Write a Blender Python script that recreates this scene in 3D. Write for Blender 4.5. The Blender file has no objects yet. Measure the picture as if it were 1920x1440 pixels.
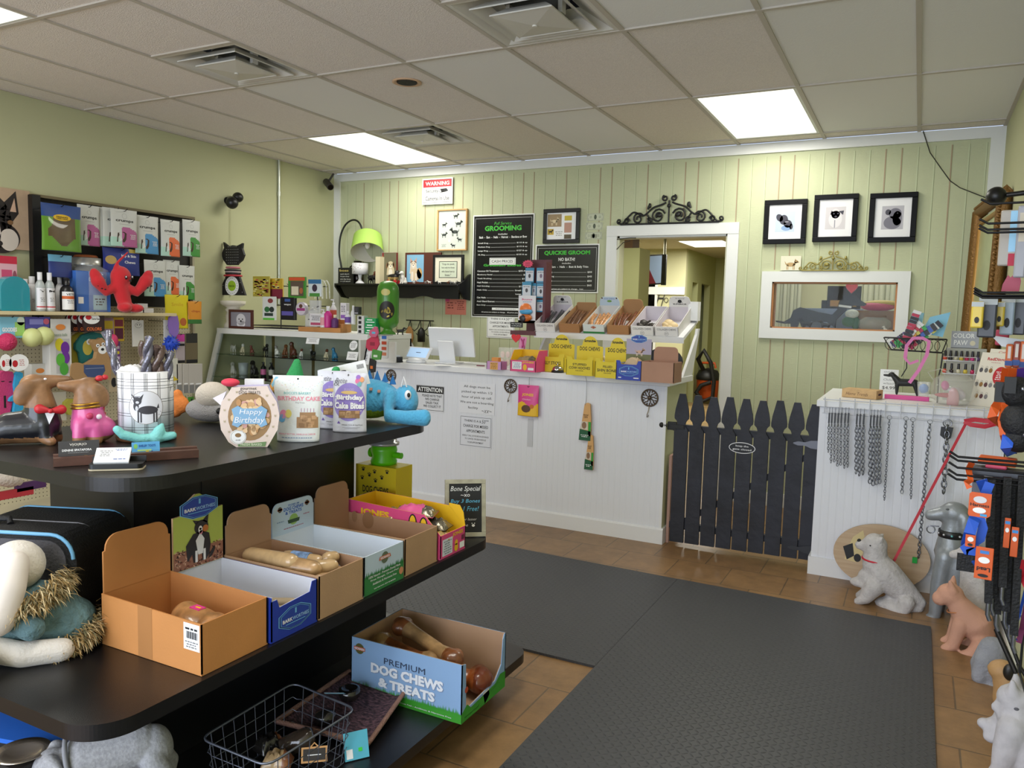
import bpy,math,random
from mathutils import Vector,Matrix
R=math.radians;PI=math.pi
random.seed(7)
SC=bpy.context.scene;COL=SC.collection
# ---------------------------------------------------------------- camera
FPX=1471.96;CAM=Vector((5.213,0.0,1.427))
YAW,PITCH,ROLL=R(-27.243),R(5.176),R(-1.483)
def cam_axes():
    cy,sy,cp,sp=math.cos(YAW),math.sin(YAW),math.cos(PITCH),math.sin(PITCH)
    f=Vector((sy*cp,cy*cp,-sp));r=Vector((cy,-sy,0));d=f.cross(r)
    cr,sr=math.cos(ROLL),math.sin(ROLL)
    return r*cr+d*sr,d*cr-r*sr,f
AX,AY,AZ=cam_axes()
cd=bpy.data.cameras.new('camera');cam=bpy.data.objects.new('camera',cd);COL.objects.link(cam)
cd.sensor_width=36;cd.lens=FPX*36/1920;cd.clip_start=.02;cd.clip_end=60
mw=Matrix.Identity(4)
for i in range(3):
    mw[i][0]=AX[i];mw[i][1]=-AY[i];mw[i][2]=-AZ[i];mw[i][3]=CAM[i]
cam.matrix_world=mw;SC.camera=cam
# ---------------------------------------------------------------- view and light
SC.view_settings.view_transform='Standard';SC.view_settings.look='None'
SC.view_settings.gamma=1;SC.view_settings.exposure=0.27;SC.view_settings.use_curve_mapping=False
W=bpy.data.worlds.new('daylight');SC.world=W;W.use_nodes=True
W.node_tree.nodes['Background'].inputs[0].default_value=(.62,.74,1,1)
W.node_tree.nodes['Background'].inputs[1].default_value=1.1
def area(name,loc,rot,sx,sy,power,color):
    l=bpy.data.lights.new(name,'AREA');l.shape='RECTANGLE';l.size=sx;l.size_y=sy
    l.energy=power;l.color=color
    o=bpy.data.objects.new(name,l);o.location=loc;o.rotation_euler=rot;COL.objects.link(o)
    return o
# daylight through the storefront windows behind the camera
area('storefront_daylight',(3.2,-2.55,1.45),(R(101),0,0),4.6,2.1,150,(.80,.88,1))
# lamps sit below the ceiling light diffusers (placed with the ceiling); colours of the room
LAMP_W=18;LAMP_C=(1,.97,.88)
# ---------------------------------------------------------------- pixel to surface helpers (1920x1440 frame)
def ray(px,py):return AX*((px-960)/FPX)+AY*((py-720)/FPX)+AZ
def wz(px,py,z):d=ray(px,py);return CAM+d*((z-CAM.z)/d.z)
def wy(px,py,y):d=ray(px,py);return CAM+d*((y-CAM.y)/d.y)
def wx(px,py,x):d=ray(px,py);return CAM+d*((x-CAM.x)/d.x)
def dep(P):return(Vector(P)-CAM).dot(AZ)
def ps(P):return dep(P)/FPX            # metres per pixel at P
# ---------------------------------------------------------------- materials
def lin(h):
    h=h.lstrip('#');c=[int(h[i:i+2],16)/255 for i in(0,2,4)]
    return tuple(x/12.92 if x<=.04045 else((x+.055)/1.055)**2.4 for x in c)+(1,)
MC={}
def M(hexc,rough=.6,metal=0,spec=.5,bump=0,bs=60,var=0,vs=8,alpha=1,trans=0,emit=0,coat=0,sheen=0):
    k=(hexc,rough,metal,spec,bump,bs,var,vs,alpha,trans,emit,coat,sheen)
    if k in MC:return MC[k]
    m=bpy.data.materials.new('mat_'+hexc.strip('#'));m.use_nodes=True;nt=m.node_tree
    b=nt.nodes['Principled BSDF'];c=lin(hexc)
    b.inputs['Base Color'].default_value=c;b.inputs['Roughness'].default_value=rough
    b.inputs['Metallic'].default_value=metal;b.inputs['Specular IOR Level'].default_value=spec
    b.inputs['Alpha'].default_value=alpha;b.inputs['Transmission Weight'].default_value=trans
    b.inputs['Coat Weight'].default_value=coat;b.inputs['Sheen Weight'].default_value=sheen
    if emit:
        b.inputs['Emission Color'].default_value=c;b.inputs['Emission Strength'].default_value=emit
    if bump or var:
        tc=nt.nodes.new('ShaderNodeTexCoord')
    if bump:
        n=nt.nodes.new('ShaderNodeTexNoise');n.inputs['Scale'].default_value=bs;n.inputs['Detail'].default_value=4
        bp=nt.nodes.new('ShaderNodeBump');bp.inputs['Strength'].default_value=bump;bp.inputs['Distance'].default_value=.01
        nt.links.new(tc.outputs['Object'],n.inputs['Vector']);nt.links.new(n.outputs['Fac'],bp.inputs['Height'])
        nt.links.new(bp.outputs['Normal'],b.inputs['Normal'])
    if var:
        n=nt.nodes.new('ShaderNodeTexNoise');n.inputs['Scale'].default_value=vs;n.inputs['Detail'].default_value=5
        mx=nt.nodes.new('ShaderNodeMixRGB');mx.inputs[1].default_value=tuple(x*(1-var)for x in c[:3])+(1,)
        mx.inputs[2].default_value=tuple(min(1,x*(1+var))for x in c[:3])+(1,)
        cr=nt.nodes.new('ShaderNodeMapRange');cr.inputs[1].default_value=.35;cr.inputs[2].default_value=.65
        nt.links.new(tc.outputs['Object'],n.inputs['Vector']);nt.links.new(n.outputs['Fac'],cr.inputs[0])
        nt.links.new(cr.outputs[0],mx.inputs[0]);nt.links.new(mx.outputs[0],b.inputs['Base Color'])
    MC[k]=m;return m
WHITE=M('#e9e9ee',.5);BLACK=M('#0c0c0e',.4);INK=M('#141416',.6);PAPER=M('#eceded',.7)
CARD=M('#a88663',.75,var=.06,vs=6);CARDIN=M('#a07a5c',.8,var=.05,vs=6)
def glassy(name,tint='#ffffff',alpha=.12,rough=.05):
    m=bpy.data.materials.new(name);m.use_nodes=True;nt=m.node_tree
    b=nt.nodes['Principled BSDF'];b.inputs['Base Color'].default_value=lin(tint)
    b.inputs['Roughness'].default_value=rough;b.inputs['Alpha'].default_value=alpha
    b.inputs['Specular IOR Level'].default_value=.9
    return m
def pane(name,ior=1.4,tint=(.96,.98,.97,1)):
    m=bpy.data.materials.new(name);m.use_nodes=True;nt=m.node_tree;nt.nodes.remove(nt.nodes['Principled BSDF']);out=nt.nodes['Material Output']
    t=nt.nodes.new('ShaderNodeBsdfTransparent');t.inputs[0].default_value=tint;g=nt.nodes.new('ShaderNodeBsdfGlossy');g.inputs['Roughness'].default_value=.02
    f=nt.nodes.new('ShaderNodeFresnel');f.inputs[0].default_value=ior;x=nt.nodes.new('ShaderNodeMixShader')
    for a,c in((f.outputs[0],x.inputs[0]),(t.outputs[0],x.inputs[1]),(g.outputs[0],x.inputs[2]),(x.outputs[0],out.inputs[0])):nt.links.new(a,c)
    return m
GLASS=pane('clear_glass',1.17);PLASTIC=glassy('clear_plastic','#f4f6f6',.22,.12)
# ---------------------------------------------------------------- objects
def tag(o,label=None,cat=None,group=None,kind=None):
    if label:o['label']=label
    if cat:o['category']=cat
    if group:o['group']=group
    if kind:o['kind']=kind
    return o
def thing(name,label,cat,loc=(0,0,0),rz=0,group=None,rx=0,ry=0):
    o=bpy.data.objects.new(name,None);COL.objects.link(o);o.empty_display_size=.05
    o.location=loc;o.rotation_euler=(rx,ry,rz);tag(o,label,cat,group);return o
def dup(root,loc=None,rz=None,label=None,group=None):
    r=root.copy();COL.objects.link(r)
    if loc is not None:r.location=loc
    if rz is not None:r.rotation_euler.z=rz
    if label:r['label']=label
    if group:r['group']=group
    def rec(a,b):
        for ch in list(a.children):
            c=ch.copy();COL.objects.link(c);c.parent=b;rec(ch,c)
    rec(root,r);return r
class MB:
    def __init__(s):s.v=[];s.f=[];s.mi=[];s.sm=[];s.mats=[];s.T=None
    def mat(s,m):
        if m not in s.mats:s.mats.append(m)
        return s.mats.index(m)
    def add(s,vs,fs,m,smooth=False):
        b=len(s.v);k=s.mat(m)
        for p in vs:
            p=Vector(p)
            if s.T is not None:p=s.T@p
            s.v.append(p)
        for f in fs:
            s.f.append([b+i for i in f]);s.mi.append(k);s.sm.append(smooth)
        return s
    def bx(s,x0,y0,z0,x1,y1,z1,m):
        v=[(x,y,z)for z in(z0,z1)for y in(y0,y1)for x in(x0,x1)]
        return s.add(v,[(0,2,3,1),(4,5,7,6),(0,1,5,4),(2,6,7,3),(0,4,6,2),(1,3,7,5)],m)
    def prism(s,pts,d0,d1,m,plane='xz',m2=None):
        """polygon in a plane, extruded along the third axis from d0 to d1"""
        def q(a,b,d):return{'xz':(a,d,b),'xy':(a,b,d),'yz':(d,a,b)}[plane]
        n=len(pts);v=[q(a,b,d0)for a,b in pts]+[q(a,b,d1)for a,b in pts]
        s.add(v,[list(range(n)),list(range(2*n-1,n-1,-1))],m)
        return s.add(v,[(i,(i+1)%n,n+(i+1)%n,n+i)for i in range(n)],m2 or m)
    def tube(s,path,r,m,n=8,closed=False,caps=True,smooth=True):
        path=[Vector(p)for p in path];N=len(path);rr=r if isinstance(r,(list,tuple))else[r]*N
        vs=[];up=None
        for i,p in enumerate(path):
            a=path[(i-1)%N]if(closed or i>0)else p;b=path[(i+1)%N]if(closed or i<N-1)else p
            t=(b-a).normalized()
            if up is None:up=Vector((0,0,1))if abs(t.z)<.9 else Vector((1,0,0))
            u=up-t*up.dot(t)
            if u.length<1e-6:u=t.orthogonal()
            u.normalize();up=u;w=t.cross(u)
            vs+=[p+(u*math.cos(2*PI*k/n)+w*math.sin(2*PI*k/n))*rr[i]for k in range(n)]
        fs=[]
        for i in range(N if closed else N-1):
            a=i*n;b=((i+1)%N)*n
            fs+=[(a+k,a+(k+1)%n,b+(k+1)%n,b+k)for k in range(n)]
        s.add(vs,fs,m,smooth)
        if caps and not closed:
            s.add(vs[:n],[list(range(n-1,-1,-1))],m);s.add(vs[-n:],[list(range(n))],m)
        return s
    def cyl(s,p0,p1,r0,m,r1=None,n=20,caps=True):return s.tube([p0,p1],[r0,r0 if r1 is None else r1],m,n,caps=caps)
    def lathe(s,prof,m,c=(0,0,0),n=24,sx=1,sy=1,smooth=True):
        vs=[(c[0]+r*sx*math.cos(2*PI*k/n),c[1]+r*sy*math.sin(2*PI*k/n),c[2]+z)for r,z in prof for k in range(n)]
        fs=[(i*n+k,i*n+(k+1)%n,(i+1)*n+(k+1)%n,(i+1)*n+k)for i in range(len(prof)-1)for k in range(n)]
        return s.add(vs,fs,m,smooth)
    def ell(s,c,r,m,rot=None,nu=16,nv=10):
        if not isinstance(r,(tuple,list)):r=(r,r,r)
        Rm=Matrix.Rotation(0,3,'Z')
        if rot:Rm=Matrix.Rotation(rot[2],3,'Z')@Matrix.Rotation(rot[1],3,'Y')@Matrix.Rotation(rot[0],3,'X')
        vs=[Vector((0,0,-r[2]))]
        for j in range(1,nv):
            t=-PI/2+PI*j/nv
            for i in range(nu):
                a=2*PI*i/nu;vs.append(Vector((r[0]*math.cos(t)*math.cos(a),r[1]*math.cos(t)*math.sin(a),r[2]*math.sin(t))))
        vs.append(Vector((0,0,r[2])))
        vs=[Rm@v+Vector(c)for v in vs]
        fs=[(0,1+(i+1)%nu,1+i)for i in range(nu)]
        for j in range(nv-2):
            a=1+j*nu;b=a+nu
            fs+=[(a+i,a+(i+1)%nu,b+(i+1)%nu,b+i)for i in range(nu)]
        a=1+(nv-2)*nu;e=len(vs)-1
        fs+=[(a+i,a+(i+1)%nu,e)for i in range(nu)]
        return s.add(vs,fs,m,True)
    def limb(s,pts,radii,m,n=14):
        """rounded tapering limb"""
        pts=[Vector(p)for p in pts];P=[];Q=[]
        d=(pts[1]-pts[0]).normalized();r=radii[0]
        for a in(80,55,30):P.append(pts[0]-d*r*math.sin(R(a)));Q.append(r*math.cos(R(a)))
        P+=pts;Q+=list(radii)
        d=(pts[-1]-pts[-2]).normalized();r=radii[-1]
        for a in(30,55,80):P.append(pts[-1]+d*r*math.sin(R(a)));Q.append(r*math.cos(R(a)))
        return s.tube(P,Q,m,n)
    def mesh(s,name):
        me=bpy.data.meshes.new(name);me.from_pydata([tuple(v)for v in s.v],[],s.f)
        for m in s.mats:me.materials.append(m)
        me.polygons.foreach_set('material_index',s.mi);me.polygons.foreach_set('use_smooth',s.sm);me.update()
        return me
    def build(s,name,parent=None,loc=None,rz=0,bevel=0,label=None,cat=None,group=None,kind=None):
        o=bpy.data.objects.new(name,s.mesh(name));COL.objects.link(o)
        if parent is not None:o.parent=parent
        if loc is not None:o.location=loc
        if rz:o.rotation_euler=(0,0,rz)
        if bevel:
            b=o.modifiers.new('bevel','BEVEL');b.width=bevel;b.segments=2;b.limit_method='ANGLE';b.angle_limit=R(50)
        tag(o,label,cat,group,kind);return o
def organic(mb,name,vox,parent=None,smooth=3,mat_fn=None,mats=None,loc=None,rz=0,**kw):
    """fuse overlapping shapes into one continuous skin"""
    o=bpy.data.objects.new('tmp',mb.mesh('tmp'));COL.objects.link(o)
    r=o.modifiers.new('r','REMESH');r.mode='VOXEL';r.voxel_size=vox;r.use_smooth_shade=True
    if smooth:
        q=o.modifiers.new('s','SMOOTH');q.iterations=smooth;q.factor=.5
    dg=bpy.context.evaluated_depsgraph_get()
    me=bpy.data.meshes.new_from_object(o.evaluated_get(dg));me.name=name
    old=o.data;bpy.data.objects.remove(o);bpy.data.meshes.remove(old)
    me.materials.clear()
    for m in(mats or mb.mats[:1]):me.materials.append(m)
    if mat_fn:
        me.polygons.foreach_set('material_index',[mat_fn(p.center)for p in me.polygons])
    else:me.polygons.foreach_set('material_index',[0]*len(me.polygons))
    me.polygons.foreach_set('use_smooth',[True]*len(me.polygons))
    o=bpy.data.objects.new(name,me);COL.objects.link(o)
    if parent is not None:o.parent=parent
    if loc is not None:o.location=loc
    if rz:o.rotation_euler=(0,0,rz)
    tag(o,**kw);return o
GC={}
def glyphs(txt,bold=0):
    k=(txt,bold)
    if k not in GC:
        c=bpy.data.curves.new('t','FONT');c.body=txt;c.size=1;c.offset=bold;c.resolution_u=2;c.fill_mode='FRONT'
        o=bpy.data.objects.new('t',c);me=bpy.data.meshes.new_from_object(o)
        v=[tuple(x.co)for x in me.vertices];f=[list(p.vertices)for p in me.polygons]
        bpy.data.objects.remove(o);bpy.data.curves.remove(c);bpy.data.meshes.remove(me)
        GC[k]=(v,f)
    return GC[k]
class Face:
    """flat (or wrapped) print: all marks of one printed surface in one mesh; local u right, v up"""
    def __init__(s,O=(0,0,0),U=(1,0,0),V=(0,0,1),fn=None,step=.0004,bend=False):
        s.O=Vector(O);s.U=Vector(U).normalized();s.V=Vector(V).normalized();s.N=s.U.cross(s.V)
        s.fn=fn;s.k=1;s.step=step;s.mb=MB();s.bend=bend or fn is not None
    def p(s,u,v):
        e=s.k*s.step
        return s.fn(u,v,e)if s.fn else s.O+s.U*u+s.V*v+s.N*e
    def up(s):s.k+=1;return s
    def poly(s,pts,m):s.mb.add([s.p(a,b)for a,b in pts],[list(range(len(pts)))],m);return s
    def grid(s,f,m,a=8,b=8):
        v=[s.p(*f(i/a,j/b))for j in range(b+1)for i in range(a+1)]
        s.mb.add(v,[(j*(a+1)+i,j*(a+1)+i+1,(j+1)*(a+1)+i+1,(j+1)*(a+1)+i)for j in range(b)for i in range(a)],m,s.bend);return s
    def rect(s,u0,v0,u1,v1,m):
        n=8 if s.bend else 1
        return s.grid(lambda i,j:(u0+(u1-u0)*i,v0+(v1-v0)*j),m,n,n)
    def ell(s,cu,cv,ru,rv,m,n=28,rot=0):
        c,t=math.cos(rot),math.sin(rot)
        def q(rad,a):x,y=ru*rad*math.cos(a),rv*rad*math.sin(a);return(cu+x*c-y*t,cv+x*t+y*c)
        if s.bend:return s.grid(lambda i,j:q(j,2*PI*i),m,n,4)
        return s.poly([q(1,2*PI*i/n)for i in range(n)],m)
    def ring(s,cu,cv,ru,rv,w,m,n=28):
        return s.grid(lambda i,j:(cu+(ru-w*(1-j))*math.cos(2*PI*i),cv+(rv-w*(1-j))*math.sin(2*PI*i)),m,n,1)
    def border(s,u0,v0,u1,v1,w,m):
        for a in((u0,v0,u1,v0+w),(u0,v1-w,u1,v1),(u0,v0+w,u0+w,v1-w),(u1-w,v0+w,u1,v1-w)):s.rect(*a,m)
        return s
    def text(s,txt,cu,cv,w,h,m,bold=.01,slant=0,rot=0,arc=0):
        """fit text centred on (cu,cv) in a box w x h"""
        v,f=glyphs(txt,bold)
        if not v:return s
        x0=min(a[0]for a in v);x1=max(a[0]for a in v);y0=min(a[1]for a in v);y1=max(a[1]for a in v)
        if w is None:w=(x1-x0)*h/max(1e-6,y1-y0)
        sx=w/max(1e-6,x1-x0);sy=h/max(1e-6,y1-y0);c,t=math.cos(rot),math.sin(rot);o=[]
        for a in v:
            x=(a[0]-(x0+x1)/2)*sx;y=(a[1]-(y0+y1)/2)*sy;x+=slant*y
            if arc:y+=arc*(1-(2*x/w)**2)
            o.append(s.p(cu+x*c-y*t,cv+x*t+y*c))
        s.mb.add(o,f,m);return s
    def lines(s,cu,cv,w,h,n,m,frac=.45):
        """rows of small unreadable print"""
        for i in range(n):
            v=cv+h/2-h*(i+.5)/n;ww=w*(1-.25*((i*7)%4)/3);t=h/n*frac
            x=cu-ww/2
            while x<cu+ww/2-t:
                l=min(t*random.uniform(1.5,4),cu+ww/2-x);s.rect(x,v-t/2,x+l,v+t/2,m);x+=l+t*.8
        return s
    def build(s,name='printing',parent=None,**kw):return s.mb.build(name,parent,**kw)
def facemap(O,U,V,fn_off):
    O,U,V=Vector(O),Vector(U),Vector(V);N=U.cross(V)
    return lambda u,v,e:O+U*u+V*v+N*(e+fn_off(u,v))
# ================================================================ the room
XR=5.64;YB=6.2;ZC=2.74;YF=-2.6
def wallmat(hexc,groove=0,horiz=False):
    m=bpy.data.materials.new('wall_paint');m.use_nodes=True;nt=m.node_tree;b=nt.nodes['Principled BSDF']
    b.inputs['Roughness'].default_value=.75;b.inputs['Specular IOR Level'].default_value=.25
    tc=nt.nodes.new('ShaderNodeTexCoord');n=nt.nodes.new('ShaderNodeTexNoise');n.inputs['Scale'].default_value=1.3
    c=lin(hexc);mx=nt.nodes.new('ShaderNodeMixRGB');mx.inputs[1].default_value=tuple(x*.95 for x in c[:3])+(1,);mx.inputs[2].default_value=tuple(x*1.05 for x in c[:3])+(1,)
    nt.links.new(tc.outputs['Object'],n.inputs['Vector']);nt.links.new(n.outputs['Fac'],mx.inputs[0]);nt.links.new(mx.outputs[0],b.inputs['Base Color'])
    n2=nt.nodes.new('ShaderNodeTexNoise');n2.inputs['Detail'].default_value=6
    mp=nt.nodes.new('ShaderNodeMapping');mp.inputs['Scale'].default_value=(4,4,110)if horiz else(90,90,90)
    nt.links.new(tc.outputs['Object'],mp.inputs[0]);nt.links.new(mp.outputs[0],n2.inputs['Vector'])
    bp=nt.nodes.new('ShaderNodeBump');bp.inputs['Strength'].default_value=.35 if horiz else .12;bp.inputs['Distance'].default_value=.01
    nt.links.new(n2.outputs['Fac'],bp.inputs['Height']);nt.links.new(bp.outputs['Normal'],b.inputs['Normal'])
    return m
GREEN=wallmat('#b7b894');GREENB=wallmat('#bfc4a2',horiz=True);GROOVE=M('#a8937a',.8);GROOVE2=M('#c3cba8',.8)
TRIM=M('#dcdedb',.45,bump=.06,bs=40)
# floor tiles
fm=bpy.data.materials.new('floor_tiles');fm.use_nodes=True;nt=fm.node_tree;b=nt.nodes['Principled BSDF']
tc=nt.nodes.new('ShaderNodeTexCoord');mp=nt.nodes.new('ShaderNodeMapping');mp.inputs['Location'].default_value=(.11,.112,0)
br=nt.nodes.new('ShaderNodeTexBrick');br.offset=.5;br.inputs['Scale'].default_value=1;br.inputs['Brick Width'].default_value=.3075
br.inputs['Row Height'].default_value=.307;br.inputs['Mortar Size'].default_value=.0035;br.inputs['Mortar Smooth'].default_value=.2
br.inputs['Color1'].default_value=lin('#96744c');br.inputs['Color2'].default_value=lin('#8a6946');br.inputs['Mortar'].default_value=lin('#6a563e')
nz=nt.nodes.new('ShaderNodeTexNoise');nz.inputs['Scale'].default_value=9;nz.inputs['Detail'].default_value=8;nz.inputs['Roughness'].default_value=.7
mr=nt.nodes.new('ShaderNodeMapRange');mr.inputs[1].default_value=.3;mr.inputs[2].default_value=.7;mr.inputs[3].default_value=.68;mr.inputs[4].default_value=1.18
mu=nt.nodes.new('ShaderNodeMixRGB');mu.blend_type='MULTIPLY';mu.inputs[0].default_value=1
bp=nt.nodes.new('ShaderNodeBump');bp.inputs['Strength'].default_value=.5;bp.inputs['Distance'].default_value=.002;bp.invert=True
for a,c in((tc.outputs['Object'],mp.inputs[0]),(mp.outputs[0],br.inputs['Vector']),(tc.outputs['Object'],nz.inputs['Vector']),
             (nz.outputs['Fac'],mr.inputs[0]),(br.outputs['Color'],mu.inputs[1]),(mr.outputs[0],mu.inputs[2]),(mu.outputs[0],b.inputs['Base Color']),
             (br.outputs['Fac'],bp.inputs['Height']),(bp.outputs['Normal'],b.inputs['Normal'])):nt.links.new(a,c)
b.inputs['Roughness'].default_value=.38
MB().bx(-.2,YF-.2,-.08,XR+.2,6.32,0,fm).build('floor',kind='structure')
# walls
DX0,DX1,DZ=2.965,3.86,2.075      # doorway opening
WX0,WX1,WZ0,WZ1=4.21,5.06,1.365,1.71   # interior window opening
MB().bx(-.12,YF,0,0,YB+.12,ZC,GREEN).build('wall_left',kind='structure')
MB().bx(XR,YF,0,XR+.12,YB+.12,ZC,GREEN).build('wall_right',kind='structure')
w=MB()
for a in((0,0,DX0,ZC),(DX0,DZ,DX1,ZC),(DX1,0,WX0,ZC),(WX0,0,WX1,WZ0),(WX0,WZ1,WX1,ZC),(WX1,0,XR,ZC)):
    w.bx(a[0],YB,a[1],a[2],YB+.12,a[3],GREENB)
w.build('wall_back',kind='structure')
# vertical grooves of the plank panelling, drawn as thin raised strips, each with a darker right edge
g=MB();x=.05;i=0
while x<XR-.08:
    for z0,z1 in([(0,ZC-.1)]if not(DX0-.1<x<DX1+.1 or WX0-.08<x<WX1+.1)else([(DZ+.09,ZC-.1)]if x<DX1+.1 else[(0,WZ0-.09),(WZ1+.09,ZC-.1)])):
        g.bx(x-.0035,YB-.0012,z0,x+.0035,YB+.001,z1,(GROOVE if(i*5)%7<3 else GROOVE2))
        g.bx(x+.0035,YB-.0012,z0,x+.006,YB+.001,z1,M('#8a8f6c',.8))
    x+=.1016;i+=1
g.build('wall_back_plank_grooves',kind='structure')
# front wall with the storefront glazing behind the camera
w=MB();w.bx(0,YF-.12,0,.9,YF,ZC,GREEN).bx(5.5,YF-.12,0,XR,YF,ZC,GREEN).bx(.9,YF-.12,0,5.5,YF,.4,GREEN).bx(.9,YF-.12,2.5,5.5,YF,ZC,GREEN)
w.build('wall_front',kind='structure')
w=MB()
for x in(.9,2.4,3.9,5.42):w.bx(x,YF-.1,.4,x+.08,YF-.02,2.5,M('#3a3a3a',.4))
w.build('window_2',kind='structure')
# ceiling cells and tees
T=.6096;X0=.25;Y0=2.345
TILE=M('#e6dfdb',.9,bump=.5,bs=160,var=.05,vs=120);TILE2=M('#e8e8e8',.85,bump=.1,bs=120)
TILE3=M('#e2dacf',.9,bump=.5,bs=160,var=.05,vs=120)
white={(4,1),(2,1),(4,2),(6,0),(7,1),(8,1),(7,2),(8,2),(7,0),(8,0),(9,1)}
lights={(1,2),(6,2),(1,-1),(1,-3),(6,-1),(6,-4),(3,-3)}
vents={(2,0,1),(5,0,1),(2,2,0)}   # 2x2 diffuser: col,row,half
c=MB()
for i in range(-1,9):
    for j in range(-5,4):
        xa=max(0,X0+i*T);xb=min(XR,X0+(i+1)*T);ya=max(YF,Y0+j*2*T);yb=min(YB,Y0+(j+1)*2*T)
        if xb<=xa or yb<=ya or(i,j)in lights:continue
        m=TILE2 if(i,j)in white else(TILE3 if j>=2 else TILE)
        v=[h for(a,bb,h)in vents if(a,bb)==(i,j)]
        if v:
            ym=(ya+yb)/2
            if v[0]==1:yb=ym
            else:ya=ym
        c.bx(xa,ya,ZC+.005,xb,yb,ZC+.02,m)
c.bx(0,YF,ZC+.25,XR,YB,ZC+.28,M('#555555',.9))
c.build('ceiling',kind='structure')
t=MB();TEE=M('#bdb6ac',.6)
for i in range(0,9):
    x=X0+i*T;t.bx(x-.012,YF,ZC-.002,x+.012,YB,ZC+.012,TEE)
for j in range(-4,4):
    y=Y0+j*2*T;t.bx(0,y-.012,ZC-.003,XR,y+.012,ZC+.011,TEE)
for(i,j,h)in vents:
    y=Y0+(j*2+1)*T;t.bx(X0+i*T,y-.012,ZC-.003,X0+(i+1)*T,y+.012,ZC+.011,TEE)
t.bx(0,YF,ZC-.004,.02,YB,ZC+.01,TEE).bx(XR-.02,YF,ZC-.004,XR,YB,ZC+.01,TEE)
t.build('trim_1',kind='structure',label='ceiling grid of pale metal tees')
# white boards around the panelled wall
t=MB();t.bx(0,YB-.02,ZC-.075,XR,YB,ZC-.002,TRIM).bx(0,YB-.02,0,.07,YB,ZC-.075,TRIM).bx(XR-.085,YB-.02,0,XR,YB,ZC-.075,TRIM)
t.build('trim_2',kind='structure')
MB().bx(DX1+.09,YB-.015,0,XR-.085,YB,.1,TRIM).build('baseboard_back',kind='structure')
MB().bx(0,YF,0,.015,YB-.02,.1,TRIM).build('baseboard_left',kind='structure')
MB().bx(XR-.015,YF,0,XR,YB-.02,.1,TRIM).build('baseboard_right',kind='structure')
t=MB();t.bx(DX0-.09,YB-.025,0,DX0,YB,DZ,TRIM).bx(DX1,YB-.025,0,DX1+.085,YB,DZ,TRIM).bx(DX0-.09,YB-.028,DZ,DX1+.085,YB,DZ+.085,TRIM)
t.bx(DX0-.001,YB,0,DX0+.015,YB+.12,DZ,M('#d5d6bb',.6)).bx(DX1-.015,YB,0,DX1,YB+.12,DZ,M('#d5d6bb',.6)).bx(DX0,YB,DZ-.015,DX1,YB+.12,DZ,TRIM)
t.build('door_1',kind='structure',label='white cased doorway without a door leaf')
t=MB();e=.078
t.bx(WX0-e,YB-.025,WZ0-e,WX0,YB,WZ1+e,TRIM).bx(WX1,YB-.025,WZ0-e,WX1+e,YB,WZ1+e,TRIM).bx(WX0,YB-.025,WZ0-e,WX1,YB,WZ0,TRIM).bx(WX0,YB-.025,WZ1,WX1,YB,WZ1+e,TRIM)
OR=M('#a9703a',.5)
for a in((WX0,WZ0,WX0+.012,WZ1),(WX1-.012,WZ0,WX1,WZ1),(WX0,WZ0,WX1,WZ0+.01),(WX0,WZ1-.01,WX1,WZ1)):t.bx(a[0],YB-.004,a[1],a[2],YB+.12,a[3],OR)
wn=t.build('window_1',kind='structure')
MB().bx(WX0+.01,YB+.02,WZ0+.01,WX1-.01,YB+.024,WZ1-.01,GLASS).build('window_1_pane',wn)
# ceiling lamps
def ceiling_light(i,j,lab,g=None):
    x=X0+i*T;y=Y0+j*2*T;o=thing('ceiling_light',lab,'ceiling light',(x+T/2,y+T,ZC),group=g)
    f=MB()
    for a in((-T/2+.012,-T+.012,T/2-.012,-T+.03),(-T/2+.012,T-.03,T/2-.012,T-.012),(-T/2+.012,-T+.03,-T/2+.03,T-.03),(T/2-.03,-T+.03,T/2-.012,T-.03)):
        f.bx(a[0],a[1],-.001,a[2],a[3],.02,TRIM)
    f.build('frame',o)
    MB().bx(-T/2+.02,-T+.02,.003,T/2-.02,T-.02,.012,M('#fffdf0',.5,emit=1.35)).build('diffuser',o)
    a=area('lamp',(x+T/2,y+T,ZC-.01),(0,0,0),T-.06,2*T-.08,LAMP_W,LAMP_C)
ceiling_light(1,2,'lit long ceiling light near the left corner of the panelled wall')
ceiling_light(6,2,'lit ceiling light in front of the doorway and the three dog portraits')
ceiling_light(1,-1,'lit ceiling light cut by the top left corner of the photo')
for q in((1,-3),(6,-1),(6,-4),(3,-3)):ceiling_light(*q,'lit ceiling light, unseen behind the camera','ceiling lights behind the camera')  # unseen panels continuing the ceiling grid, kept for the light they give
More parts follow.
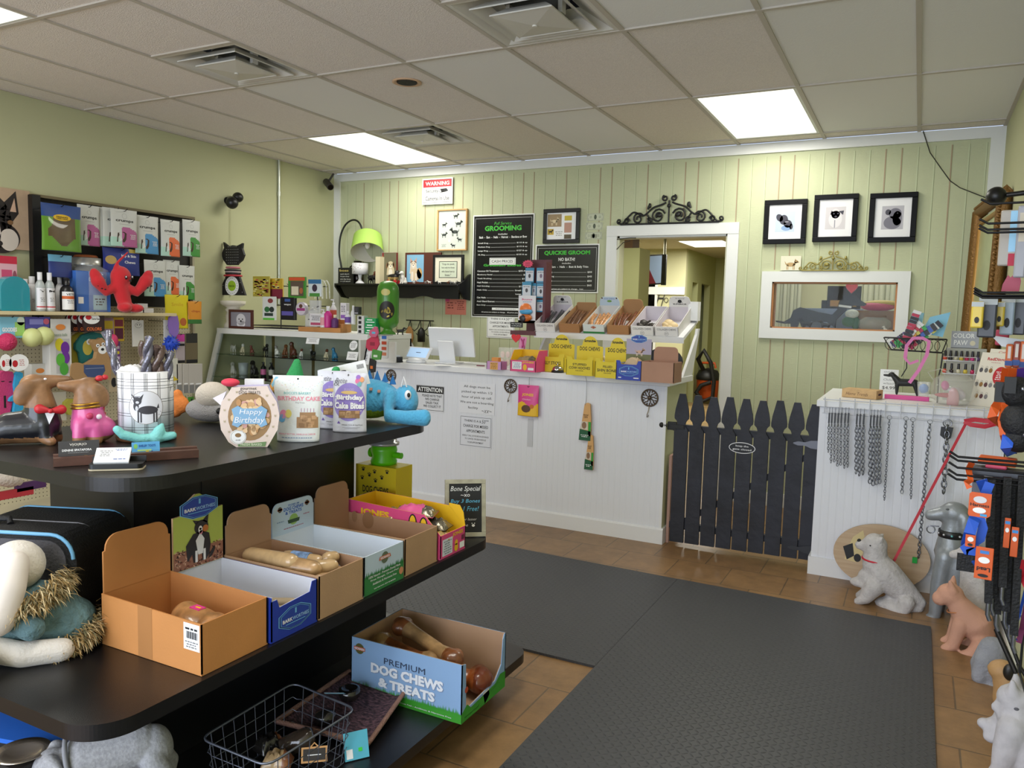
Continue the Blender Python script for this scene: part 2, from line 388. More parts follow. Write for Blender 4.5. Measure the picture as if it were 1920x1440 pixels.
def vent(i,j,h,lab):
    x=X0+(i+.5)*T;y=Y0+(j*2+h+.5)*T
    o=thing('ceiling_vent',lab,'air diffuser',(x,y,ZC));W_=M('#cfcdc6',.5)
    f=MB();s=T/2-.012
    def ringq(s0,z0,s1,z1,m):
        q0=[(-s0,-s0,z0),(s0,-s0,z0),(s0,s0,z0),(-s0,s0,z0)];q1=[(-s1,-s1,z1),(s1,-s1,z1),(s1,s1,z1),(-s1,s1,z1)]
        return q0+q1,[(k,(k+1)%4,4+(k+1)%4,4+k)for k in range(4)]
    for s0,z0,s1,z1 in((s,0,s-.02,.0),(s-.02,0,.15,.075)):f.add(*ringq(s0,z0,s1,z1,W_),W_)
    f.build('frame',o)
    MB().cyl((0,.02,.065),(0,.02,.2),.145,M('#8c8c8a',.5),n=28,caps=False).ell((0,.02,.16),(.13,.13,.01),M('#141414',.8)).build('duct_collar',o)
    for k,(s0,z0)in enumerate(((.215,-.004),(.15,-.018))):
        l=MB();l.add(*ringq(s0,z0,s0-.055,z0+.04,W_),W_);l.add(*ringq(s0,z0,s0,z0-.006,W_),W_);l.add(*ringq(s0,z0-.006,s0-.055,z0+.034,W_),W_)
        if k:
            l.add([(-.15,-.15,-.02),(.15,-.15,-.02),(.15,.15,-.02),(-.15,.15,-.02),(0,0,-.035)],[(1,0,4),(2,1,4),(3,2,4),(0,3,4)],W_);l.cyl((0,0,-.04),(0,0,-.028),.012,W_)
        l.build('louvre',o)
    for a in(-1,1):MB().bx(a*.13-.01,-.02,.0,a*.13+.01,.02,.07,W_).build('bracket',o)
vent(2,0,1,'square air diffuser with a loose duct, over the pegboard side of the ceiling')
vent(5,0,1,'largest and nearest square air diffuser, top centre of the ceiling')
vent(2,2,0,'small far air diffuser beside the long lit ceiling light')
P=wz(763,155,ZC)
o=thing('recessed_ceiling_light','unlit round recessed can light with a black inside','recessed light',P)
MB().lathe([(.058,.004),(.075,-.004),(.086,-.001),(.086,.004)],M('#c9a888',.6)).build('trim_ring',o)
MB().lathe([(.058,.0),(.055,.06),(.001,.06)],M('#0a0a0a',.6)).build('can',o)
MB().lathe([(.001,-.002),(.058,-.0022)],M('#080808',.7)).build('baffle',o)
# conduit, camera, corner
MB().tube([(.016,5.414,1.45),(.016,5.414,ZC)],.012,M('#c4c8bd',.3,.8),12).cyl((.016,5.414,2.42),(.016,5.414,2.46),.016,M('#c4c8bd',.3,.8)).build('conduit_pipe',label='thin metal conduit running down the left green wall',cat='pipe')
P=wy(617,345,6.0)
o=thing('security_camera','small dark security camera in the left corner by the ceiling','security camera',P)
MB().tube([(-.06,.03,.03),(.06,-.05,-.04)],.032,M('#2e2b2b',.4),16).build('body',o);MB().tube([(.0,0,.03),(.03,.03,.10)],.01,M('#2e2b2b',.4)).build('mount',o)
MB().cyl((.055,-.046,-.037),(.063,-.052,-.043),.024,M('#050505',.1)).build('lens',o)
# ---- rooms beyond the doorway
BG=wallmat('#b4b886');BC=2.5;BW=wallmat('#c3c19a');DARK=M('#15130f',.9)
MB().bx(-3,6.32,-.08,6.2,15,0,M('#a58a5e',.5,var=.12,vs=5)).build('floor_back_room',kind='structure')
MB().bx(-3,6.32,BC,6.2,15,BC+.05,M('#c9c2ae',.9,bump=.3,bs=120)).build('ceiling_back_room',kind='structure')
MB().bx(-3,12.3,0,.98,12.4,BC,BW).bx(.98,12.3,2.0,1.42,12.4,BC,BW).bx(1.42,12.3,0,1.9,12.4,BC,BW).build('wall_back_room_far',kind='structure')
MB().bx(1.8,12.4,0,1.9,12.75,BC,BG).bx(1.8,12.75,2.0,1.9,13.1,BC,BG).bx(1.8,13.1,0,1.9,13.35,BC,BG).bx(1.8,13.35,2.0,1.9,13.95,BC,BG).bx(1.8,13.95,0,1.9,14.3,BC,BG).build('wall_back_room_passage',kind='structure')
MB().bx(-3,14.3,0,6,14.4,BC,BG).build('wall_back_room_end',kind='structure')
MB().bx(2.35,14.28,0,2.75,14.3,1.9,DARK).bx(.9,13.2,0,1.5,13.25,2,DARK).bx(1.2,12.8,0,1.25,14.2,2.2,DARK).build('door_2',kind='structure',label='dark doorways off the back passage')  # near-black panels put in for the darkness inside the open doorways
MB().bx(4.6,8.3,0,4.7,14.4,BC,BG).bx(3.95,8.2,0,5.76,8.3,BC,BW).bx(5.64,6.32,0,5.76,8.2,BC,BG).build('wall_back_room_right',kind='structure')
MB().bx(-.12,6.32,0,-.02,12.3,BC,BG).build('wall_back_room_left',kind='structure')
MB().bx(.3,12.27,1.78,1.9,12.3,1.9,TRIM).bx(.94,12.28,0,.98,12.3,2.04,TRIM).bx(1.42,12.28,0,1.46,12.3,2.04,TRIM).bx(.94,12.28,2.0,1.46,12.3,2.05,TRIM).build('trim_3',kind='structure')
Face((1.62,12.285,1.62)).text('H',-.1,.1,.1,.26,INK,-.012,slant=.25).text('ope',.07,.05,.24,.13,INK,-.012).build('wall_lettering',label='black script lettering on the far green wall',cat='lettering')
for x0,y0,x1,y1,lab in((.9,10.25,1.5,11.15,'far lit ceiling light by the left side of the doorway'),(2.12,11.05,2.72,11.95,'far lit ceiling light by the right side of the doorway')):
    o=thing('ceiling_light',lab,'ceiling light',((x0+x1)/2,(y0+y1)/2,BC));a,b_=(x1-x0)/2,(y1-y0)/2
    MB().bx(-a,-b_,-.012,a,b_,-.003,M('#fffdf0',.5,emit=1.35)).build('diffuser',o);MB().bx(-a-.03,-b_-.03,-.004,a+.03,b_+.03,0,TRIM).build('frame',o)
    area('lamp',((x0+x1)/2,(y0+y1)/2,BC-.03),(0,0,0),.6,.9,36,LAMP_C)
area('lamp',(4.6,7.2,BC-.03),(0,0,0),1,.6,14,LAMP_C)  # unseen area lamp without a fixture, lights the room behind the window
area('lamp',(2.4,7.9,BC-.03),(0,0,0),1,.6,20,LAMP_C)  # unseen area lamp without a fixture, lights the space past the doorway
o=thing('ceiling_vent','flat air vent in the ceiling seen through the doorway','air diffuser',(2.2,9.9,BC))
MB().bx(-.45,-.2,-.01,.45,.2,0,M('#b5ab95',.6)).build('frame',o);MB().bx(-.2,-.05,-.014,.2,.05,-.008,DARK).build('slot',o)
o=thing('cabinet','tall pale green cabinet seen at the left of the doorway','cabinet',(1.98,9.0,0))
MB().bx(-.6,0,0,.25,.4,2.23,BG).build('body',o,bevel=.004);MB().bx(-.57,-.02,.1,.02,0,2.13,M('#bcbf98',.6)).build('door',o)
MB().bx(1.5,9.05,2.23,2.12,9.3,2.38,M('#6d5238',.7)).build('storage_box',label='brown box lying on top of the tall green cabinet',cat='box')
P=wy(1246,480,10.7)
o=thing('television','small television hanging from a ceiling pole beyond the doorway','television',(P.x,10.7,P.z))
MB().tube([(0,0,-.35),(0,0,BC-P.z)],.02,M('#9a9a88',.4,.5)).build('ceiling_pole',o)
MB().bx(-.03,-.02,-.40,.03,.03,.02,BLACK).build('bracket',o)
s_=MB();s_.T=Matrix.Translation((-.26,-.05,-.2))@Matrix.Rotation(R(58),4,'Z')@Matrix.Rotation(R(-6),4,'Y');s_.bx(-.34,-.03,-.21,.34,.01,.21,BLACK);s_.build('housing',o)
s_=MB();s_.T=Matrix.Translation((-.26,-.05,-.2))@Matrix.Rotation(R(58),4,'Z')@Matrix.Rotation(R(-6),4,'Y')
s_.bx(-.32,-.034,-.19,.32,-.031,.19,M('#8fa3bd',.2,emit=.25)).prism([(-.05,-.19),(.16,-.19),(.06,.0),(.03,.15)],-.037,-.035,M('#7a2733',.3,emit=.1));s_.build('screen',o)
P=wz(1328,742,0);o=thing('shop_vacuum','orange shop vacuum with a black hose on the floor beyond the doorway','vacuum',(2.14,13.1,0));OG=M('#c4511c',.45)
MB().lathe([(.001,.08),(.15,.08),(.17,.12),(.185,.38),(.19,.4)],OG).build('tank',o)
MB().lathe([(.19,.4),(.2,.41),(.2,.46),(.15,.56),(.001,.6)],M('#1a1a1a',.5)).build('lid',o)
MB().tube([(-.12,0,.6),(-.1,0,.68),(.1,0,.68),(.12,0,.6)],.02,OG).build('handle',o)
MB().tube([(-.05,-.1,.55),(-.12,-.25,.75),(-.02,-.3,.9),(.1,-.28,.7),(.16,-.26,.4),(.15,-.26,.14),(.0,-.28,.06),(-.12,-.26,.2),(-.05,-.24,.32),(.1,-.22,.38)],.035,M('#101010',.6),10).build('hose',o)
for a in(-1,1):MB().ell((a*.16,-.08,.04),(.04,.03,.04),M('#111111',.6)).build('caster',o)
MB().tube([(wy(1154,447,6.19)),(wy(1154,482,6.19))],.006,BLACK).tube([wy(1154,449,6.19),Vector((3.1,6.1,wy(1154,449,6.19).z)),Vector((3.16,6.08,wy(1154,452,6.19).z+.01))],.004,BLACK).tube([wy(1154,470,6.19),(3.03,6.15,2.02),(3.1,6.12,2.03)],.003,BLACK).build('hanging_bracket',label='black iron hanging bracket on the left door casing',cat='bracket')
# ================================================================ on the panelled wall
def slot(l,t,r,b,Y):
    mx,my=(l+r)/2,(t+b)/2
    return(wy(l,my,Y).x+wy(r,my,Y).x)/2,wy(mx,b,Y).z,abs(wy(r,my,Y).x-wy(l,my,Y).x),wy(mx,t,Y).z-wy(mx,b,Y).z
def dog(F,x,y,s,m,flip=1,leg=None,ear='up'):
    """small standing dog mark, s = body length"""
    f=flip;leg=leg or m
    F.ell(x,y,s*.36,s*.17,m)
    F.ell(x+f*s*.42,y+s*.24,s*.15,s*.13,m).ell(x+f*s*.56,y+s*.2,s*.1,s*.06,m)
    F.poly([(x+f*s*.2,y),(x+f*s*.3,y+s*.25),(x+f*s*.48,y+s*.2),(x+f*s*.36,y-.02*s)],m)
    for q in(-.3,-.2,.2,.3):F.rect(x+q*s-.03*s,y-s*.42,x+q*s+.03*s,y,leg)
    F.poly([(x-f*s*.32,y+.05*s),(x-f*s*.5,y+s*.3),(x-f*s*.42,y+.0*s)],m)
    if ear=='up':F.poly([(x+f*s*.3,y+s*.3),(x+f*s*.34,y+s*.5),(x+f*s*.44,y+s*.33)],m)
    else:F.ell(x+f*s*.33,y+s*.2,s*.05,s*.12,m)
    return F
def doghead(F,x,y,s,c1,c2,c3,ears='up'):
    """front portrait: c1 fur, c2 muzzle/chest, c3 ears"""
    F.poly([(x-s*.5,y-s*1.0),(x-s*.4,y-s*.1),(x+s*.4,y-s*.1),(x+s*.55,y-s*1.0)],c1);F.up()
    F.ell(x,y-s*.75,s*.25,s*.4,c2);F.up();F.ell(x,y,s*.42,s*.4,c1)
    for f in(-1,1):
        if ears=='up':F.poly([(x+f*s*.1,y+s*.32),(x+f*s*.42,y+s*.75),(x+f*s*.42,y+s*.1)],c3)
        else:F.ell(x+f*s*.42,y-s*.02,s*.13,s*.32,c3,rot=f*.3)
    F.up();F.ell(x,y-s*.17,s*.2,s*.17,c2)
    F.up();F.ell(x,y-s*.1,s*.07,s*.05,INK)
    for f in(-1,1):F.ell(x+f*s*.17,y+s*.08,s*.045,s*.045,INK)
    return F
def picture(name,lab,l,t,r,b,fw,fm_,depth=.02,mat=None,mw=0,Y=YB,cat='picture frame',back=None,bev=.003):
    x,z,w,h=slot(l,t,r,b,Y-depth);o=thing(name,lab,cat,(x,Y-.001,z));f=MB()
    for a in((-w/2,0,w/2,fw),(-w/2,h-fw,w/2,h),(-w/2,fw,-w/2+fw,h-fw),(w/2-fw,fw,w/2,h-fw)):f.bx(a[0],-depth,a[1],a[2],0,a[3],fm_)
    f.build('frame',o,bevel=bev)
    if mat:MB().bx(-w/2+fw,-depth*.55,fw,w/2-fw,-.002,h-fw,mat).build('mat_board',o)
    F=Face((0,-depth*.55,0));F.w,F.h,F.iw,F.ih=w,h,w-2*fw-2*mw,h-2*fw-2*mw;F.u0=-w/2+fw+mw;F.v0=fw+mw;F.o=o
    if back:F.rect(F.u0,F.v0,F.u0+F.iw,F.v0+F.ih,back);F.up()
    return F
def panel(name,lab,l,t,r,b,cat='sign',m=PAPER,th=.003,Y=YB-.0015,edge=None):
    x,z,w,h=slot(l,t,r,b,Y);o=thing(name,lab,cat,(x,Y,z))
    MB().bx(-w/2,-th,0,w/2,0,h,m).build('sheet',o);F=Face((0,-th,0));F.w,F.h,F.o=w,h,o;return F
RED=M('#b8202b',.5);GRN=M('#39b52f',.5);SIGNW=M('#e4e6e2',.5)
# warning sign
F=panel('warning_sign','white warning sign with a red heading about security cameras',792,334,849,383,m=SIGNW,Y=YB-.02);w,h=F.w,F.h
F.border(-w/2+.012,.016,w/2-.012,h-.012,.003,INK).rect(-w/2+.014,h*.66,w/2-.014,h-.014,RED).up()
F.text('WARNING',0,h*.80,w*.78,h*.15,SIGNW,.02).text('Security',-w*.17,h*.5,w*.42,h*.17,INK,.01).text('Cameras In Use',0,h*.23,w*.78,h*.16,INK,.01)
F.ring(w*.13,h*.51,w*.07,h*.07,.004,INK).poly([(w*.1,h*.58),(w*.3,h*.6),(w*.36,h*.5),(w*.26,h*.46),(w*.14,h*.44)],INK);F.build(parent=F.o)
# oak framed dog print
OAK=M('#c49a62',.5,var=.08,vs=20);PB=M('#cfd6cc',.6)
F=picture('framed_print','light oak framed print of many small grey dogs',819,392,875,470,.013,OAK,.03,back=PB)
for u,v,s,fl in((.62,.86,.19,1),(.2,.64,.17,1),(.72,.66,.24,1),(.2,.38,.2,1),(.6,.45,.3,-1),(.78,.25,.17,-1),(.55,.1,.16,-1)):
    dog(F,F.u0+F.iw*u,F.v0+F.ih*v,s*F.iw*1.05,M('#3c4340',.7),fl)
F.ell(F.u0+F.iw*.42,F.v0+F.ih*.78,.014,.02,PAPER).ell(F.u0+F.iw*.4,F.v0+F.ih*.22,.012,.012,PAPER);F.lines(F.u0+F.iw*.2,F.v0+F.ih*.1,.05,.03,4,M('#8b938c',.7));F.build('print',F.o)
# grooming menu
def menu(name,lab,l,t,r,b,Y=YB-.002):
    F=panel(name,lab,l,t,r,b,cat='menu board',m=SIGNW,th=.004,Y=Y);w,h=F.w,F.h
    F.rect(-w/2+.01,.01,w/2-.01,h-.01,M('#08090b',.25)).up();F.border(-w/2+.024,.022,w/2-.024,h-.03,.002,SIGNW);return F
F=menu('grooming_price_board','tall black grooming price board with green heading',886,402,1000,596);w,h=F.w,F.h
F.text('Full Service',0,h*.915,w*.28,h*.028,GRN,0,slant=.3).text('GROOMING',0,h*.868,w*.6,h*.05,GRN,.04).text('includes',0,h*.812,w*.15,h*.015,SIGNW,.01,slant=.3)
F.text('Bath  -  Ears  -  Nails  -  Haircut  -  Bandana or Bow',0,h*.783,w*.78,h*.022,SIGNW,.02)
def row(F,v,a,p,wa,wp,w,h,hh=.0155):
    F.text(a,-w*.41+wa*w/2,v*h,wa*w,hh*h,SIGNW,.02)
    if p:F.text(p,w*.40-wp*w/2,v*h,wp*w,hh*h,SIGNW,.02);F.rect(-w*.40+wa*w,v*h-.003,w*.385-wp*w,v*h-.0015,SIGNW)
for v,a,p,wa in((.725,'Small Dog','$115 & up',.17),(.688,'Medium Dog','$115 & up',.2),(.65,'Large Dog','$127 & up',.17),(.612,'XL Dog','$135 & up',.12)):row(F,v,a,p,wa,.17,w,h)
F.text('Grooming Extras',0,h*.508,w*.62,h*.03,GRN,.03)
for v,a,p,wa,wp in((.455,'Coconut Oil Treatment','$35-40',.36,.13),(.418,'Blueberry Facial','$8',.25,.05),(.38,'Teeth Brushing','$15',.24,.07),(.343,'Nail Polish','$15',.18,.07),(.306,'Nail Grinding','$12-15',.21,.12),(.268,'Nails Only','Small $15',.17,.18),(.232,'','Large $20',.0,.17),(.195,'Cat Nails','$20',.15,.07),(.158,'Anal Gland Extract','$15',.3,.07),(.12,'Ears Only','$10',.15,.07)):
    if a:row(F,v,a,p,wa,wp,w,h)
    else:F.text(p,w*.4-wp*w/2,v*h,wp*w,.0155*h,SIGNW,.02)
F.text('All prices are subject to change.   All prices plus tax.',0,h*.052,w*.66,h*.014,SIGNW,.015)
F.up().up();F.rect(-w*.21,h*.515,w*.22,h*.583,SIGNW).rect(-w*.15,h*.075,w*.3,h*.098,SIGNW);F.up();F.border(-w*.195,h*.522,w*.205,h*.577,.002,INK).text('CASH PRICES',0,h*.549,w*.35,h*.026,INK,.01).lines(w*.08,h*.087,w*.34,h*.012,1,M('#8f8f8f'));F.build(parent=F.o)
F=menu('quickie_groom_board','wide black quickie groom price board with green heading',1004,458,1123,549);w,h=F.w,F.h
F.text('QUICKIE GROOM',0,h*.82,w*.72,h*.1,GRN,.04).text('NO BATH!',0,h*.69,w*.26,h*.07,SIGNW,.02).text('includes',0,h*.61,w*.14,h*.03,SIGNW,.01,slant=.3).text('Face  -  Ears  -  Nails  -  Butt & Belly Trim',-w*.02,h*.53,w*.72,h*.055,SIGNW,.02)
for v,a,p,wa in((.425,'Small Dog','$35',.19),(.335,'Medium Dog','$45',.22),(.245,'Large Dog','$55',.19),(.155,'XL Dog','$65',.12)):row(F,v,a,p,wa,.07,w,h,.04)
F.text('All prices are subject to change.  +tax',0,h*.075,w*.55,h*.035,SIGNW,.015);F.build(parent=F.o)
# collage frame, dollar bills
F=picture('collage_frame','black framed collage of small dog photos beside the dollar bills',1018,391,1086,456,.033,M('#101013',.35),.03,back=PAPER)
u,v,a,c=F.u0,F.v0,F.iw,F.ih
F.rect(u+.005,v+c*.48,u+a*.5,v+c*.95,M('#9a8462')).rect(u+a*.6,v+c*.25,u+a*.85,v+c*.62,M('#b98f7f')).rect(u+.006,v+c*.18,u+a*.24,v+c*.4,M('#c7a83c')).rect(u+a*.6,v+c*.7,u+a*.85,v+c*.88,M('#c7b23c')).rect(u+a*.6,v+.004,u+a*.85,v+c*.18,M('#5d5340')).lines(u+a*.42,v+c*.22,a*.25,c*.2,3,M('#a9a9a4')).up()
dog(F,u+a*.25,v+c*.68,a*.3,M('#d9c7a2'));dog(F,u+a*.13,v+c*.3,a*.16,M('#3a3127'));F.build('collage',F.o)
DB=M('#bfc4ac',.7);DG=M('#51594a',.7)
for k,(l,t,r,b)in enumerate(((1101,400,1132,414),(1099,417,1130,431),(1097,435,1129,449))):
    F=panel('dollar_bill',('top','middle','lowest')[k]+' of the three dollar bills pinned beside the doorway',l,t,r,b,cat='banknote',m=DB,th=.0008);F.o['group']='dollar bills on the wall'
    w,h=F.w,F.h;F.border(-w/2+.004,.004,w/2-.004,h-.004,.0015,DG).ell(0,h/2,w*.08,h*.33,DG).ring(-w*.27,h/2,w*.05,h*.15,.002,DG).ring(w*.27,h/2,w*.05,h*.15,.002,DG)
    if k==2:F.rect(-w*.16,h*.2,w*.2,h*.7,M('#8c8f7c'))
    for q in(-1,1):F.text('1',q*w*.41,h*.78,None,h*.2,DG).text('1',q*w*.41,h*.24,None,h*.2,DG)
    F.build(parent=F.o)
# three black framed portraits
BF=M('#070709',.4,spec=.15);MATB=M('#e6e6e8',.7)
for k,(bx_,lab,bc)in enumerate((((1432,374,1512,457),'left black framed portrait of a dark curly dog','#b9c7d9'),((1525,364,1608,453),'middle black framed portrait of a pale dog with dark ears','#c9c5c8'),((1629,361,1719,454),'right black framed portrait of a grey profile dog, nearest the corner','#b4b2ba'))):
    F=picture('framed_portrait',lab,*bx_,.036,BF,.03,mat=MATB,cat='framed portrait');F.o['group']='black framed dog portraits'
    a,c=F.w-.072,F.h-.072;u=-a*.3;v=.036+c*.2;F.rect(u,v,-u,v+c*.6,M(bc)).up();D1=M('#3b3a48');D2=M('#8b8a96');D3=M('#75737f')
    if k==0:F.ell(-.01,v+c*.36,.03,.036,D1).ell(-.04,v+c*.42,.022,.03,D1,rot=.6).ell(.02,v+c*.24,.03,.028,D1,rot=-.5).ell(.01,v+c*.12,.035,.02,M('#7f9cc4')).ell(.045,v+c*.16,.012,.022,D1);F.up();F.ell(.012,v+c*.3,.014,.008,D3)
    elif k==1:F.ell(.0,v+c*.27,.045,.06,M('#dbd8da')).ell(.0,v+c*.42,.03,.035,M('#d9d5d6')).poly([(-.03,v+c*.5),(-.035,v+c*.38),(-.01,v+c*.46)],D1).poly([(.02,v+c*.48),(.055,v+c*.5),(.05,v+c*.38)],D1);F.up();F.ell(-.012,v+c*.42,.006,.005,D1).ell(.016,v+c*.42,.006,.005,D1).ell(.002,v+c*.34,.009,.007,D1).rect(-.006,v+.01,.0,v+c*.25,D2)
    else:F.ell(.0,v+c*.17,.055,.045,D3).ell(.015,v+c*.40,.04,.038,M('#6d6b78')).ell(-.03,v+c*.44,.018,.02,M('#45434f')).ell(.03,v+c*.28,.03,.05,M('#7d7b87'));F.up();F.ell(.03,v+c*.41,.005,.005,INK)
    F.build('portrait',F.o)
# wrought scrolls
def spiral(cx,cz,r0,r1,a0,turns,n=18):
    return[(cx+(r0+(r1-r0)*i/n)*math.cos(a0+turns*2*PI*i/n),0,cz+(r0+(r1-r0)*i/n)*math.sin(a0+turns*2*PI*i/n))for i in range(n+1)]
def scroll(name,lab,cx,cz,W_,H_,m,Y,th):
    o=thing(name,lab,'wall ornament',(cx,Y,cz));L=W_/2
    for f in(-1,1):
        g=MB()
        def T_(pts,r=th):g.tube([(f*p[0],p[1],p[2])for p in pts],r,m,6)
        A=[(L*.06,0,H_*.72),(L*.12,0,H_*.66),(L*.3,0,H_*.55),(L*.42,0,H_*.36),(L*.5,0,H_*.3),(L*.66,0,H_*.42),(L*.76,0,H_*.3),(L*.88,0,H_*.06),(L*.95,0,H_*.05)]
        P_=[]
        for i in range(len(A)-1):
            p0,p1,p2,p3=[Vector(A[max(0,min(len(A)-1,i+q))])for q in(-1,0,1,2)]
            for k in range(5):
                t=k/5;P_.append(.5*((2*p1)+(p2-p0)*t+(2*p0-5*p1+4*p2-p3)*t*t+(3*p1-p0-3*p2+p3)*t**3))
        T_(P_+[Vector(A[-1])]);T_(spiral(L*.95,H_*.13,H_*.08,H_*.02,-PI/2,1.1))
        T_(spiral(L*.2,H_*.27,H_*.25,H_*.06,PI*.9,-1.6));T_(spiral(L*.58,H_*.2,H_*.2,H_*.04,PI*.8,-1.5));T_(spiral(L*.08,H_*.86,H_*.04,H_*.1,0,1.2))
        T_(spiral(L*.36,H_*.12,H_*.1,H_*.03,PI*.2,1.2));T_(spiral(L*.8,H_*.13,H_*.1,H_*.03,PI,-1.2));T_([(L*.3,0,H_*.02),(L*.42,0,H_*.36)]);T_([(L*.4,0,H_*.5),(L*.36,0,H_*.7)],th*1.3)
        g.ell((f*L*.17,-.004,H_*.3),(H_*.1,.012,H_*.08),m,None,8,6);g.ell((f*L*.36,-.004,H_*.62),(H_*.06,.01,H_*.09),m,None,8,6)
        g.build('scrollwork',o)
    MB().tube([(-L*.92,0,H_*.02),(L*.92,0,H_*.02)],th,m,6).cyl((0,0,H_*.05),(0,0,H_*.78),th,m,n=6).ell((0,-.004,H_*.6),(H_*.07,.012,H_*.07),m,None,8,6).build('base_bar',o)
    return o
Q0=wy(1156,419,YB-.03);Q1=wy(1357,413,YB-.03)
scroll('scroll_ornament','black wrought iron scroll ornament above the doorway',(Q0.x+Q1.x)/2,DZ+.087,Q1.x-Q0.x,.235,M('#0e0e10',.5),YB-.03,.0075)
Q0=wy(1498,505,YB-.03);Q1=wy(1627,505,YB-.03)
scroll('scroll_ornament','small gold scroll ornament on top of the interior window',(Q0.x+Q1.x)/2,WZ1+.08,Q1.x-Q0.x,.15,M('#9a9050',.5,.3),YB-.03,.0045)
F=panel('terrier_card','small cream card with a terrier beside the gold scroll',1464,480,1502,507,cat='card',m=M('#dedbc4',.7),th=.006,Y=YB-.012)
dog(F,0,F.h*.4,F.w*.62,M('#b99a6a'));F.build(parent=F.o)
# notices on the wall
F=panel('missed_appointment_notice','white missed appointment notice on the green wall beside the price board',913,591,965,634,cat='notice');w,h=F.w,F.h
def appt(F,w,h):
    F.border(-w/2+.006,.008,w/2-.006,h-.008,.0025,M('#222a3a')).text('THERE IS A $',-w*.1,h*.83,w*.52,h*.08,INK,.01).text('50',w*.25,h*.84,w*.11,h*.12,INK,0,slant=.2).text('00',w*.36,h*.88,w*.08,h*.05,INK,0).text('CHARGE FOR MISSED',0,h*.67,w*.78,h*.09,INK,.012).text('APPOINTMENTS',0,h*.51,w*.58,h*.09,INK,.012)
    F.text('KINDLY CALL 24 HOURS IN ADVANCE',0,h*.36,w*.82,h*.05,INK,.01).text('TO CANCEL OR RESCHEDULE',0,h*.26,w*.66,h*.05,INK,.01).text('YOUR APPOINTMENT',0,h*.15,w*.5,h*.055,INK,.01)
appt(F,w,h);F.build(parent=F.o)
F=panel('pink_form','salmon pink form pinned under the black shelf',835,561,874,590,cat='notice',m=M('#d98270',.7),th=.001);w,h=F.w,F.h
F.rect(-w*.5,h*.84,-w*.3,h*1.04,M('#cc4a7c')).lines(-w*.25,h*.6,w*.35,h*.5,3,M('#8d4438')).lines(w*.25,h*.6,w*.35,h*.6,5,M('#8d4438')).text('*',0,h*.72,.02,.02,M('#5a2a22'),.03);F.build(parent=F.o)
# ---------------------------------------------------------------- black shelf and what stands on it
SY=YB-.21
zt=wy(750,532,SY).z;L=wy(627,530,SY).x;Rr=wy(881,533,YB).x
o=thing('wall_shelf','long black wooden wall shelf under the pictures','shelf',((L+Rr)/2,YB,zt));hw=(Rr-L)/2;SB=M('#0b0b0d',.35)
MB().bx(-hw,-.21,-.018,hw,0,0,SB).build('board',o,bevel=.003)
pts=[(-hw+.02,-.018),(-hw+.05,-.05),(-hw+.08,-.10),(-hw+.11,-.13)]+[(-.30+i*.03,-.13+.022*math.sin(PI*i/8))for i in range(9)]+[(.18+i*.03,-.13+.022*math.sin(PI*i/8))for i in range(9)]+[(hw-.02,-.13),(hw-.02,-.018)]
MB().prism(pts,-.16,-.14,SB).build('apron',o)
for f in(-1,1):MB().prism([(-.2,-.12),(-.21,.05),(-.17,.09),(-.02,.1),(0,.1),(0,-.14),(-.1,-.14)]if f<0 and 0 else[(-.2,-.05),(-.2,.0),(-.12,.03),(-.03,.09),(0,.1),(0,-.14),(-.1,-.13)]if f>0 else[(-.2,-.03),(-.2,0),(0,0),(0,-.14),(-.1,-.13)],f*hw-.009,f*hw+.009,SB,'yz').build('end_bracket',o)
SZ=zt+.001;SYM=YB-.10
def sx_(px,y=SYM):return wy(px,520,y).x
# arc lamp
LG=M('#a6cc5e',.7,emit=0)
x0=sx_(647);o=thing('arc_lamp','arched black lamp with a lime green drum shade on the black shelf','lamp',(x0,SYM,SZ))
def rel(px,py,Y=SYM):p=wy(px,py,Y);return(p.x-x0,Y-SYM,p.z-SZ)
MB().cyl((0,0,0),(0,0,.018),.055,BLACK,n=28).build('base',o)
ptsL=[rel(643,527),rel(640,500),rel(636,475),rel(638,445),rel(646,424),rel(657,414),rel(667,413),rel(675,420),rel(681,436)]
pl=[]
for i in range(len(ptsL)-1):
    p0,p1,p2,p3=[Vector(ptsL[max(0,min(len(ptsL)-1,i+q))])for q in(-1,0,1,2)]
    for k in range(4):t=k/4;pl.append(.5*((2*p1)+(p2-p0)*t+(2*p0-5*p1+4*p2-p3)*t*t+(3*p1-p0-3*p2+p3)*t**3))
MB().tube(pl+[Vector(ptsL[-1])],.009,M('#121211',.4),10).build('arm',o)
c=Vector(rel(689,459));a=MB();a.T=Matrix.Translation(c)@Matrix.Rotation(R(-20),4,'Y')@Matrix.Rotation(R(-26),4,'X')
a.lathe([(.135,.09),(.155,-.09)],LG,n=40).lathe([(.154,-.09),(.134,.089),(.02,.089)],M('#d9d6c8',.8),n=40);a.lathe([(.135,.091),(.01,.091)],LG,n=40);a.build('lamp_shade',o)
b_=MB();b_.T=a.T;b_.cyl((0,0,.08),(0,0,.02),.012,BLACK).ell((0,0,-.01),(.025,.025,.035),M('#f0ede0',.4));b_.build('bulb',o)
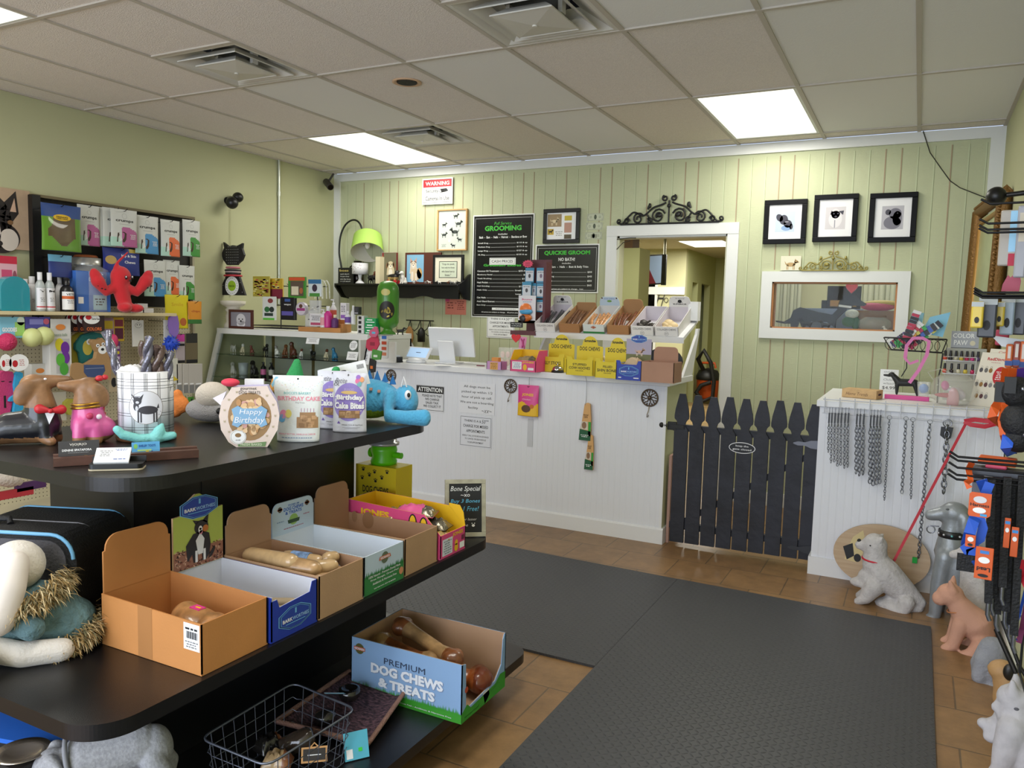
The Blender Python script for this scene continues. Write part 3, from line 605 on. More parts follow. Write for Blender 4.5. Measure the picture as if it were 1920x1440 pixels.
# plaque
def std(l,t,r,b=None,y=SYM,z=None):
    z=SZ if z is None else z;P0=wy(l,t,y);P1=wy(r,t,y);return(P0.x+P1.x)/2,abs(P1.x-P0.x),P0.z-z
x,w,h=std(635,502,663,y=SYM-.04);o=thing('word_plaque','small black plaque with white words at the left shelf end','plaque',(x,SYM-.04,SZ))
MB().bx(-w/2,-.008,0,w/2,.008,h,M('#141416',.5)).build('slab',o,bevel=.002)
Face((0,-.008,0)).text('boss',-w*.1,h*.82,w*.6,h*.13,M('#c9b56a'),.03).text('said don\'t',-w*.05,h*.6,w*.6,h*.08,PAPER).text('forget they',-w*.05,h*.44,w*.6,h*.08,PAPER).text('are the boss',0,h*.28,w*.7,h*.08,PAPER).text('woof woof',-w*.02,h*.14,w*.7,h*.08,PAPER).build(parent=o)
x,w,h=std(655,489,674);o=thing('pitcher','dark glass pitcher behind the white dotted cup','pitcher',(x,SYM+.05,SZ));DGl=M('#201210',.15)
MB().lathe([(.001,0),(.045,0),(.05,.05),(.035,.12),(.03,.15),(.04,h),(.036,h)],DGl).build('body',o)
MB().tube([(-.03,0,h*.9),(-.09,0,h*.75),(-.1,0,h*.4),(-.05,0,h*.2)],.007,DGl).build('handle',o)
x,w,h=std(667,494,691);o=thing('pedestal_cup','white patterned cup on a pedestal foot on the black shelf','cup',(x,SYM-.03,SZ))
MB().lathe([(.001,0),(.045,0),(.04,.012),(.018,.03),(.014,.05),(.02,h*.45),(.001,h*.45)],WHITE).build('foot',o)
MB().lathe([(.02,h*.45),(w/2,h*.47),(w/2,h),(w/2-.004,h),(w/2-.006,h*.5),(.001,h*.5)],WHITE).build('bowl',o)
Fc=Face(fn=lambda u,v,e:Vector(((w/2+e)*math.sin(u/(w/2)),-(w/2+e)*math.cos(u/(w/2)),v)))
for i in range(26):Fc.ell(random.uniform(-.06,.06),random.uniform(h*.52,h*.95),.004,.002,M('#8a4a3a'),n=8,rot=random.random()*3)
Fc.build('pattern',o)
def minidog(name,lab,x,y,z,s,m,m2=None,rz=0,sit=False,cat='figurine',group=None,rz_head=0,ear='flop'):
    """small dog ornament facing +x, s = height"""
    a=MB();m2=m2 or m
    if sit:
        a.ell((-.1*s,0,.27*s),(.24*s,.19*s,.26*s),m,(0,-.5,0));a.limb([(.08*s,0,.5*s),(.12*s,0,.66*s)],[.16*s,.12*s],m)
        for f in(-1,1):a.limb([(.12*s,f*.09*s,.42*s),(.16*s,f*.09*s,.05*s),(.24*s,f*.09*s,.035*s)],[.07*s,.05*s,.05*s],m);a.ell((-.1*s,f*.16*s,.12*s),(.2*s,.08*s,.13*s),m)
        hx,hz=.18*s,.8*s;a.limb([(-.28*s,0,.1*s),(-.42*s,.05*s,.06*s)],[.05*s,.03*s],m)
    else:
        a.limb([(-.3*s,0,.5*s),(.28*s,0,.54*s)],[.17*s,.19*s],m);a.limb([(.3*s,0,.6*s),(.42*s,0,.78*s)],[.14*s,.1*s],m)
        for f in(-1,1):
            a.limb([(.28*s,f*.1*s,.45*s),(.28*s,f*.1*s,.05*s),(.34*s,f*.1*s,.04*s)],[.08*s,.05*s,.045*s],m);a.limb([(-.32*s,f*.1*s,.48*s),(-.26*s,f*.1*s,.3*s),(-.36*s,f*.1*s,.18*s),(-.34*s,f*.1*s,.04*s)],[.1*s,.07*s,.045*s,.045*s],m)
        hx,hz=.48*s,.86*s;a.limb([(-.44*s,0,.58*s),(-.62*s,0,.8*s)],[.05*s,.025*s],m)
    a.ell((hx,0,hz),(.15*s,.13*s,.13*s),m2);a.limb([(hx+.08*s,0,hz-.03*s),(hx+.24*s,0,hz-.06*s)],[.085*s,.06*s],m2)
    for f in(-1,1):
        if ear=='flop':a.ell((hx-.02*s,f*.12*s,hz-.03*s),(.06*s,.03*s,.12*s),m2)
        else:a.limb([(hx-.04*s,f*.08*s,hz+.08*s),(hx-.05*s,f*.1*s,hz+.24*s)],[.05*s,.012*s],m2)
    def mf(c):return 1 if c.z>hz-.2*s and c.x>hx-.2*s else 0
    return organic(a,name,max(.0016,s*.035),None,2,mf if m2!=m else None,[m,m2]if m2!=m else[m],loc=(x,y,z),rz=rz,label=lab,cat=cat,group=group)
BRN=M('#6b3a20',.5);BLK=M('#151312',.45);WHT=M('#dcd8d0',.5);CRM=M('#d8c9a8',.6);GRY=M('#8d8b88',.7)
minidog('dachshund_figurine','black and tan dachshund figurine beside the white cup',sx_(700),SYM-.02,SZ,.12,BLK,BRN,rz=R(-20),group=None)
x,w,h=std(714,478,722);MB().bx(-w/2,-.08,0,w/2,.05,h*.92,M('#d9cfae',.7)).build('paperback',loc=(x,SYM,SZ),label='cream book standing left of the red spined dog book',cat='book')
x,w,h=std(718,474,745);o=thing('dog_book','red spined book with a spaniel on its cover','book',(x,SYM,SZ))
MB().bx(-w/2,-.012,0,w/2,.012,h,M('#7d2a2c',.5)).bx(-w/2+.003,-.009,h,w/2-.002,.009,h+.001,PAPER).build('cover',o)
F=Face((0,-.012,0));F.rect(-w/2+.02,0.003,w/2-.002,h-.003,M('#6d6a52')).up();doghead(F,w*.1,h*.6,w*.55,M('#cdbf9d'),M('#ece5d3'),M('#7d5a3a'),'flop');F.rect(-w/2+.006,h*.2,-w/2+.012,h*.9,M('#c9a24c'));F.build(parent=o)
o=thing('pull_toy_dog','shaggy toy dog on red wheels on the black shelf','figurine',(sx_(737,SYM-.06),SYM-.06,SZ))
organic(MB().limb([(-.03,0,.06),(.03,0,.065)],[.028,.03],BLK).ell((.045,0,.1),(.026,.024,.026),BLK).ell((.06,0,.09),(.02,.016,.015),BLK).limb([(.03,.015,.05),(.03,.015,.02)],[.012,.01],BLK).limb([(-.03,.015,.05),(-.03,.015,.02)],[.012,.01],BLK).limb([(.03,-.015,.05),(.03,-.015,.02)],[.012,.01],BLK).limb([(-.03,-.015,.05),(-.03,-.015,.02)],[.012,.01],BLK),'body',.004,o,2,lambda c:1 if(c.z<.06)else 0,[BLK,M('#b79b5e',.7)])
for a in(-1,1):
    for f in(-1,1):MB().cyl((a*.04,f*.02,.018),(a*.04,f*.03,.018),.018,RED).build('wheel',o)
minidog('white_dog_figurine','small white dog figurine between the book and the painting',sx_(757),SYM-.01,SZ,.13,WHT,sit=True,rz=R(-90))
# painting with brown frame
x,w,h=std(761,474,828,y=SYM+.06);o=thing('dog_painting','blue painting of a pale dog in a brown frame on the shelf','painting',(x,SYM+.06,SZ));BW_=M('#54291c',.5)
MB().bx(-w/2,-.01,0,w/2,.012,h,BW_).build('frame',o,bevel=.002)
F=Face((0,-.01,0));u=-w/2+.02;F.rect(u,.022,u+.19,h-.02,M('#7fb0cf')).up();doghead(F,u+.075,h*.63,.085,M('#dccdb8'),M('#f0e6da'),M('#c79a86'));F.poly([(u+.04,.05),(u+.05,h*.5),(u+.13,h*.5),(u+.17,h*.3),(u+.16,.06),(u+.1,.03)],M('#d8c2a0')).ell(u+.145,h*.35,.03,.05,M('#c49a5e')).up();F.rect(u+.055,.03,u+.075,h*.4,M('#e9dfd2')).rect(u+.1,.03,u+.115,h*.35,M('#e9dfd2'));F.build('canvas',o)
x,w,h=std(813,478,870,y=SYM-.0);o=thing('quote_frame','black framed quotation in a cream mat at the right shelf end','picture frame',(x,SYM,SZ));f=MB()
for a in((-w/2,0,w/2,.022),(-w/2,h-.022,w/2,h),(-w/2,.022,-w/2+.022,h-.022),(w/2-.022,.022,w/2,h-.022)):f.bx(a[0],-.012,a[1],a[2],.012,a[3],BLACK)
f.build('frame',o,bevel=.002)
MB().bx(-w/2+.02,-.004,.02,w/2-.02,.006,h-.02,M('#e2ddc8',.7)).build('mat_board',o)
F=Face((0,-.004,0));F.rect(-w*.3,h*.22,w*.3,h*.78,INK).up();F.rect(-w*.28,h*.24,w*.28,h*.76,M('#cdd6c0',.7)).up()
for k,t in enumerate(('"Dogs do speak,','but only to those','who know how to','listen."')):F.text(t,0,h*(.68-k*.12),w*(.42 if k<3 else .2),h*.075,INK)
F.build(parent=o)
for k,px in enumerate((778,784,800,807,820,826,842,849,855,862)):
    minidog('miniature_dog','tiny dog standing in the row along the shelf front',sx_(px,SYM-.07),SYM-.085,SZ,.032,(WHT,BRN,GRY,WHT,BLK)[k%5],rz=R(200 if k%2 else-20),group='tiny dogs along the shelf front')
# hook rack below the shelf
zr=wy(790,601,YB-.03).z;o=thing('hook_rack','black wire hook rack under the shelf behind the counter','hook rack',(wy(788,600,YB-.03).x,YB-.03,zr));IR=M('#0e0e0e',.5)
MB().tube([(-.16,0,0),(.15,0,0)],.005,IR,6).build('bar',o)
for k in(-.11,0,.11):MB().tube([(k,0,0),(k+.015,-.01,-.06),(k+.03,-.03,-.12),(k+.01,-.05,-.14),(k-.01,-.05,-.12)],.0045,IR,6).tube([(k,0,0),(k-.02,-.01,-.07),(k-.045,-.03,-.1),(k-.06,-.04,-.08)],.0045,IR,6).build('hook',o)
P=wy(768,628,YB-.08);MB().prism([(-.03,-.07),(-.045,-.02),(-.035,.04),(-.01,.08),(.01,.08),(.035,.04),(.045,-.02),(.03,-.07)],-.006,.006,M('#a77b4a',.6)).build('wooden_paddle',loc=P,label='tan wooden paddle hanging from the hook rack',cat='paddle')
P=wy(790,625,YB-.08);MB().lathe([(.001,-.08),(.035,-.08),(.037,0),(.03,.03),(.012,.05),(.001,.055)],IR,n=18).build('black_lantern',loc=P,label='black lidded canister hanging from the hook rack',cat='canister')
# cord from the ceiling on the right
c0=wy(1731,246,YB-.03);c1=wy(1764,315,YB-.05);c2=wy(1800,352,YB-.06);c3=Vector((5.60,6.1,wy(1850,378,6.1).z))
MB().tube([c0,c0.lerp(c1,.5)+Vector((-.01,0,-.02)),c1,c1.lerp(c2,.5)+Vector((0,0,-.02)),c2,c3],.0035,M('#2c2c22',.6),6).build('power_cord',label='thin dark cord sagging from the ceiling to the right corner',cat='cord')
# ================================================================ counters, case, gate, mats
def at(l,t,r,b,z):
    P=wz((l+r)/2,b,z);return P,abs(wy(r,b,P.y).x-wy(l,b,P.y).x),(b-t)*ps(P)
def bead(hexc,pitch=.04,rough=.45):
    """beadboard panel paint: fine vertical grooves as bump"""
    m=bpy.data.materials.new('beadboard');m.use_nodes=True;nt=m.node_tree;b=nt.nodes['Principled BSDF']
    b.inputs['Base Color'].default_value=lin(hexc);b.inputs['Roughness'].default_value=rough
    tc=nt.nodes.new('ShaderNodeTexCoord');w=nt.nodes.new('ShaderNodeTexWave');w.bands_direction='X';w.inputs['Scale'].default_value=.314/pitch;w.inputs['Distortion'].default_value=0
    cr=nt.nodes.new('ShaderNodeMapRange');cr.inputs[1].default_value=0;cr.inputs[2].default_value=.12
    bp=nt.nodes.new('ShaderNodeBump');bp.inputs['Strength'].default_value=.35;bp.inputs['Distance'].default_value=.003
    for a,c in((tc.outputs['Object'],w.inputs['Vector']),(w.outputs['Fac'],cr.inputs[0]),(cr.outputs[0],bp.inputs['Height']),(bp.outputs['Normal'],b.inputs['Normal'])):nt.links.new(a,c)
    return m
BEAD=bead('#dfe1e8');CT=M('#e2e3e6',.35)
o=thing('service_counter','long white beadboard service counter with a white top','counter',(2.73,4.95,0))
MB().bx(-1.13,-.2,0,1.12,.25,1.0,BEAD).build('body',o)
MB().bx(-1.13,-.235,1.0,1.145,.32,1.04,CT).build('countertop',o,bevel=.003)
MB().prism([(-.2,0),(-.216,0),(-.216,.09),(-.208,.1),(-.2,.1)],-1.13,1.135,CT,'yz').bx(1.12,-.2,0,1.135,.25,.1,CT).build('plinth',o)
MB().bx(1.105,-.203,.1,1.122,-.18,1.0,CT).bx(1.1205,-.2,.1,1.1225,.25,1.0,M('#cfd3ad',.6)).build('end_trim',o)
# riser on the counter
o=thing('counter_riser','white slanted riser shelf at the right end of the counter','shelf riser',(3.87,5.1,1.041))
for x in(-1.12,-.018):
    MB().prism([(-.06,0),(.17,0),(.32,.31),(.27,.31),(.25,.27)]if x>-1 else[(-.02,0),(.17,0),(.32,.31),(.27,.31)],x,x+.018,CT,'yz').build('side_panel',o)
m_=MB();m_.prism([(-.02,.215),(-.035,.255),(.33,.37),(.33,.355),(-.015,.235)],-1.105,-.018,CT,'yz');m_.build('slanted_shelf',o)
# display case
CW=M('#dadbd8',.45);o=thing('display_case','white framed glass display case with a sloping front, left of the counter','display case',(.03,4.7,0));L=1.56
MB().bx(0,-.02,1.195,L,.55,1.24,CW).build('top',o,bevel=.003)
for x in(0,L-.035):MB().prism([(-.02,1.2),(.02,1.2),(-.18,.5),(-.22,.5)],x,x+.035,CW,'yz').build('corner_post',o)
MB().bx(0,-.23,0,L,.55,.52,CW).build('base_cabinet',o)
MB().bx(0,.53,.52,L,.55,1.2,M('#b9b8a2',.6)).build('back_panel',o)
MB().bx(L-.02,-.1,.52,L,.55,1.2,M('#c9cac4',.5)).build('right_side',o);MB().bx(L+.005,-.03,1.042,L+.26,-.015,1.195,CW).build('end_screen',o)
MB().prism([(0,1.195),(.004,1.195),(-.196,.52),(-.2,.52)],.035,L-.035,pane('case_glass',1.15),'yz').build('front_glass',o)
for z in(1.03,.845):MB().bx(.04,-.06 if z>1 else-.1,z-.006,L-.04,.5,z,pane('shelf_glass',1.25,(.8,.9,.85,1))).build('glass_shelf',o)
for x in(.09,.55,1.1):MB().bx(x,.515,.55,x+.02,.53,1.18,M('#8b7a4e',.4,.7)).build('shelf_standard',o)
# right counter
o=thing('white_cabinet','white beadboard cabinet against the right wall with chains hanging in front','cabinet',(4.75,4.65,0))
MB().bx(0,0,0,.885,.85,.955,BEAD).build('body',o);MB().bx(-.015,-.025,.955,.885,.87,.99,CT).build('top',o,bevel=.003)
MB().bx(-.012,-.014,0,.885,0,.1,CT).bx(-.012,0,0,0,.85,.1,CT).build('plinth',o)
MB().bx(3.868,4.80,0,3.885,5.0,.56,M('#b58f80',.6)).build('leaning_board',label='dusty pink board leaning on the counter end behind the gate',cat='board')
# gate
GB=M('#23252f',.6,bump=.25,bs=25,var=.3,vs=6);o=thing('picket_gate','dark navy picket gate between the two white counters','gate',(3.94,4.79,0))
for i in range(9):
    w=.0435;h=.955-.004*(i%3);c=i*.0965;b0=.018+.002*i
    A=[(w,b0),(w,.70),(w,.72),(w-.004,.735),(w-.016,.75),(w-.02,.766),(w-.014,.785),(w,.80),(w+.001,.82),(w-.004,.86),(.018,h)]
    MB().prism([(c+a,z)for a,z in A]+[(c-a,z)for a,z in reversed(A)],-.009,.009,GB).build('picket',o)
for z in(.12,.74):MB().bx(-.055,.009,z-.02,.815,.045,z+.02 if z<.5 else z+.02,GB).build('rail',o)
MB().prism([(.0,.135),(.03,.165),(.80,.70),(.80,.66),(.05,.135)],.01,.03,GB).build('diagonal_brace',o)
F=Face((0,-.0095,0));F.ell(.375,.655,.078,.034,WHITE).up();F.ell(.375,.655,.074,.030,M('#15171d',.5)).up();F.text('keep the',.375,.665,.075,.014,WHITE,.01).text('gate closed',.375,.645,.11,.014,WHITE,.01);F.build('sign',o)
for z,m_ in((.715,M('#6d6f78',.45,.5)),(.095,M('#2a2c33',.5))):
    h=MB();h.prism([(.665,z-.003),(.69,z-.012),(.73,z-.01),(.76,z-.022),(.80,z-.025),(.80,z+.025),(.76,z+.022),(.73,z+.01),(.69,z+.012),(.665,z+.003)],-.0125,-.0095,m_)
    h.build('hinge',o)
MB().bx(-.085,-.012,.725,-.03,.01,.775,M('#141414',.5)).bx(-.06,-.02,.738,.02,-.008,.762,M('#141414',.5)).tube([(-.085,-.03,.755),(-.1,-.035,.755)],.012,M('#141414',.5)).ell((-.115,-.03,.755),(.02,.018,.02),M('#101010',.6)).build('latch',o)
# mats
MATM=bpy.data.materials.new('ribbed_rubber');MATM.use_nodes=True;nt=MATM.node_tree;b=nt.nodes['Principled BSDF']
b.inputs['Base Color'].default_value=lin('#3a3b3e');b.inputs['Roughness'].default_value=.5;b.inputs['Specular IOR Level'].default_value=.55
tc=nt.nodes.new('ShaderNodeTexCoord');sp=nt.nodes.new('ShaderNodeSeparateXYZ');nt.links.new(tc.outputs['Object'],sp.inputs[0])
def mth(op,a,b_=None,c=None):
    n=nt.nodes.new('ShaderNodeMath');n.operation=op
    for i,q in enumerate((a,b_,c)):
        if q is None:continue
        if isinstance(q,(int,float)):n.inputs[i].default_value=q
        else:nt.links.new(q,n.inputs[i])
    return n.outputs[0]
# raised diamond-plate bars: alternate +45/-45 on a checker of cells
PIT=.0225
u=mth('DIVIDE',sp.outputs[0],PIT);v=mth('DIVIDE',sp.outputs[1],PIT);fu=mth('FLOOR',u);fv=mth('FLOOR',v)
par=mth('MODULO',mth('ADD',mth('ADD',fu,fv),1000),2);sgn=mth('SUBTRACT',mth('MULTIPLY',par,2),1)
cu=mth('SUBTRACT',mth('FRACT',u),.5);cv=mth('MULTIPLY',mth('SUBTRACT',mth('FRACT',v),.5),sgn)
al=mth('MULTIPLY',mth('ADD',cu,cv),.707);ac=mth('MULTIPLY',mth('SUBTRACT',cu,cv),.707)
dd=mth('ADD',mth('POWER',mth('DIVIDE',mth('ABSOLUTE',al),.5),2),mth('POWER',mth('DIVIDE',mth('ABSOLUTE',ac),.15),2))
hh=mth('MAXIMUM',mth('SUBTRACT',1,dd),0)
bp=nt.nodes.new('ShaderNodeBump');bp.inputs['Strength'].default_value=1;bp.inputs['Distance'].default_value=.0022
nt.links.new(hh,bp.inputs['Height']);nt.links.new(bp.outputs['Normal'],b.inputs['Normal'])
MB().prism([(4.136,-1),(5.352,-1),(5.352,4.09),(4.136,4.12)],.0005,.012,MATM,'xy').build('rubber_mat',bevel=.002,label='black diamond plate rubber floor mat running towards the camera',cat='floor mat')
MB().prism([(1.6,2.9),(4.134,2.895),(4.134,4.12),(1.6,4.2)],.0005,.011,MATM,'xy').build('rubber_mat',bevel=.002,label='black diamond plate rubber floor mat lying along the service counter',cat='floor mat')
# ---------------------------------------------------------------- black tiered gondola
BK=M('#0f0f12',.33,spec=.5);BKT=M('#131214',.28,bump=.12,bs=500,spec=.6)
o=thing('gondola_shelving','black three-tier gondola shelving in the foreground','shelving',(3.0,2.6,0))
def slab(x0,x1,y0,y1,r,n=20):
    pts=[]
    for cx,cy,a0 in((x1-r,y0+r,-90),(x1-r,y1-r,0),(x0+r,y1-r,90),(x0+r,y0+r,180)):
        pts+=[(cx+r*math.cos(R(a0+90*k/n)),cy+r*math.sin(R(a0+90*k/n)))for k in range(n+1)]
    return pts
for z,xe,yn,r,th in((1.0,.565,-1.39,.16,.035),(.58,.825,-1.66,.1,.035),(.15,.97,-2.0,.08,.035)):
    MB().prism(slab(-xe+.2,xe,yn,-.01 if z>.2 else .03,r if z>.2 else .08),z-th,z,BKT,'xy',BK).build('shelf',o,bevel=.002)
MB().bx(-.1,-1.155,0,.28,-.18,.966,BK).build('upright_panel',o)
MB().bx(-.3,-1.25,0,.42,-.15,.545,BK).build('lower_cabinet',o)
MB().bx(-.4,-1.9,0,.85,-.05,.115,BK).build('plinth',o)
MB().bx(.2805,-.92,.6,.2825,-.918,.966,M('#050506',.5)).build('panel_seam',o)
# ================================================================ display cartons
def rcap(w,h0,h1,r,n=5,notch=0):
    """flap outline: from h0 up to h1 with rounded top corners"""
    p=[(-w/2,h0),(w/2,h0)]
    if notch:p+=[(w/2,h1-r-notch),(w/2-notch,h1-r-notch*.6)];
    ww=w/2-notch
    p+=[(ww-r+r*math.cos(R(a*90/n)),h1-r+r*math.sin(R(a*90/n)))for a in range(n+1)]+[(-ww+r-r*math.sin(R(a*90/n)),h1-r+r*math.cos(R(a*90/n)))for a in range(n+1)]
    if notch:p+=[(-w/2+notch,h1-r-notch*.6),(-w/2,h1-r-notch)]
    return p
def carton(lab,loc,rz,w,d,hf,hb,m,mi,head=None,mh=None,rx=0,front=None,cat='box',t=.004,side=None,group=None,name='display_carton'):
    """open tray; front faces local -y. head=(height above back wall, width fraction, radius)"""
    o=thing(name,lab,cat,loc,rz,group,rx=rx);b=MB()
    b.bx(-w/2,-d/2,0,w/2,d/2,t,m)
    sp_=side or[(-d/2,t),(d/2,t),(d/2,hb),(-d/2,hf)]
    for x0,x1,mm in((-w/2,-w/2+t*.5,m),(-w/2+t*.5,-w/2+t,mi),(w/2-t*.5,w/2,m),(w/2-t,w/2-t*.5,mi)):b.prism(sp_,x0,x1,mm,'yz')
    b.bx(-w/2+t,-d/2+t,t,w/2-t,d/2-t,t+.001,mi)
    fp=front or[(-w/2,t),(w/2,t),(w/2,hf),(-w/2,hf)]
    b.prism(fp,-d/2,-d/2+t*.5,m);b.prism([(max(-w/2+t,min(w/2-t,a)),c)for a,c in fp],-d/2+t*.5,-d/2+t,mi)
    b.bx(-w/2,d/2-t*.5,0,w/2,d/2,hb,m);b.bx(-w/2+t,d/2-t,t,w/2-t,d/2-t*.5,hb,mi)
    b.build('tray',o)
    if head:MB().prism(rcap(w*head[1],hb,hb+head[0],head[2],notch=head[3]if len(head)>3 else 0),d/2-t*1.2,d/2,mh or mi).build('header_flap',o)
    o['w']=w;o['d']=d
    return o
def ff(o,d):return Face((0,-d/2,0))
def fs(o,w,s=-1):return Face((s*w/2,0,0),(0,s,0)if s<0 else(0,1,0))
ORC=M('#c08247',.65,var=.05,vs=5,bump=.05,bs=200);ORI=M('#b07640',.7,var=.06,vs=6)
BLU=M('#2038a0',.45);BLUL=M('#6fb2e0',.5);TAN=M('#ad8a68',.75,var=.06,vs=7,bump=.06,bs=200);TANI=M('#a07c5e',.8,var=.05,vs=7)
SKY=M('#b9cbdb',.5);SKYI=M('#cfd6df',.6);GRS=M('#2f7a3e',.6);PNK=M('#d8497f',.5);PNKL=M('#e05a96',.5);YEL=M('#d9c21e',.5);YEL2=M('#e6b61c',.5)
def badge(F,cu,cv,w,h,big=True):
    """blue hexagon badge"""
    for k,(s,m)in enumerate(((1,BLUL),(.95,M('#1a2c7c',.5)),(.88,BLUL),(.85,M('#23409c',.5)))):
        a,c=w/2*s,h/2*s;F.poly([(cu-a,cv-c*.45),(cu-a*.35,cv-c),(cu+a*.35,cv-c),(cu+a,cv-c*.45),(cu+a,cv+c*.45),(cu+a*.35,cv+c),(cu-a*.35,cv+c),(cu-a,cv+c*.45)],m).up()
    F.text('BARK',cu-w*.24,cv-h*.05,w*.3,h*.16,WHITE,.03).text('WORTHIES',cu+w*.16,cv-h*.05,w*.5,h*.16,M('#9fc9ee'),.01).rect(cu-w*.02,cv+h*.15,cu+w*.03,cv+h*.38,BLUL).rect(cu-w*.3,cv-h*.24,cu+w*.3,cv-h*.21,BLUL)
    return F
SZ5=.581
def gpos(y0,y1,xf,d):return(xf-d/2,(y0+y1)/2,SZ5)
Z=R(90)
# 1 large orange-brown carton
o=carton('large orange-brown carton at the near end of the middle shelf',gpos(1.217,1.422,3.808,.35),Z,.205,.35,.122,.128,ORC,ORI,(.145,.95,.035,.006))
F=fs(o,.205);F.rect(-.04,.0,.01,.1275,M('#a5703c',.6)).rect(.118,.055,.170,.118,WHITE).up();F.lines(.144,.105,.04,.01,1,INK)
for k in range(14):F.rect(.127+k*.0026,.082,.127+k*.0026+.0008*(1+k%3),.099,INK)
F.lines(.144,.068,.042,.018,3,M('#777777'));F.build('shipping_label',o)
# 2 blue carton with dog header
w,d=.17,.36
o=carton('blue carton with a tall collie picture header on the middle shelf',gpos(1.426,1.598,3.816,d),Z,w,d,.118,.118,BLU,M('#c9cbd4',.6),None,front=[(-w/2,.004),(w/2,.004),(w/2,.118),(w*.38,.118),(w*.33,.092),(-w*.33,.085),(-w*.38,.108),(-w/2,.108)])
MB().prism([(-w/2,.135),(w/2,.135),(w/2,.325),(w*.31,.322),(w*.30,.35),(w*.02,.385),(-w*.06,.385),(-w*.3,.352),(-w*.32,.322),(-w/2,.320)],d/2-.006,d/2,CARD).build('header_card',o,loc=(0,0,.0073)).scale.z=.82
F=Face((0,d/2-.006,0));F.poly([(-w/2,.135),(w/2,.135),(w/2,.325),(w*.31,.322),(w*.30,.35),(w*.02,.385),(-w*.06,.385),(-w*.3,.352),(-w*.32,.322),(-w/2,.320)],M('#a9b552',.5)).up()
F.rect(-w/2,.136,w/2,.2,M('#8f5f4c',.6)).up()
for i in range(150):
    x,y=random.uniform(-w*.48,w*.48),random.uniform(.138,.205);F.ell(x,y,.005,.002,M(random.choice(['#b48a72','#7a3f35','#c9a08c','#5b3a34'])),n=6,rot=random.random()*3)
F.up();D_=M('#231f24');F.poly([(-.04,.16),(-.045,.215),(-.02,.25),(.01,.255),(.035,.24),(.04,.2),(.035,.165),(.024,.15),(.012,.15),(.008,.185),(-.004,.185),(-.006,.15),(-.02,.15),(-.024,.18)],D_)
F.ell(.008,.268,.024,.024,D_).poly([(-.012,.28),(-.022,.298),(.0,.290)],D_).poly([(.012,.288),(.034,.312),(.03,.276)],D_).up();F.poly([(-.004,.175),(-.012,.225),(.004,.25),(.018,.225),(.012,.175)],M('#d9d7da')).rect(-.014,.150,-.006,.19,M('#d9d7da')).rect(.014,.150,.022,.19,M('#d9d7da')).ell(.045,.17,.006,.02,D_,rot=-.5).ell(.022,.26,.01,.012,M('#b46a33')).up();F.ell(.004,.26,.007,.013,M('#e3e0e0')).ell(.006,.25,.006,.007,M('#c77c8c')).ell(.004,.262,.004,.004,INK)
badge(F.up(),.0,.34,.13,.075);F.build('header_print',o,loc=(0,0,.0073)).scale.z=.82
F=ff(o,d);badge(F,0,.045,.12,.06);F.build('front_print',o)
MB().limb([(-.10,0,.03),(.07,.01,.05)],[.009,.011],M('#8f7f66',.6)).build('chew_stick',loc=(3.70,1.50,SZ5),rz=R(8),label='pale bully stick lying in the blue collie carton',cat='dog chew')
MB().limb([(-.12,0,.03),(.10,0,.07)],[.01,.012],M('#9b8a70',.6)).build('chew_stick',loc=(3.69,1.53,SZ5),label='grey wrapped stick leaning to the front of the blue collie carton',cat='dog chew')
# 3 brown carton with marrow bones
o=carton('brown carton of wrapped marrow bones next to the blue collie carton',gpos(1.603,1.797,3.816,.36),Z,.192,.36,.122,.122,TAN,TANI,(.12,.93,.03,.006))
# 4 white-blue carton
w,d=.20,.37
o=carton('empty pale blue and green grass printed carton on the middle shelf',gpos(1.803,2.005,3.812,d),Z,w,d,.12,.12,SKY,SKYI,(.105,.95,.025,.004),SKY)
F=ff(o,d);F.rect(-w/2+.001,.0,w/2-.001,.056,GRS).up()
for i in range(46):x=-w/2+.004+i*(w-.008)/46;F.poly([(x,.054),(x+.006,.054),(x+.003,.06+.012*random.random())],GRS)
F.ell(0,.095,.018,.018,M('#5c6a55')).up();F.poly([(-.03,.091),(.03,.091),(.026,.102),(-.026,.102)],M('#c4623f')).up();F.text('REDBARN',0,.0965,.045,.007,WHITE,.02)
for k,t in enumerate(('100% Natural - Premium Dental Made','Free Range, Grass-Fed','Antibiotic & Hormone Free')):F.text(t,0,.052-k*.012,.16-.02*k,.007,WHITE,.01)
F.ell(.085,.03,.011,.012,M('#c98a63')).text('www.treats',0,.012,.11,.004,WHITE);F.build('front_print',o)
F=Face((0,d/2-.0048,-.022));F.text('PREMIUM',0,.232,.05,.007,M('#5a7fc0'),.01).text('DOG CHEWS',0,.221,.09,.012,M('#2f5fb5'),.03).text('& TREATS',0,.208,.075,.010,M('#2f5fb5'),.03).ell(0,.183,.02,.018,M('#8fb55e')).up();F.poly([(-.024,.172),(.024,.172),(.028,.184),(-.028,.184)],M('#2e4a30'))
for f in(-1,1):F.ell(f*.062,.225,.009,.009,M('#5c4a35')).rect(f*.062-.011,.222,f*.062+.011,.228,M('#c4623f'))
F.lines(-.06,.185,.03,.006,1,M('#7590b4')).lines(.06,.19,.03,.006,1,M('#b4758a')).lines(0,.158,.09,.006,1,M('#b4758a'));F.build('header_print',o)
# 5 brown carton, stained
o=carton('empty brown carton with round grease stains on the middle shelf',gpos(2.012,2.205,3.81,.38),Z,.19,.38,.122,.118,TAN,TANI,(.12,.93,.03,.006))
F=Face((-.095+.0042,0,0),(0,-1,0));F=Face((.095-.0042,0,0),(0,-1,0));F.ell(.04-.14,.1,.025,.03,M('#8a6748',.5)).ell(-.17+.01,.105,.012,.02,M('#8f6c4e',.5));F.build('grease_stain',o)
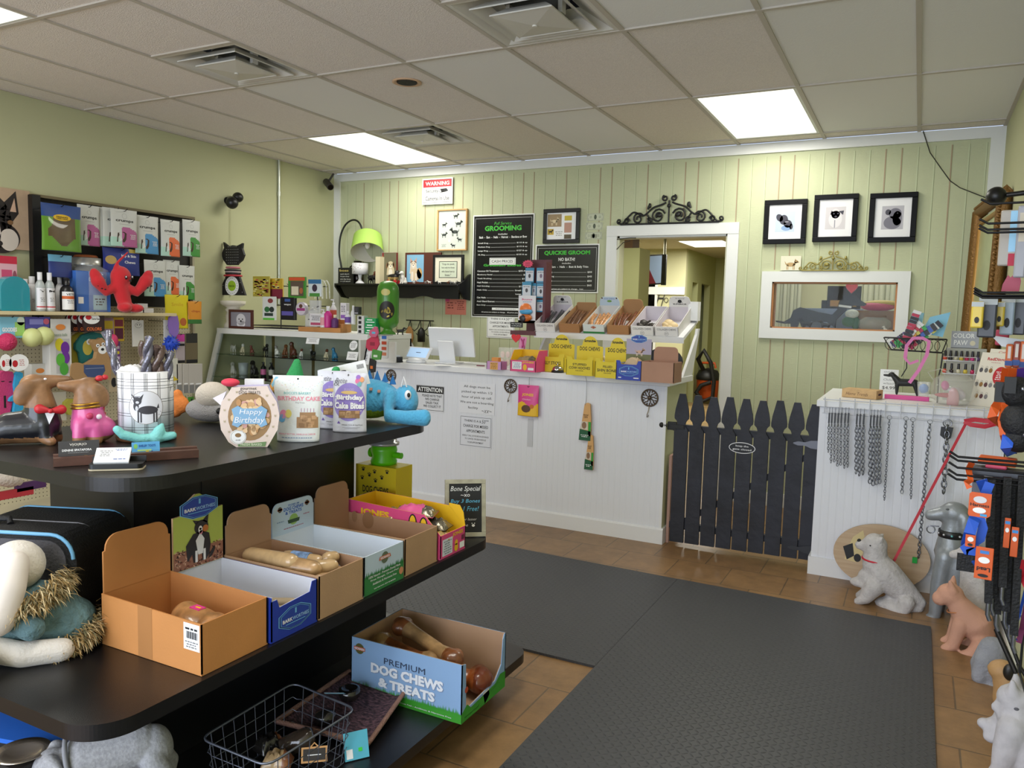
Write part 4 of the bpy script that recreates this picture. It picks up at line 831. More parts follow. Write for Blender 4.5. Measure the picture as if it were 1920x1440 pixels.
# 6 pink carton
w,d=.165,.40
o=carton('pink and yellow carton of pouched treats at the far end of the middle shelf',gpos(2.215,2.38,3.815,d),Z,w,d,.083,.16,PNK,YEL2,None,side=[(-d/2,.004),(d/2,.004),(d/2,.16),(-d*.33,.148),(-d/2,.083)])
MB().prism([(-d/2,.083),(-d*.33,.147),(-d*.33,.157),(-d*.44,.155),(-d*.48,.13)],w/2-.004,w/2-.001,YEL2,'yz').build('inner_flap',o)
F=fs(o,w);F.text('JONES',-.08,.122,.13,.03,YEL2,.05).ell(.085,.11,.018,.035,INK).ell(.13,.105,.018,.035,INK).up();F.ell(.085,.11,.013,.03,YEL2).ell(.13,.105,.013,.03,YEL2);F.build('side_print',o)
F=ff(o,d);F.text('JONES',.03,.068,.07,.017,YEL2,.04).rect(-.07,.008,-.005,.066,M('#d6dbe3')).up();F.lines(-.037,.036,.05,.05,6,M('#7b8794'));F.ell(.02,.02,.012,.014,YEL2).ell(.02,.038,.010,.010,YEL2).rect(.043,.01,.075,.032,PAPER)
for k in range(7):F.rect(.055+k*.003,.038,.0565+k*.003,.056,INK)
F.build('front_print',o)
# wrapped bones
def bone(name,lab,P,q,L_,r,m,m2=None,group=None,wrap=None):
    a=MB();a.limb([(-L_/2,0,0),(-L_*.25,0,r*.1),(L_*.25,0,-r*.1),(L_/2,0,0)],[r,r*.72,r*.72,r],m)
    for s in(-1,1):
        for f in(-1,1):a.ell((s*L_*.47,f*r*.55,0),(r*.8,r*.75,r*.85),m)
    ob=organic(a,name,r*.14,None,2,(lambda c:1 if abs(c.x)>L_*.36 else 0)if m2 else None,[m,m2]if m2 else[m],loc=P,label=lab,cat='dog chew',group=group);ob.rotation_euler=q;return ob
BN=M('#a5835a',.35,var=.25,vs=30,coat=.4);BNM=M('#7c4a2a',.35,var=.35,vs=25,coat=.5);BNL=M('#bb9c72',.3,var=.15,vs=30,coat=.5)
MB().limb([(-.13,0,0),(.05,0,.02)],[.027,.024],BNL).build('marrow_bone',loc=(3.62,1.66,SZ5+.105),rz=R(-8),label='long pale marrow bone at the back of the bone carton',cat='dog chew')
def roll(lab,P,rz,L_,r,m,band=None):
    b_=MB();b_.limb([(-L_/2,0,0),(L_/2,0,0)],[r,r*.9],m);
    o=b_.build('marrow_bone',loc=P,rz=rz,label=lab,cat='dog chew')
    if band:MB().cyl((-L_*.35,0,0),(L_*.25,0,0),r*1.05,band,n=18).build('label_band',o)
    return o
BLB=M('#7f9cc8',.35,var=.4,vs=60)
roll('marrow bone with a blue label at the rear of the bone carton',(3.63,1.745,SZ5+.10),R(10),.10,.022,BNL,BLB)
roll('clear wrapped ring end marrow bone in the middle of the bone carton',(3.70,1.665,SZ5+.108),R(10),.07,.03,BN)
roll('tan knuckle bone beside the ring end bone in the carton',(3.74,1.71,SZ5+.105),R(60),.045,.024,BNL)
roll('short blue labelled bone near the front right of the bone carton',(3.745,1.745,SZ5+.085),R(-10),.045,.022,BN,BLB)
roll('short bone against the front right corner of the bone carton',(3.72,1.765,SZ5+.115),R(80),.02,.02,BNL)
roll('small wrapped bone against the front wall of the bone carton',(3.765,1.68,SZ5+.085),R(50),.04,.018,BN)
# bone in carton 1
a=MB();a.ell((0,0,.035),(.085,.05,.035),BN).ell((-.06,.01,.035),(.04,.045,.034),BN).ell((.06,0,.035),(.045,.05,.035),BN)
o=organic(a,'wrapped_knuckle_bone',.006,None,3,None,[M('#a8794d',.3,var=.4,vs=25,coat=.6)],loc=(3.675,1.325,SZ5+.01),rz=R(-5),label='plastic wrapped knuckle bone with a pink tag in the large orange-brown carton',cat='dog chew')
o.scale=(1,.9,1.3);MB().bx(-.02,-.012,.060,.015,.012,.070,M('#d33a86',.4)).bx(-.008,-.004,.0702,.01,.002,.0706,YEL2).build('pink_tag',o)
# pouches in the pink carton
def wad(name,lab,P,s,m,m2,seed,rz=0,cat='treat pouch',group=None):
    random.seed(seed);a=MB();nu,nv=14,10;vs=[]
    for j in range(nv+1):
        for i in range(nu+1):
            u,v=i/nu-.5,j/nv-.5;e=(1-(2*u)**4)*(1-(2*v)**4);vs.append((u*s[0],v*s[1],s[2]*e*(.6+.5*random.random())+.002))
    n=len(vs);vs+=[(x,y,-.001)for x,y,z in vs];fs_=[]
    for j in range(nv):
        for i in range(nu):q=j*(nu+1)+i;fs_+=[(q,q+1,q+nu+2,q+nu+1),(n+q,n+q+nu+1,n+q+nu+2,n+q+1)]
    for i in range(nu):fs_+=[(i,n+i,n+i+1,i+1),(nv*(nu+1)+i,nv*(nu+1)+i+1,n+nv*(nu+1)+i+1,n+nv*(nu+1)+i)]
    for j in range(nv):q=j*(nu+1);fs_+=[(q,q+nu+1,n+q+nu+1,n+q),(q+nu,n+q+nu,n+q+2*nu+1,q+2*nu+1)]
    a.add(vs,fs_,m,True);k=a.mat(m2)
    for i,f in enumerate(a.f[:2*nu*nv]):
        c=sum((a.v[q]for q in f),Vector())/4
        if c.x>s[0]*.18:a.mi[i]=k
    o=a.build(name,loc=P,rz=rz,label=lab,cat=cat,group=group);return o
SIL=M('#8b8473',.2,.7,bump=.3,bs=60);CLR=M('#a08a66',.2,.2,coat=.6)
wad('treat_pouch','silver and pink treat pouch on top in the pink carton',(3.66,2.29,SZ5+.125),(.15,.10,.03),PNKL,SIL,3,R(20))
wad('treat_pouch','clear treat pouch beside the silver one in the pink carton',(3.60,2.28,SZ5+.11),(.13,.1,.03),CLR,CLR,4,R(60))
wad('treat_pouch','dark windowed treat pouch in the middle of the pink carton',(3.73,2.30,SZ5+.085),(.12,.08,.03),M('#3b342b',.3),SIL,5,R(10))
wad('treat_pouch','tan treat pouch at the front of the pink carton',(3.765,2.29,SZ5+.06),(.07,.10,.025),M('#b99b5c',.4),CLR,6,R(30))
random.seed(11)
# chalkboard sign
P,w,h=at(838,892,914,1008,SZ5);o=thing('chalkboard_sign','small framed chalkboard advertising a bone special at the shelf end','chalkboard',(3.745,2.50,SZ5+.001),R(38),rx=0)
WD=M('#a09c86',.7,var=.15,vs=30);w,h=.155,.215
T_=Matrix.Rotation(R(-10),4,'X');b_=MB();b_.T=T_
for a in((-w/2,0,w/2,.016),(-w/2,h-.016,w/2,h),(-w/2,.016,-w/2+.016,h-.016),(w/2-.016,.016,w/2,h-.016)):b_.bx(a[0],-.006,a[1],a[2],.008,a[3],WD)
b_.build('frame',o,bevel=.0015);b_=MB();b_.T=T_;b_.bx(-w/2+.014,-.001,.014,w/2-.014,.005,h-.014,M('#121313',.6)).build('board',o)
MB().prism([(.0,.0),(.06,0),(.045,.19),(.04,.19)],-.04,.04,WD,'yz').build('easel_leg',o)
CH=M('#e6e6e2');CB=M('#5db4d6');F=Face((0,-.0012,0));F.mb.T=T_
F.text('Bone Special',0,.178,.11,.024,CH,-.005,slant=.25).text('~xo',0,.155,.035,.010,CH,0).text('Buy 3 Bones',0,.132,.11,.018,CB,0,slant=.25).text('Get 1 Free!',0,.105,.10,.018,CB,0,slant=.25).text('Equal or lesser',0,.064,.085,.012,CH,-.01,slant=.25).text('value',-.01,.044,.04,.010,CH,-.01,slant=.25).ell(.03,.042,.006,.005,CH,n=10).ell(.025,.05,.002,.002,CH,n=6).ell(.035,.05,.002,.002,CH,n=6);F.build('chalk_lettering',o)
# ---------------------------------------------------------------- lower shelf
SZL=.151;w,d=.29,.43
SKYB=M('#8fb2dc',.5);GR2=M('#3c9a2c',.55)
o=carton('large sky blue premium dog chews carton of big bones on the lowest shelf',(4.03-d/2,2.012+w/2,SZL),Z,w,d,.06,.19,SKYB,M('#b08d70',.8),None,side=[(-d/2,.004),(d/2,.004),(d/2,.19),(-d/2,.19)],front=[(-w/2,.004),(w/2,.004),(w/2,.19),(w*.46,.19),(w*.43,.175),(w*.4,.09),(w*.25,.05),(-w*.4,.035),(-w*.42,.185),(-w/2,.19)],t=.005)
F=fs(o,w);hh_=.155
F.rect(-d/2,0,d/2,.03,GR2).up()
for i in range(120):x=-d/2+.003+i*(d-.008)/120;F.poly([(x,.028),(x+.004,.028),(x+.002,.033+.016*random.random())],GR2)
F.ell(-d/2+.035,.155,.018,.018,M('#5d5a2c')).up();F.rect(-d/2+.012,.149,-d/2+.058,.161,M('#c4502f')).up();F.text('REDBARN',-d/2+.035,.155,.04,.008,WHITE,.03)
F.text('PREMIUM',.0,.137,.16,.02,M('#34425e'),0).text('DOG CHEWS',.01,.102,.28,.034,M('#8797b8'),.06).text('& TREATS',.01,.06,.22,.032,M('#8797b8'),.06).up();F.text('DOG CHEWS',.008,.104,.28,.034,M('#eef1f8'),.05).text('& TREATS',.008,.062,.22,.032,M('#eef1f8'),.05).text('Free Range, Grass Fed - Antibiotic & Hormone Free',.05,.012,.26,.006,WHITE,.01);F.build('side_print',o)
F=ff(o,d);F.poly([(-w/2,0),(w/2,0),(w/2,.055),(w*.44,.058),(w*.37,.06),(w*.25,.04),(-w*.3,.03),(-w*.38,.05),(-w/2,.03)],GR2).poly([(-.01,.042),(.03,.045),(.035,.02),(.005,.0)],M('#dcdcdc')).ell(-w*.4,.1,.01,.01,M('#c4502f')).text('Free Range Grass Fed',.07,.03,.08,.005,WHITE,.01,rot=.2).text('Premium Dental',-.08,.012,.09,.005,WHITE,.01);F.build('front_print',o)
bone('large_bone','long shrink wrapped shin bone across the top of the premium carton',(3.79,2.18,SZL+.15),(0,R(8),R(-14)),.27,.033,BN,BNM)
bone('large_bone','rounded knuckle bone at the back left of the premium carton',(3.74,2.12,SZL+.125),(0,R(10),R(5)),.19,.036,BNM,BN)
bone('large_bone','dark roasted meaty bone at the front of the premium carton',(3.93,2.17,SZL+.065),(0,R(5),R(25)),.13,.045,M('#8a4a22',.3,var=.5,vs=25,coat=.5),M('#6a3018',.3,var=.3,coat=.5))
bone('large_bone','pale bone lying low along the near side of the premium carton',(3.84,2.09,SZL+.06),(0,0,R(0)),.2,.03,BNL,BN)
# woven tray with treats
WV=bpy.data.materials.new('woven_seagrass');WV.use_nodes=True;nt=WV.node_tree;b=nt.nodes['Principled BSDF'];b.inputs['Roughness'].default_value=.7
tc=nt.nodes.new('ShaderNodeTexCoord');mp=nt.nodes.new('ShaderNodeMapping');mp.inputs['Scale'].default_value=(70,170,170);n=nt.nodes.new('ShaderNodeTexNoise');n.inputs['Scale'].default_value=1;n.inputs['Detail'].default_value=3
cr=nt.nodes.new('ShaderNodeValToRGB');cr.color_ramp.elements[0].color=lin('#2a1a24');cr.color_ramp.elements[0].position=.4;cr.color_ramp.elements[1].color=lin('#6f5058');cr.color_ramp.elements[1].position=.68
bp=nt.nodes.new('ShaderNodeBump');bp.inputs['Strength'].default_value=.9;bp.inputs['Distance'].default_value=.004
for a_,c_ in((tc.outputs['Object'],mp.inputs[0]),(mp.outputs[0],n.inputs['Vector']),(n.outputs['Fac'],cr.inputs[0]),(cr.outputs[0],b.inputs['Base Color']),(n.outputs['Fac'],bp.inputs['Height']),(bp.outputs['Normal'],b.inputs['Normal'])):nt.links.new(a_,c_)
C4=[Vector((3.50,1.78,SZL+.05)),Vector((3.80,1.71,SZL+.05)),Vector((3.83,1.99,SZL+.05)),Vector((3.60,2.03,SZL+.05))]
C4=[wz(518,1352,.2),wz(690,1395,.17),wz(765,1288,.2),wz(655,1258,.2)]
vs=[];n_=14
for j in range(n_+1):
    for i in range(n_+1):
        u,v=i/n_,j/n_;p=C4[0].lerp(C4[1],u).lerp(C4[3].lerp(C4[2],u),v);k=max(abs(2*u-1),abs(2*v-1));p.z-=.028*(1-k**3);vs.append(p)
n0=len(vs);vs+=[p-Vector((0,0,.010))for p in vs];fs_=[];S=n_+1
for j in range(n_):
    for i in range(n_):q=j*S+i;fs_+=[(q,q+1,q+S+1,q+S),(n0+q,n0+q+S,n0+q+S+1,n0+q+1)]
edge=[i for i in range(S)]+[j*S+n_ for j in range(1,S)]+[n_*S+i for i in range(n_-1,-1,-1)]+[j*S for j in range(n_-1,0,-1)]
for i,q in enumerate(edge):r_=edge[(i+1)%len(edge)];fs_.append((q,n0+q,n0+r_,r_))
o=thing('woven_tray','dark purple woven seagrass tray on the lowest shelf','tray',(0,0,0));MB().add(vs,fs_,WV,True).build('base',o)
MB().tube([vs[q]for q in edge],.0075,M('#8f6a5c',.7,bump=.8,bs=200),8,closed=True).build('rim',o)
for k,(px,py)in enumerate(((520,1362),(600,1375))):pass
# treats on the tray
def mug(lab,P,r,h,m,tg=None):
    o=thing('wrapped_chew',lab,'dog chew',P);MB().lathe([(.001,0),(r*.8,.002),(r,h*.4),(r*.95,h),(r*.7,h*1.05),(r*.55,h*.8),(.001,h*.75)],m).build('chew',o)
    if tg:tg(o)
    return o
DKP=M('#1c1a19',.15,coat=.7)
P=wz(655,1300,.2);mug('round black rubber chew with a teal label on the woven tray',(P.x,P.y,.182),.035,.035,DKP)
P=wz(628,1318,.2);t_=MB();t_.T=Matrix.Translation((0,0,.03))@Matrix.Rotation(R(-30),4,'X');t_.bx(-.03,-.02,0,.03,.02,.0015,M('#8ab7cc',.5)).build('teal_label',loc=(P.x,P.y,.20),rz=R(30),label='pale teal product card lying on the woven tray',cat='card')
P=wz(610,1345,.19);t_=MB();t_.lathe([(.001,0),(.035,.004),(.03,.03),(.001,.04)],DKP);t_.build('wrapped_chew',loc=(P.x,P.y,.175),label='dark wrapped chew on the near part of the woven tray',cat='dog chew')
P=wz(655,1400,.16);t_=MB();t_.T=Matrix.Rotation(R(-20),4,'X');t_.bx(-.035,-.001,0,.035,.001,.075,M('#58b2cc',.5)).bx(-.03,-.002,.005,-.012,-.001,.03,PAPER).bx(.005,-.002,.02,.016,-.001,.03,M('#3fd04a')).build('teal_card',loc=(3.875,1.70,.153),rz=R(55),label='teal hang card with a green sticker beside the wire basket',cat='card')
# wire basket
WR=M('#7a7f8c',.35,.8);B0=wz(375,1385,.3);B1=wz(550,1280,.3);B2=wz(668,1330,.3);B3=wz(500,1437,.3)
zt_,zb_=.30,.155
o=thing('wire_basket','grey wire grid basket of chews on the lowest shelf','basket',(0,0,0))
cor=[B0,B1,B2,B3];cen=sum(cor,Vector())/4
def rc(s,z):
    out=[]
    for i in range(4):
        a,b2,c2=cor[i-1],cor[i],cor[(i+1)%4];a=cen+(a-cen)*s;b2=cen+(b2-cen)*s;c2=cen+(c2-cen)*s;r_=.035
        p0=b2+(a-b2).normalized()*r_;p1=b2+(c2-b2).normalized()*r_
        for t in(0,.25,.5,.75,1):q=p0.lerp(b2,t).lerp(b2.lerp(p1,t),t);out.append(Vector((q.x,q.y,z)))
    return out
MB().tube(rc(1,zt_),.0032,WR,8,closed=True).build('rim',o)
g=MB()
for k,z in enumerate((.262,.226,.19)):g.tube([p+Vector((0,0,.004*math.sin(i*2.1)))for i,p in enumerate(rc(.97-.02*k,z))],.0013,WR,5,closed=True)
g.tube(rc(.9,zb_),.0016,WR,5,closed=True)
def seg(i,t,s,z):a,c=cor[i],cor[(i+1)%4];q=a.lerp(c,t);q=cen+(q-cen)*s;return Vector((q.x,q.y,z))
for i in range(4):
    n_=9 if i%2==0 else 6
    for k in range(1,n_):t=k/n_;g.tube([seg(i,t,1.0,zt_+.002),seg(i,t,1.01,zt_-.008),seg(i,t,.96,.22),seg(i,t,.9,zb_)],.0013,WR,5)
for k in range(1,6):g.tube([seg(0,k/6,.9,zb_),seg(2,1-k/6,.9,zb_)],.0012,WR,5)
g.build('wire_mesh',o)
P=wz(560,1385,.2);o=thing('glass_jar','dark glass jar lying in the wire basket','jar',(P.x,P.y,.19),R(40));a=MB();a.T=Matrix.Rotation(R(70),4,'Y');a.lathe([(.001,-.05),(.03,-.048),(.032,.03),(.022,.045),(.001,.046)],M('#3a3028',.12,coat=.6),n=18);a.build('body',o)
P=wz(520,1415,.2);wad('wrapped_chew','pale tan wrapped chew near the front of the wire basket',(P.x,P.y,.175),(.08,.06,.035),BNL,BNM,21,R(30),cat='dog chew')
P=wz(505,1385,.2);wad('wrapped_chew','dark wrapped chew near the back of the wire basket',(P.x,P.y,.175),(.08,.06,.04),DKP,BNM,22,R(80),cat='dog chew')
P=wz(590,1420,.2);o=thing('price_tag','tan framed chalk price tag clipped to the wire basket','price tag',(P.x-.01,P.y+.01,.2),R(40),rx=R(-35))
MB().bx(-.035,-.002,-.02,.035,.002,.02,M('#c0905a',.6)).bx(-.03,-.003,-.015,.03,-.001,.015,M('#2b2622',.7)).build('board',o);MB().tube([(-.01,0,.02),(0,0,.03),(.01,0,.02)],.002,M('#c0905a')).build('tie',o)
F=Face((0,-.0032,0));F.rect(-.018,-.002,.018,.0,PAPER);F.build(parent=o)
P=wz(340,1437,.3);MB().bx(-.06,-.05,0,.06,.05,.006,M('#c9c8bc',.7,bump=.3,bs=40)).build('slate_card',loc=(P.x-.01,P.y-.04,.26),rz=R(25),label='corner of a pale rough card at the bottom edge left of the basket',cat='card')
# ================================================================ things on the black gondola
ZT=1.001
def gt(px,py,z=ZT):return wz(px,py,z)
FACE=lambda P:math.atan2(P.x-CAM.x,-(P.y-CAM.y))*0+math.atan2((P-CAM).x*-1,(P-CAM).y)   # turn local -y to the camera
def pouch(name,lab,loc,rz,w,h,d,m,cat='treat pouch',group=None,wtop=None,tilt=0,cells=None,parent=None):
    """filled stand-up pouch, base at z=0, front faces -y; returns (object, face)"""
    nu,nv=30,36;wt=wtop or w
    def hw(v):return(w+(wt-w)*v)/2*(1-.03*math.sin(PI*v))
    def off(u,v):
        k=min(1,abs(u)/max(1e-6,hw(min(1,max(0,v/h)))));t=min(1,max(0,v/h));return d/2*max(0,(1-k**2.4))**.6*(1-t**1.8)**.8
    root=thing(name,lab,cat,loc,rz,group,rx=tilt);a=MB();vs=[]
    for s in(-1,1):
        for j in range(nv+1):
            for i in range(nu+1):
                v=h*j/nv;u=(2*i/nu-1)*hw(j/nv);vs.append((u,s*off(u,v)+(0 if s>0 else-.0004),v))
    N=(nu+1)*(nv+1);f1=[];f2=[]
    for j in range(nv):
        for i in range(nu):q=j*(nu+1)+i;f1.append((q,q+1,q+nu+2,q+nu+1));f2.append((N+q,N+q+nu+1,N+q+nu+2,N+q+1))
    e=[(i,N+i,N+i+1,i+1)for i in range(nu)]
    a.add(vs,f1+f2+e,m,True)
    if cells:
        for k,f in enumerate(f1):
            i,j=k%nu,k//nu;mm=cells((i+.5)/nu,(j+.5)/nv)
            if mm:a.mi[k]=a.mat(mm)
    a.build('bag',root)
    F=Face(fn=lambda u,v,e:Vector((u,-off(u,v)-e-.0006,v)));F.o=root;return F
SILB=M('#b3b3ba',.3,.3,bump=.15,bs=40)
PUR=M('#8b78c4',.4);PURD=M('#6a4fa8',.4)
# birthday cookie carton: flat sleeve with oval window
P=gt(468,838);s_=ps(P);w,h=.155,.175
P=Vector((3.43,1.735,ZT));AB=FACE(P)*.85
o=thing('cookie_gift_box','oval windowed Happy Birthday dog cookie box with a purple body','treat box',P,AB);o.scale=(1.12,1.12,1.06)
PKB=M('#dccac0',.5);LIL=M('#b9b4d8',.7,bump=.5,bs=80)
def ov(k,a,c,n=28):return[(a*math.cos(2*PI*i/n),k+c*math.sin(2*PI*i/n))for i in range(n)]
q=[(-.035,.0),(.045,.0),(.052,.012),(.072,.05),(.077,.09),(.07,.13),(.05,.165),(.046,.176),(-.046,.172),(-.052,.16),(-.072,.13),(-.079,.09),(-.074,.05),(-.055,.015)]
MB().prism(q,-.006,-.004,PKB).build('front_card',o)
MB().prism([(a*.96,c)for a,c in q],-.004,.05,LIL).build('plush_body',o)
COK=M('#c09a6c',.6,var=.15,vs=40);F=Face((0,-.006,0));F.ell(0,.088,.056,.069,M('#9c7a52')).up()
for i in range(70):
    a_,r_=random.random()*2*PI,math.sqrt(random.random())*.9;F.ell(r_*.05*math.cos(a_),.088+r_*.062*math.sin(a_),.010,.0065,M(random.choice(['#d8b488','#c89d6c','#e0bf96','#b98a5a','#cf9d94'])),n=12,rot=random.random()*3)
    if i%12==0:F.up()
F.build('cookie_window',o)
B_=MB();B_.prism([(-.045,.065),(-.03,.058),(-.02,.068),(.02,.068),(.03,.058),(.046,.066),(.04,.085),(.046,.108),(.03,.12),(.018,.112),(-.018,.112),(-.03,.12),(-.046,.11),(-.04,.088)],-.012,-.0085,M('#7fa9cc',.5));B_.build('bone_cookie',o,bevel=.002)
F=Face((0,-.0122,0));F.text('Happy',.004,.101,.058,.018,WHITE,.0,slant=.2).text('Birthday',.0,.077,.076,.022,WHITE,.0,slant=.2);F.build('icing_lettering',o)
F=Face((0,-.0068,0),step=.0004);F.text('gourmet',-.003,.167,.042,.010,INK,0).text('DOG TREATS',0,.157,.055,.009,INK,0)
for a_ in range(0,360,24):
    if 60<a_<120 or 230<a_<300:continue
    c_,t_=.066*math.cos(R(a_)),.09+.078*math.sin(R(a_));F.ell(c_,t_,.0028,.0024,M('#b3a58a'),n=8).ell(c_-.002,t_+.003,.001,.001,M('#b3a58a'),n=6).ell(c_+.002,t_+.003,.001,.001,M('#b3a58a'),n=6)
F.poly([(-.03,.002),(.04,.002),(.043,.016),(.0,.012),(-.032,.014)],M('#6d8c5c')).up();F.text('FRESH BAKED',.004,.008,.055,.007,M('#d8dcc4'),.01).ell(-.03,.03,.021,.021,PAPER).up();F.ring(-.03,.03,.019,.019,.0008,M('#9a8a70')).ell(-.03,.035,.008,.006,M('#8a6a44')).text('BOXER',-.03,.021,.012,.003,INK,.01);F.build('card_print',o)
MB().ell((-.05,.0,.185),(.024,.014,.012),M('#d0374f',.7)).prism([(-.075,.12),(-.095,.14),(-.06,.16)],-.002,.01,M('#e6dfe6',.7)).build('plush_crest',o)
MB().bx(-.02,.05,0,.03,.07,.19,M('#dcdcdc',.6)).build('back_card',o)
# plush behind: duck-like plush with orange beak and cream head
P=gt(385,800);o=thing('duck_plush','grey and cream duck plush with an orange tail, behind the cookie box','dog toy',(2.88,2.02,ZT),R(10))
OGP=M('#dc8038',.8,bump=.4,bs=120);CRP=M('#d8cfc4',.9,bump=.5,bs=150);GRP=M('#b0aeb0',.9,bump=.9,bs=220)
organic(MB().ell((.05,0,.045),(.1,.06,.045),GRP),'body',.006,o,2)
organic(MB().ell((.07,-.01,.10),(.065,.055,.05),CRP),'head',.006,o,2)
organic(MB().ell((-.07,-.02,.06),(.045,.02,.035),OGP).ell((-.10,-.02,.03),(.04,.025,.022),OGP).ell((-.075,-.02,.095),(.02,.015,.02),OGP),'orange_tail',.005,o,2)
MB().ell((.13,-.05,.05),.012,BLACK).build('eye',o)
# bags
P=Vector((3.47,1.90,ZT));w,h=.19,.215
CKB=M('#dfe3e3',.5,bump=.25,bs=25)
F=pouch('birthday_treat_bag','white Birthday Cake dog treat bag with balloons and a cake window',P,FACE(P)*.7,.14,.21,.05,CKB,wtop=.17);F.o.scale=(.95,1,1)
F.text("BOCCE'S BAKERY",0,.155,.09,.008,M('#7fc0c0'),.02).text('BIRTHDAY CAKE',.004,.138,.14,.014,M('#e58fa2'),.03).text('Dog Treats',.01,.125,.03,.004,INK,0)
F.rect(.0,.045,.068,.08,M('#a5805a')).rect(.01,.08,.06,.095,M('#a5805a')).up()
for i in range(12):F.rect(*(lambda x,y:(x,y,x+.015,y+.012))(random.uniform(.0,.05),random.uniform(.046,.075)),M(random.choice(['#b99068','#8d6a46','#c49c74'])))
for k in range(5):F.rect(.014+k*.010,.096,.0155+k*.010,.108,M('#b06a9a'))
F.ell(-.045,.088,.012,.014,M('#e58fb0')).ell(-.028,.09,.011,.013,M('#e8da78')).ell(-.05,.075,.012,.013,M('#6fb0dc')).poly([(-.09,.18),(-.075,.205),(-.065,.205),(-.085,.17)],M('#8fc6e0')).text('PEANUT BUTTER, VANILLA & CAROB',0,.025,.12,.006,M('#e58fa2'),.01).lines(0,.014,.1,.006,1,M('#7f97b4')).ell(0,.20,.003,.003,INK)
for i in range(60):F.ell(random.uniform(-.08,.08),random.uniform(.16,.2),.0012,.0007,M(random.choice(['#e58fa2','#7fc0c0','#9a9a9a','#e8da78'])),n=6,rot=random.random()*3)
F.build('print',F.o)
def cakebites(lab,P,rz,mir=0):
    SLV=M('#b9bac2',.3,.25,bump=.2,bs=30)
    F=pouch('cake_bites_bag',lab,P,rz,.118,.205,.045,M('#cbccd6',.35,.1,bump=.25,bs=30),cells=None)
    F.ell(0,.105,.054,.066,PUR).up().poly([(-.035,.04),(-.028,.03),(-.04,.03)],PURD);F.up();F.text('&',-.045,.17,.02,.02,M('#7a7a84'),-.01).text("Petite",-.028,.178,.04,.018,M('#7a7a84'),0,slant=.3)
    F.text('BRANDED',0,.148,.035,.008,M('#b8a8e0'),.02).ell(0,.138,.028,.006,M('#d8b878')).text('Birthday',.004,.118,.094,.024,PURD,.10).text('Cake Bites',.002,.092,.104,.026,PURD,.10).up().up();F.text('Birthday',.003,.119,.092,.022,WHITE,.05).text('Cake Bites',.001,.093,.102,.023,WHITE,.05)
    F.rect(-.034,.05,.038,.076,M('#8d6a48')).up()
    for i in range(14):F.rect(*(lambda x,y:(x,y,x+.014,y+.010))(random.uniform(-.034,.024),random.uniform(.05,.066)),M(random.choice(['#b99068','#c9a57c','#a07c54'])))
    for a_,c_,m in((.03,.19,'#9a6fc4'),(.042,.183,'#e09a6a'),(.028,.178,'#e070a0'),(.034,.168,'#6fb0b8')):F.ell(a_,c_,.008,.009,M(m))
    F.text('Wheat, Corn & Soy Free',.012,.026,.07,.005,INK,.01).lines(.01,.016,.06,.006,2,M('#8a8a94')).ell(-.005,.198,.002,.003,INK);F.build('print',F.o)
P=Vector((3.475,2.15,ZT));cakebites('front silver Birthday Cake Bites bag beside the blue plush',P,FACE(P)*.7)
P=Vector((3.40,2.15,ZT));cakebites('rear silver Birthday Cake Bites bag, half behind its twin',P+Vector((-.02,.03,0)),FACE(P)*.7)
# green plush behind bags with white header card
o=thing('green_plush','green plush toy behind the birthday bags','dog toy',(3.22,2.22,ZT),R(20));GP=M('#2f9455',.85,bump=.4,bs=120)
organic(MB().ell((0,0,.06),(.1,.05,.06),GP).limb([(-.03,0,.1),(-.05,0,.17),(-.04,0,.225)],[.04,.035,.014],GP).limb([(.09,0,.1),(.11,0,.2)],[.025,.016],GP).limb([(-.1,0,.03),(-.16,-.02,.02)],[.03,.02],GP),'body',.006,o,3)
organic(MB().ell((-.10,-.01,.15),(.035,.025,.025),GP).ell((-.12,-.01,.13),(.02,.02,.02),GP),'orange_mane',.006,o,1,None,[M('#cf8f3f',.9,bump=.6,bs=100)])
o=thing('header_card','white product header card leaning behind the birthday bags','card',(3.34,2.30,ZT),FACE(Vector((3.3,2.3,1)))*.6);a=MB();a.T=Matrix.Translation((0,0,.13))@Matrix.Rotation(R(-14),4,'Y');a.bx(-.09,0,0,.09,.002,.09,PAPER).build('card',o)
MB().bx(-.02,0,0,.06,.004,.16,M('#d9d9d9',.7)).build('backing',o)
F=Face((0,0,0));F.mb.T=a.T;F.ell(0,.065,.013,.005,INK).text('happy',-.065,.06,.04,.014,INK,.02).text('paws',-.065,.042,.04,.014,INK,.02).lines(.02,.03,.1,.02,3,M('#9a9a9a'))
for k in range(9):F.rect(.055+k*.003,.062,.0565+k*.003,.078,INK)
F.build(parent=o)
# blue plush creature
o=thing('blue_plush','fluffy blue plush creature with a lime belly lying at the far end of the gondola','dog toy',(3.38,2.42,ZT),R(28));o.scale=(1.0,1.2,1.5);BP=M('#4fa8d6',.9,bump=.5,bs=110,sheen=.3);LM=M('#a4c83c',.9,bump=.5,bs=110)
organic(MB().ell((-.03,.02,.055),(.125,.062,.052),BP).ell((.115,.01,.052),(.05,.045,.042),BP).limb([(-.10,-.03,.06),(-.05,-.065,.045),(-.09,-.085,.018),(-.16,-.08,.018)],[.028,.022,.018,.018],BP).limb([(.06,-.02,.06),(.06,-.06,.02),(.13,-.075,.018),(.20,-.07,.018)],[.028,.02,.018,.022],BP).limb([(-.14,.02,.06),(-.2,.02,.03)],[.04,.02],BP),'body',.0055,o,2,lambda c:1 if(c.z<.028 and abs(c.x)<.12 and c.y>-.05)else 0,[BP,LM])
for k in range(7):MB().prism([(-.13+k*.03,.093+.012*math.sin(k/6*PI)),(-.105+k*.03,.093+.012*math.sin(k/6*PI)),(-.118+k*.03,.117+.012*math.sin(k/6*PI))],.015,.025,M('#2f74b8',.9)).build('back_spike',o)
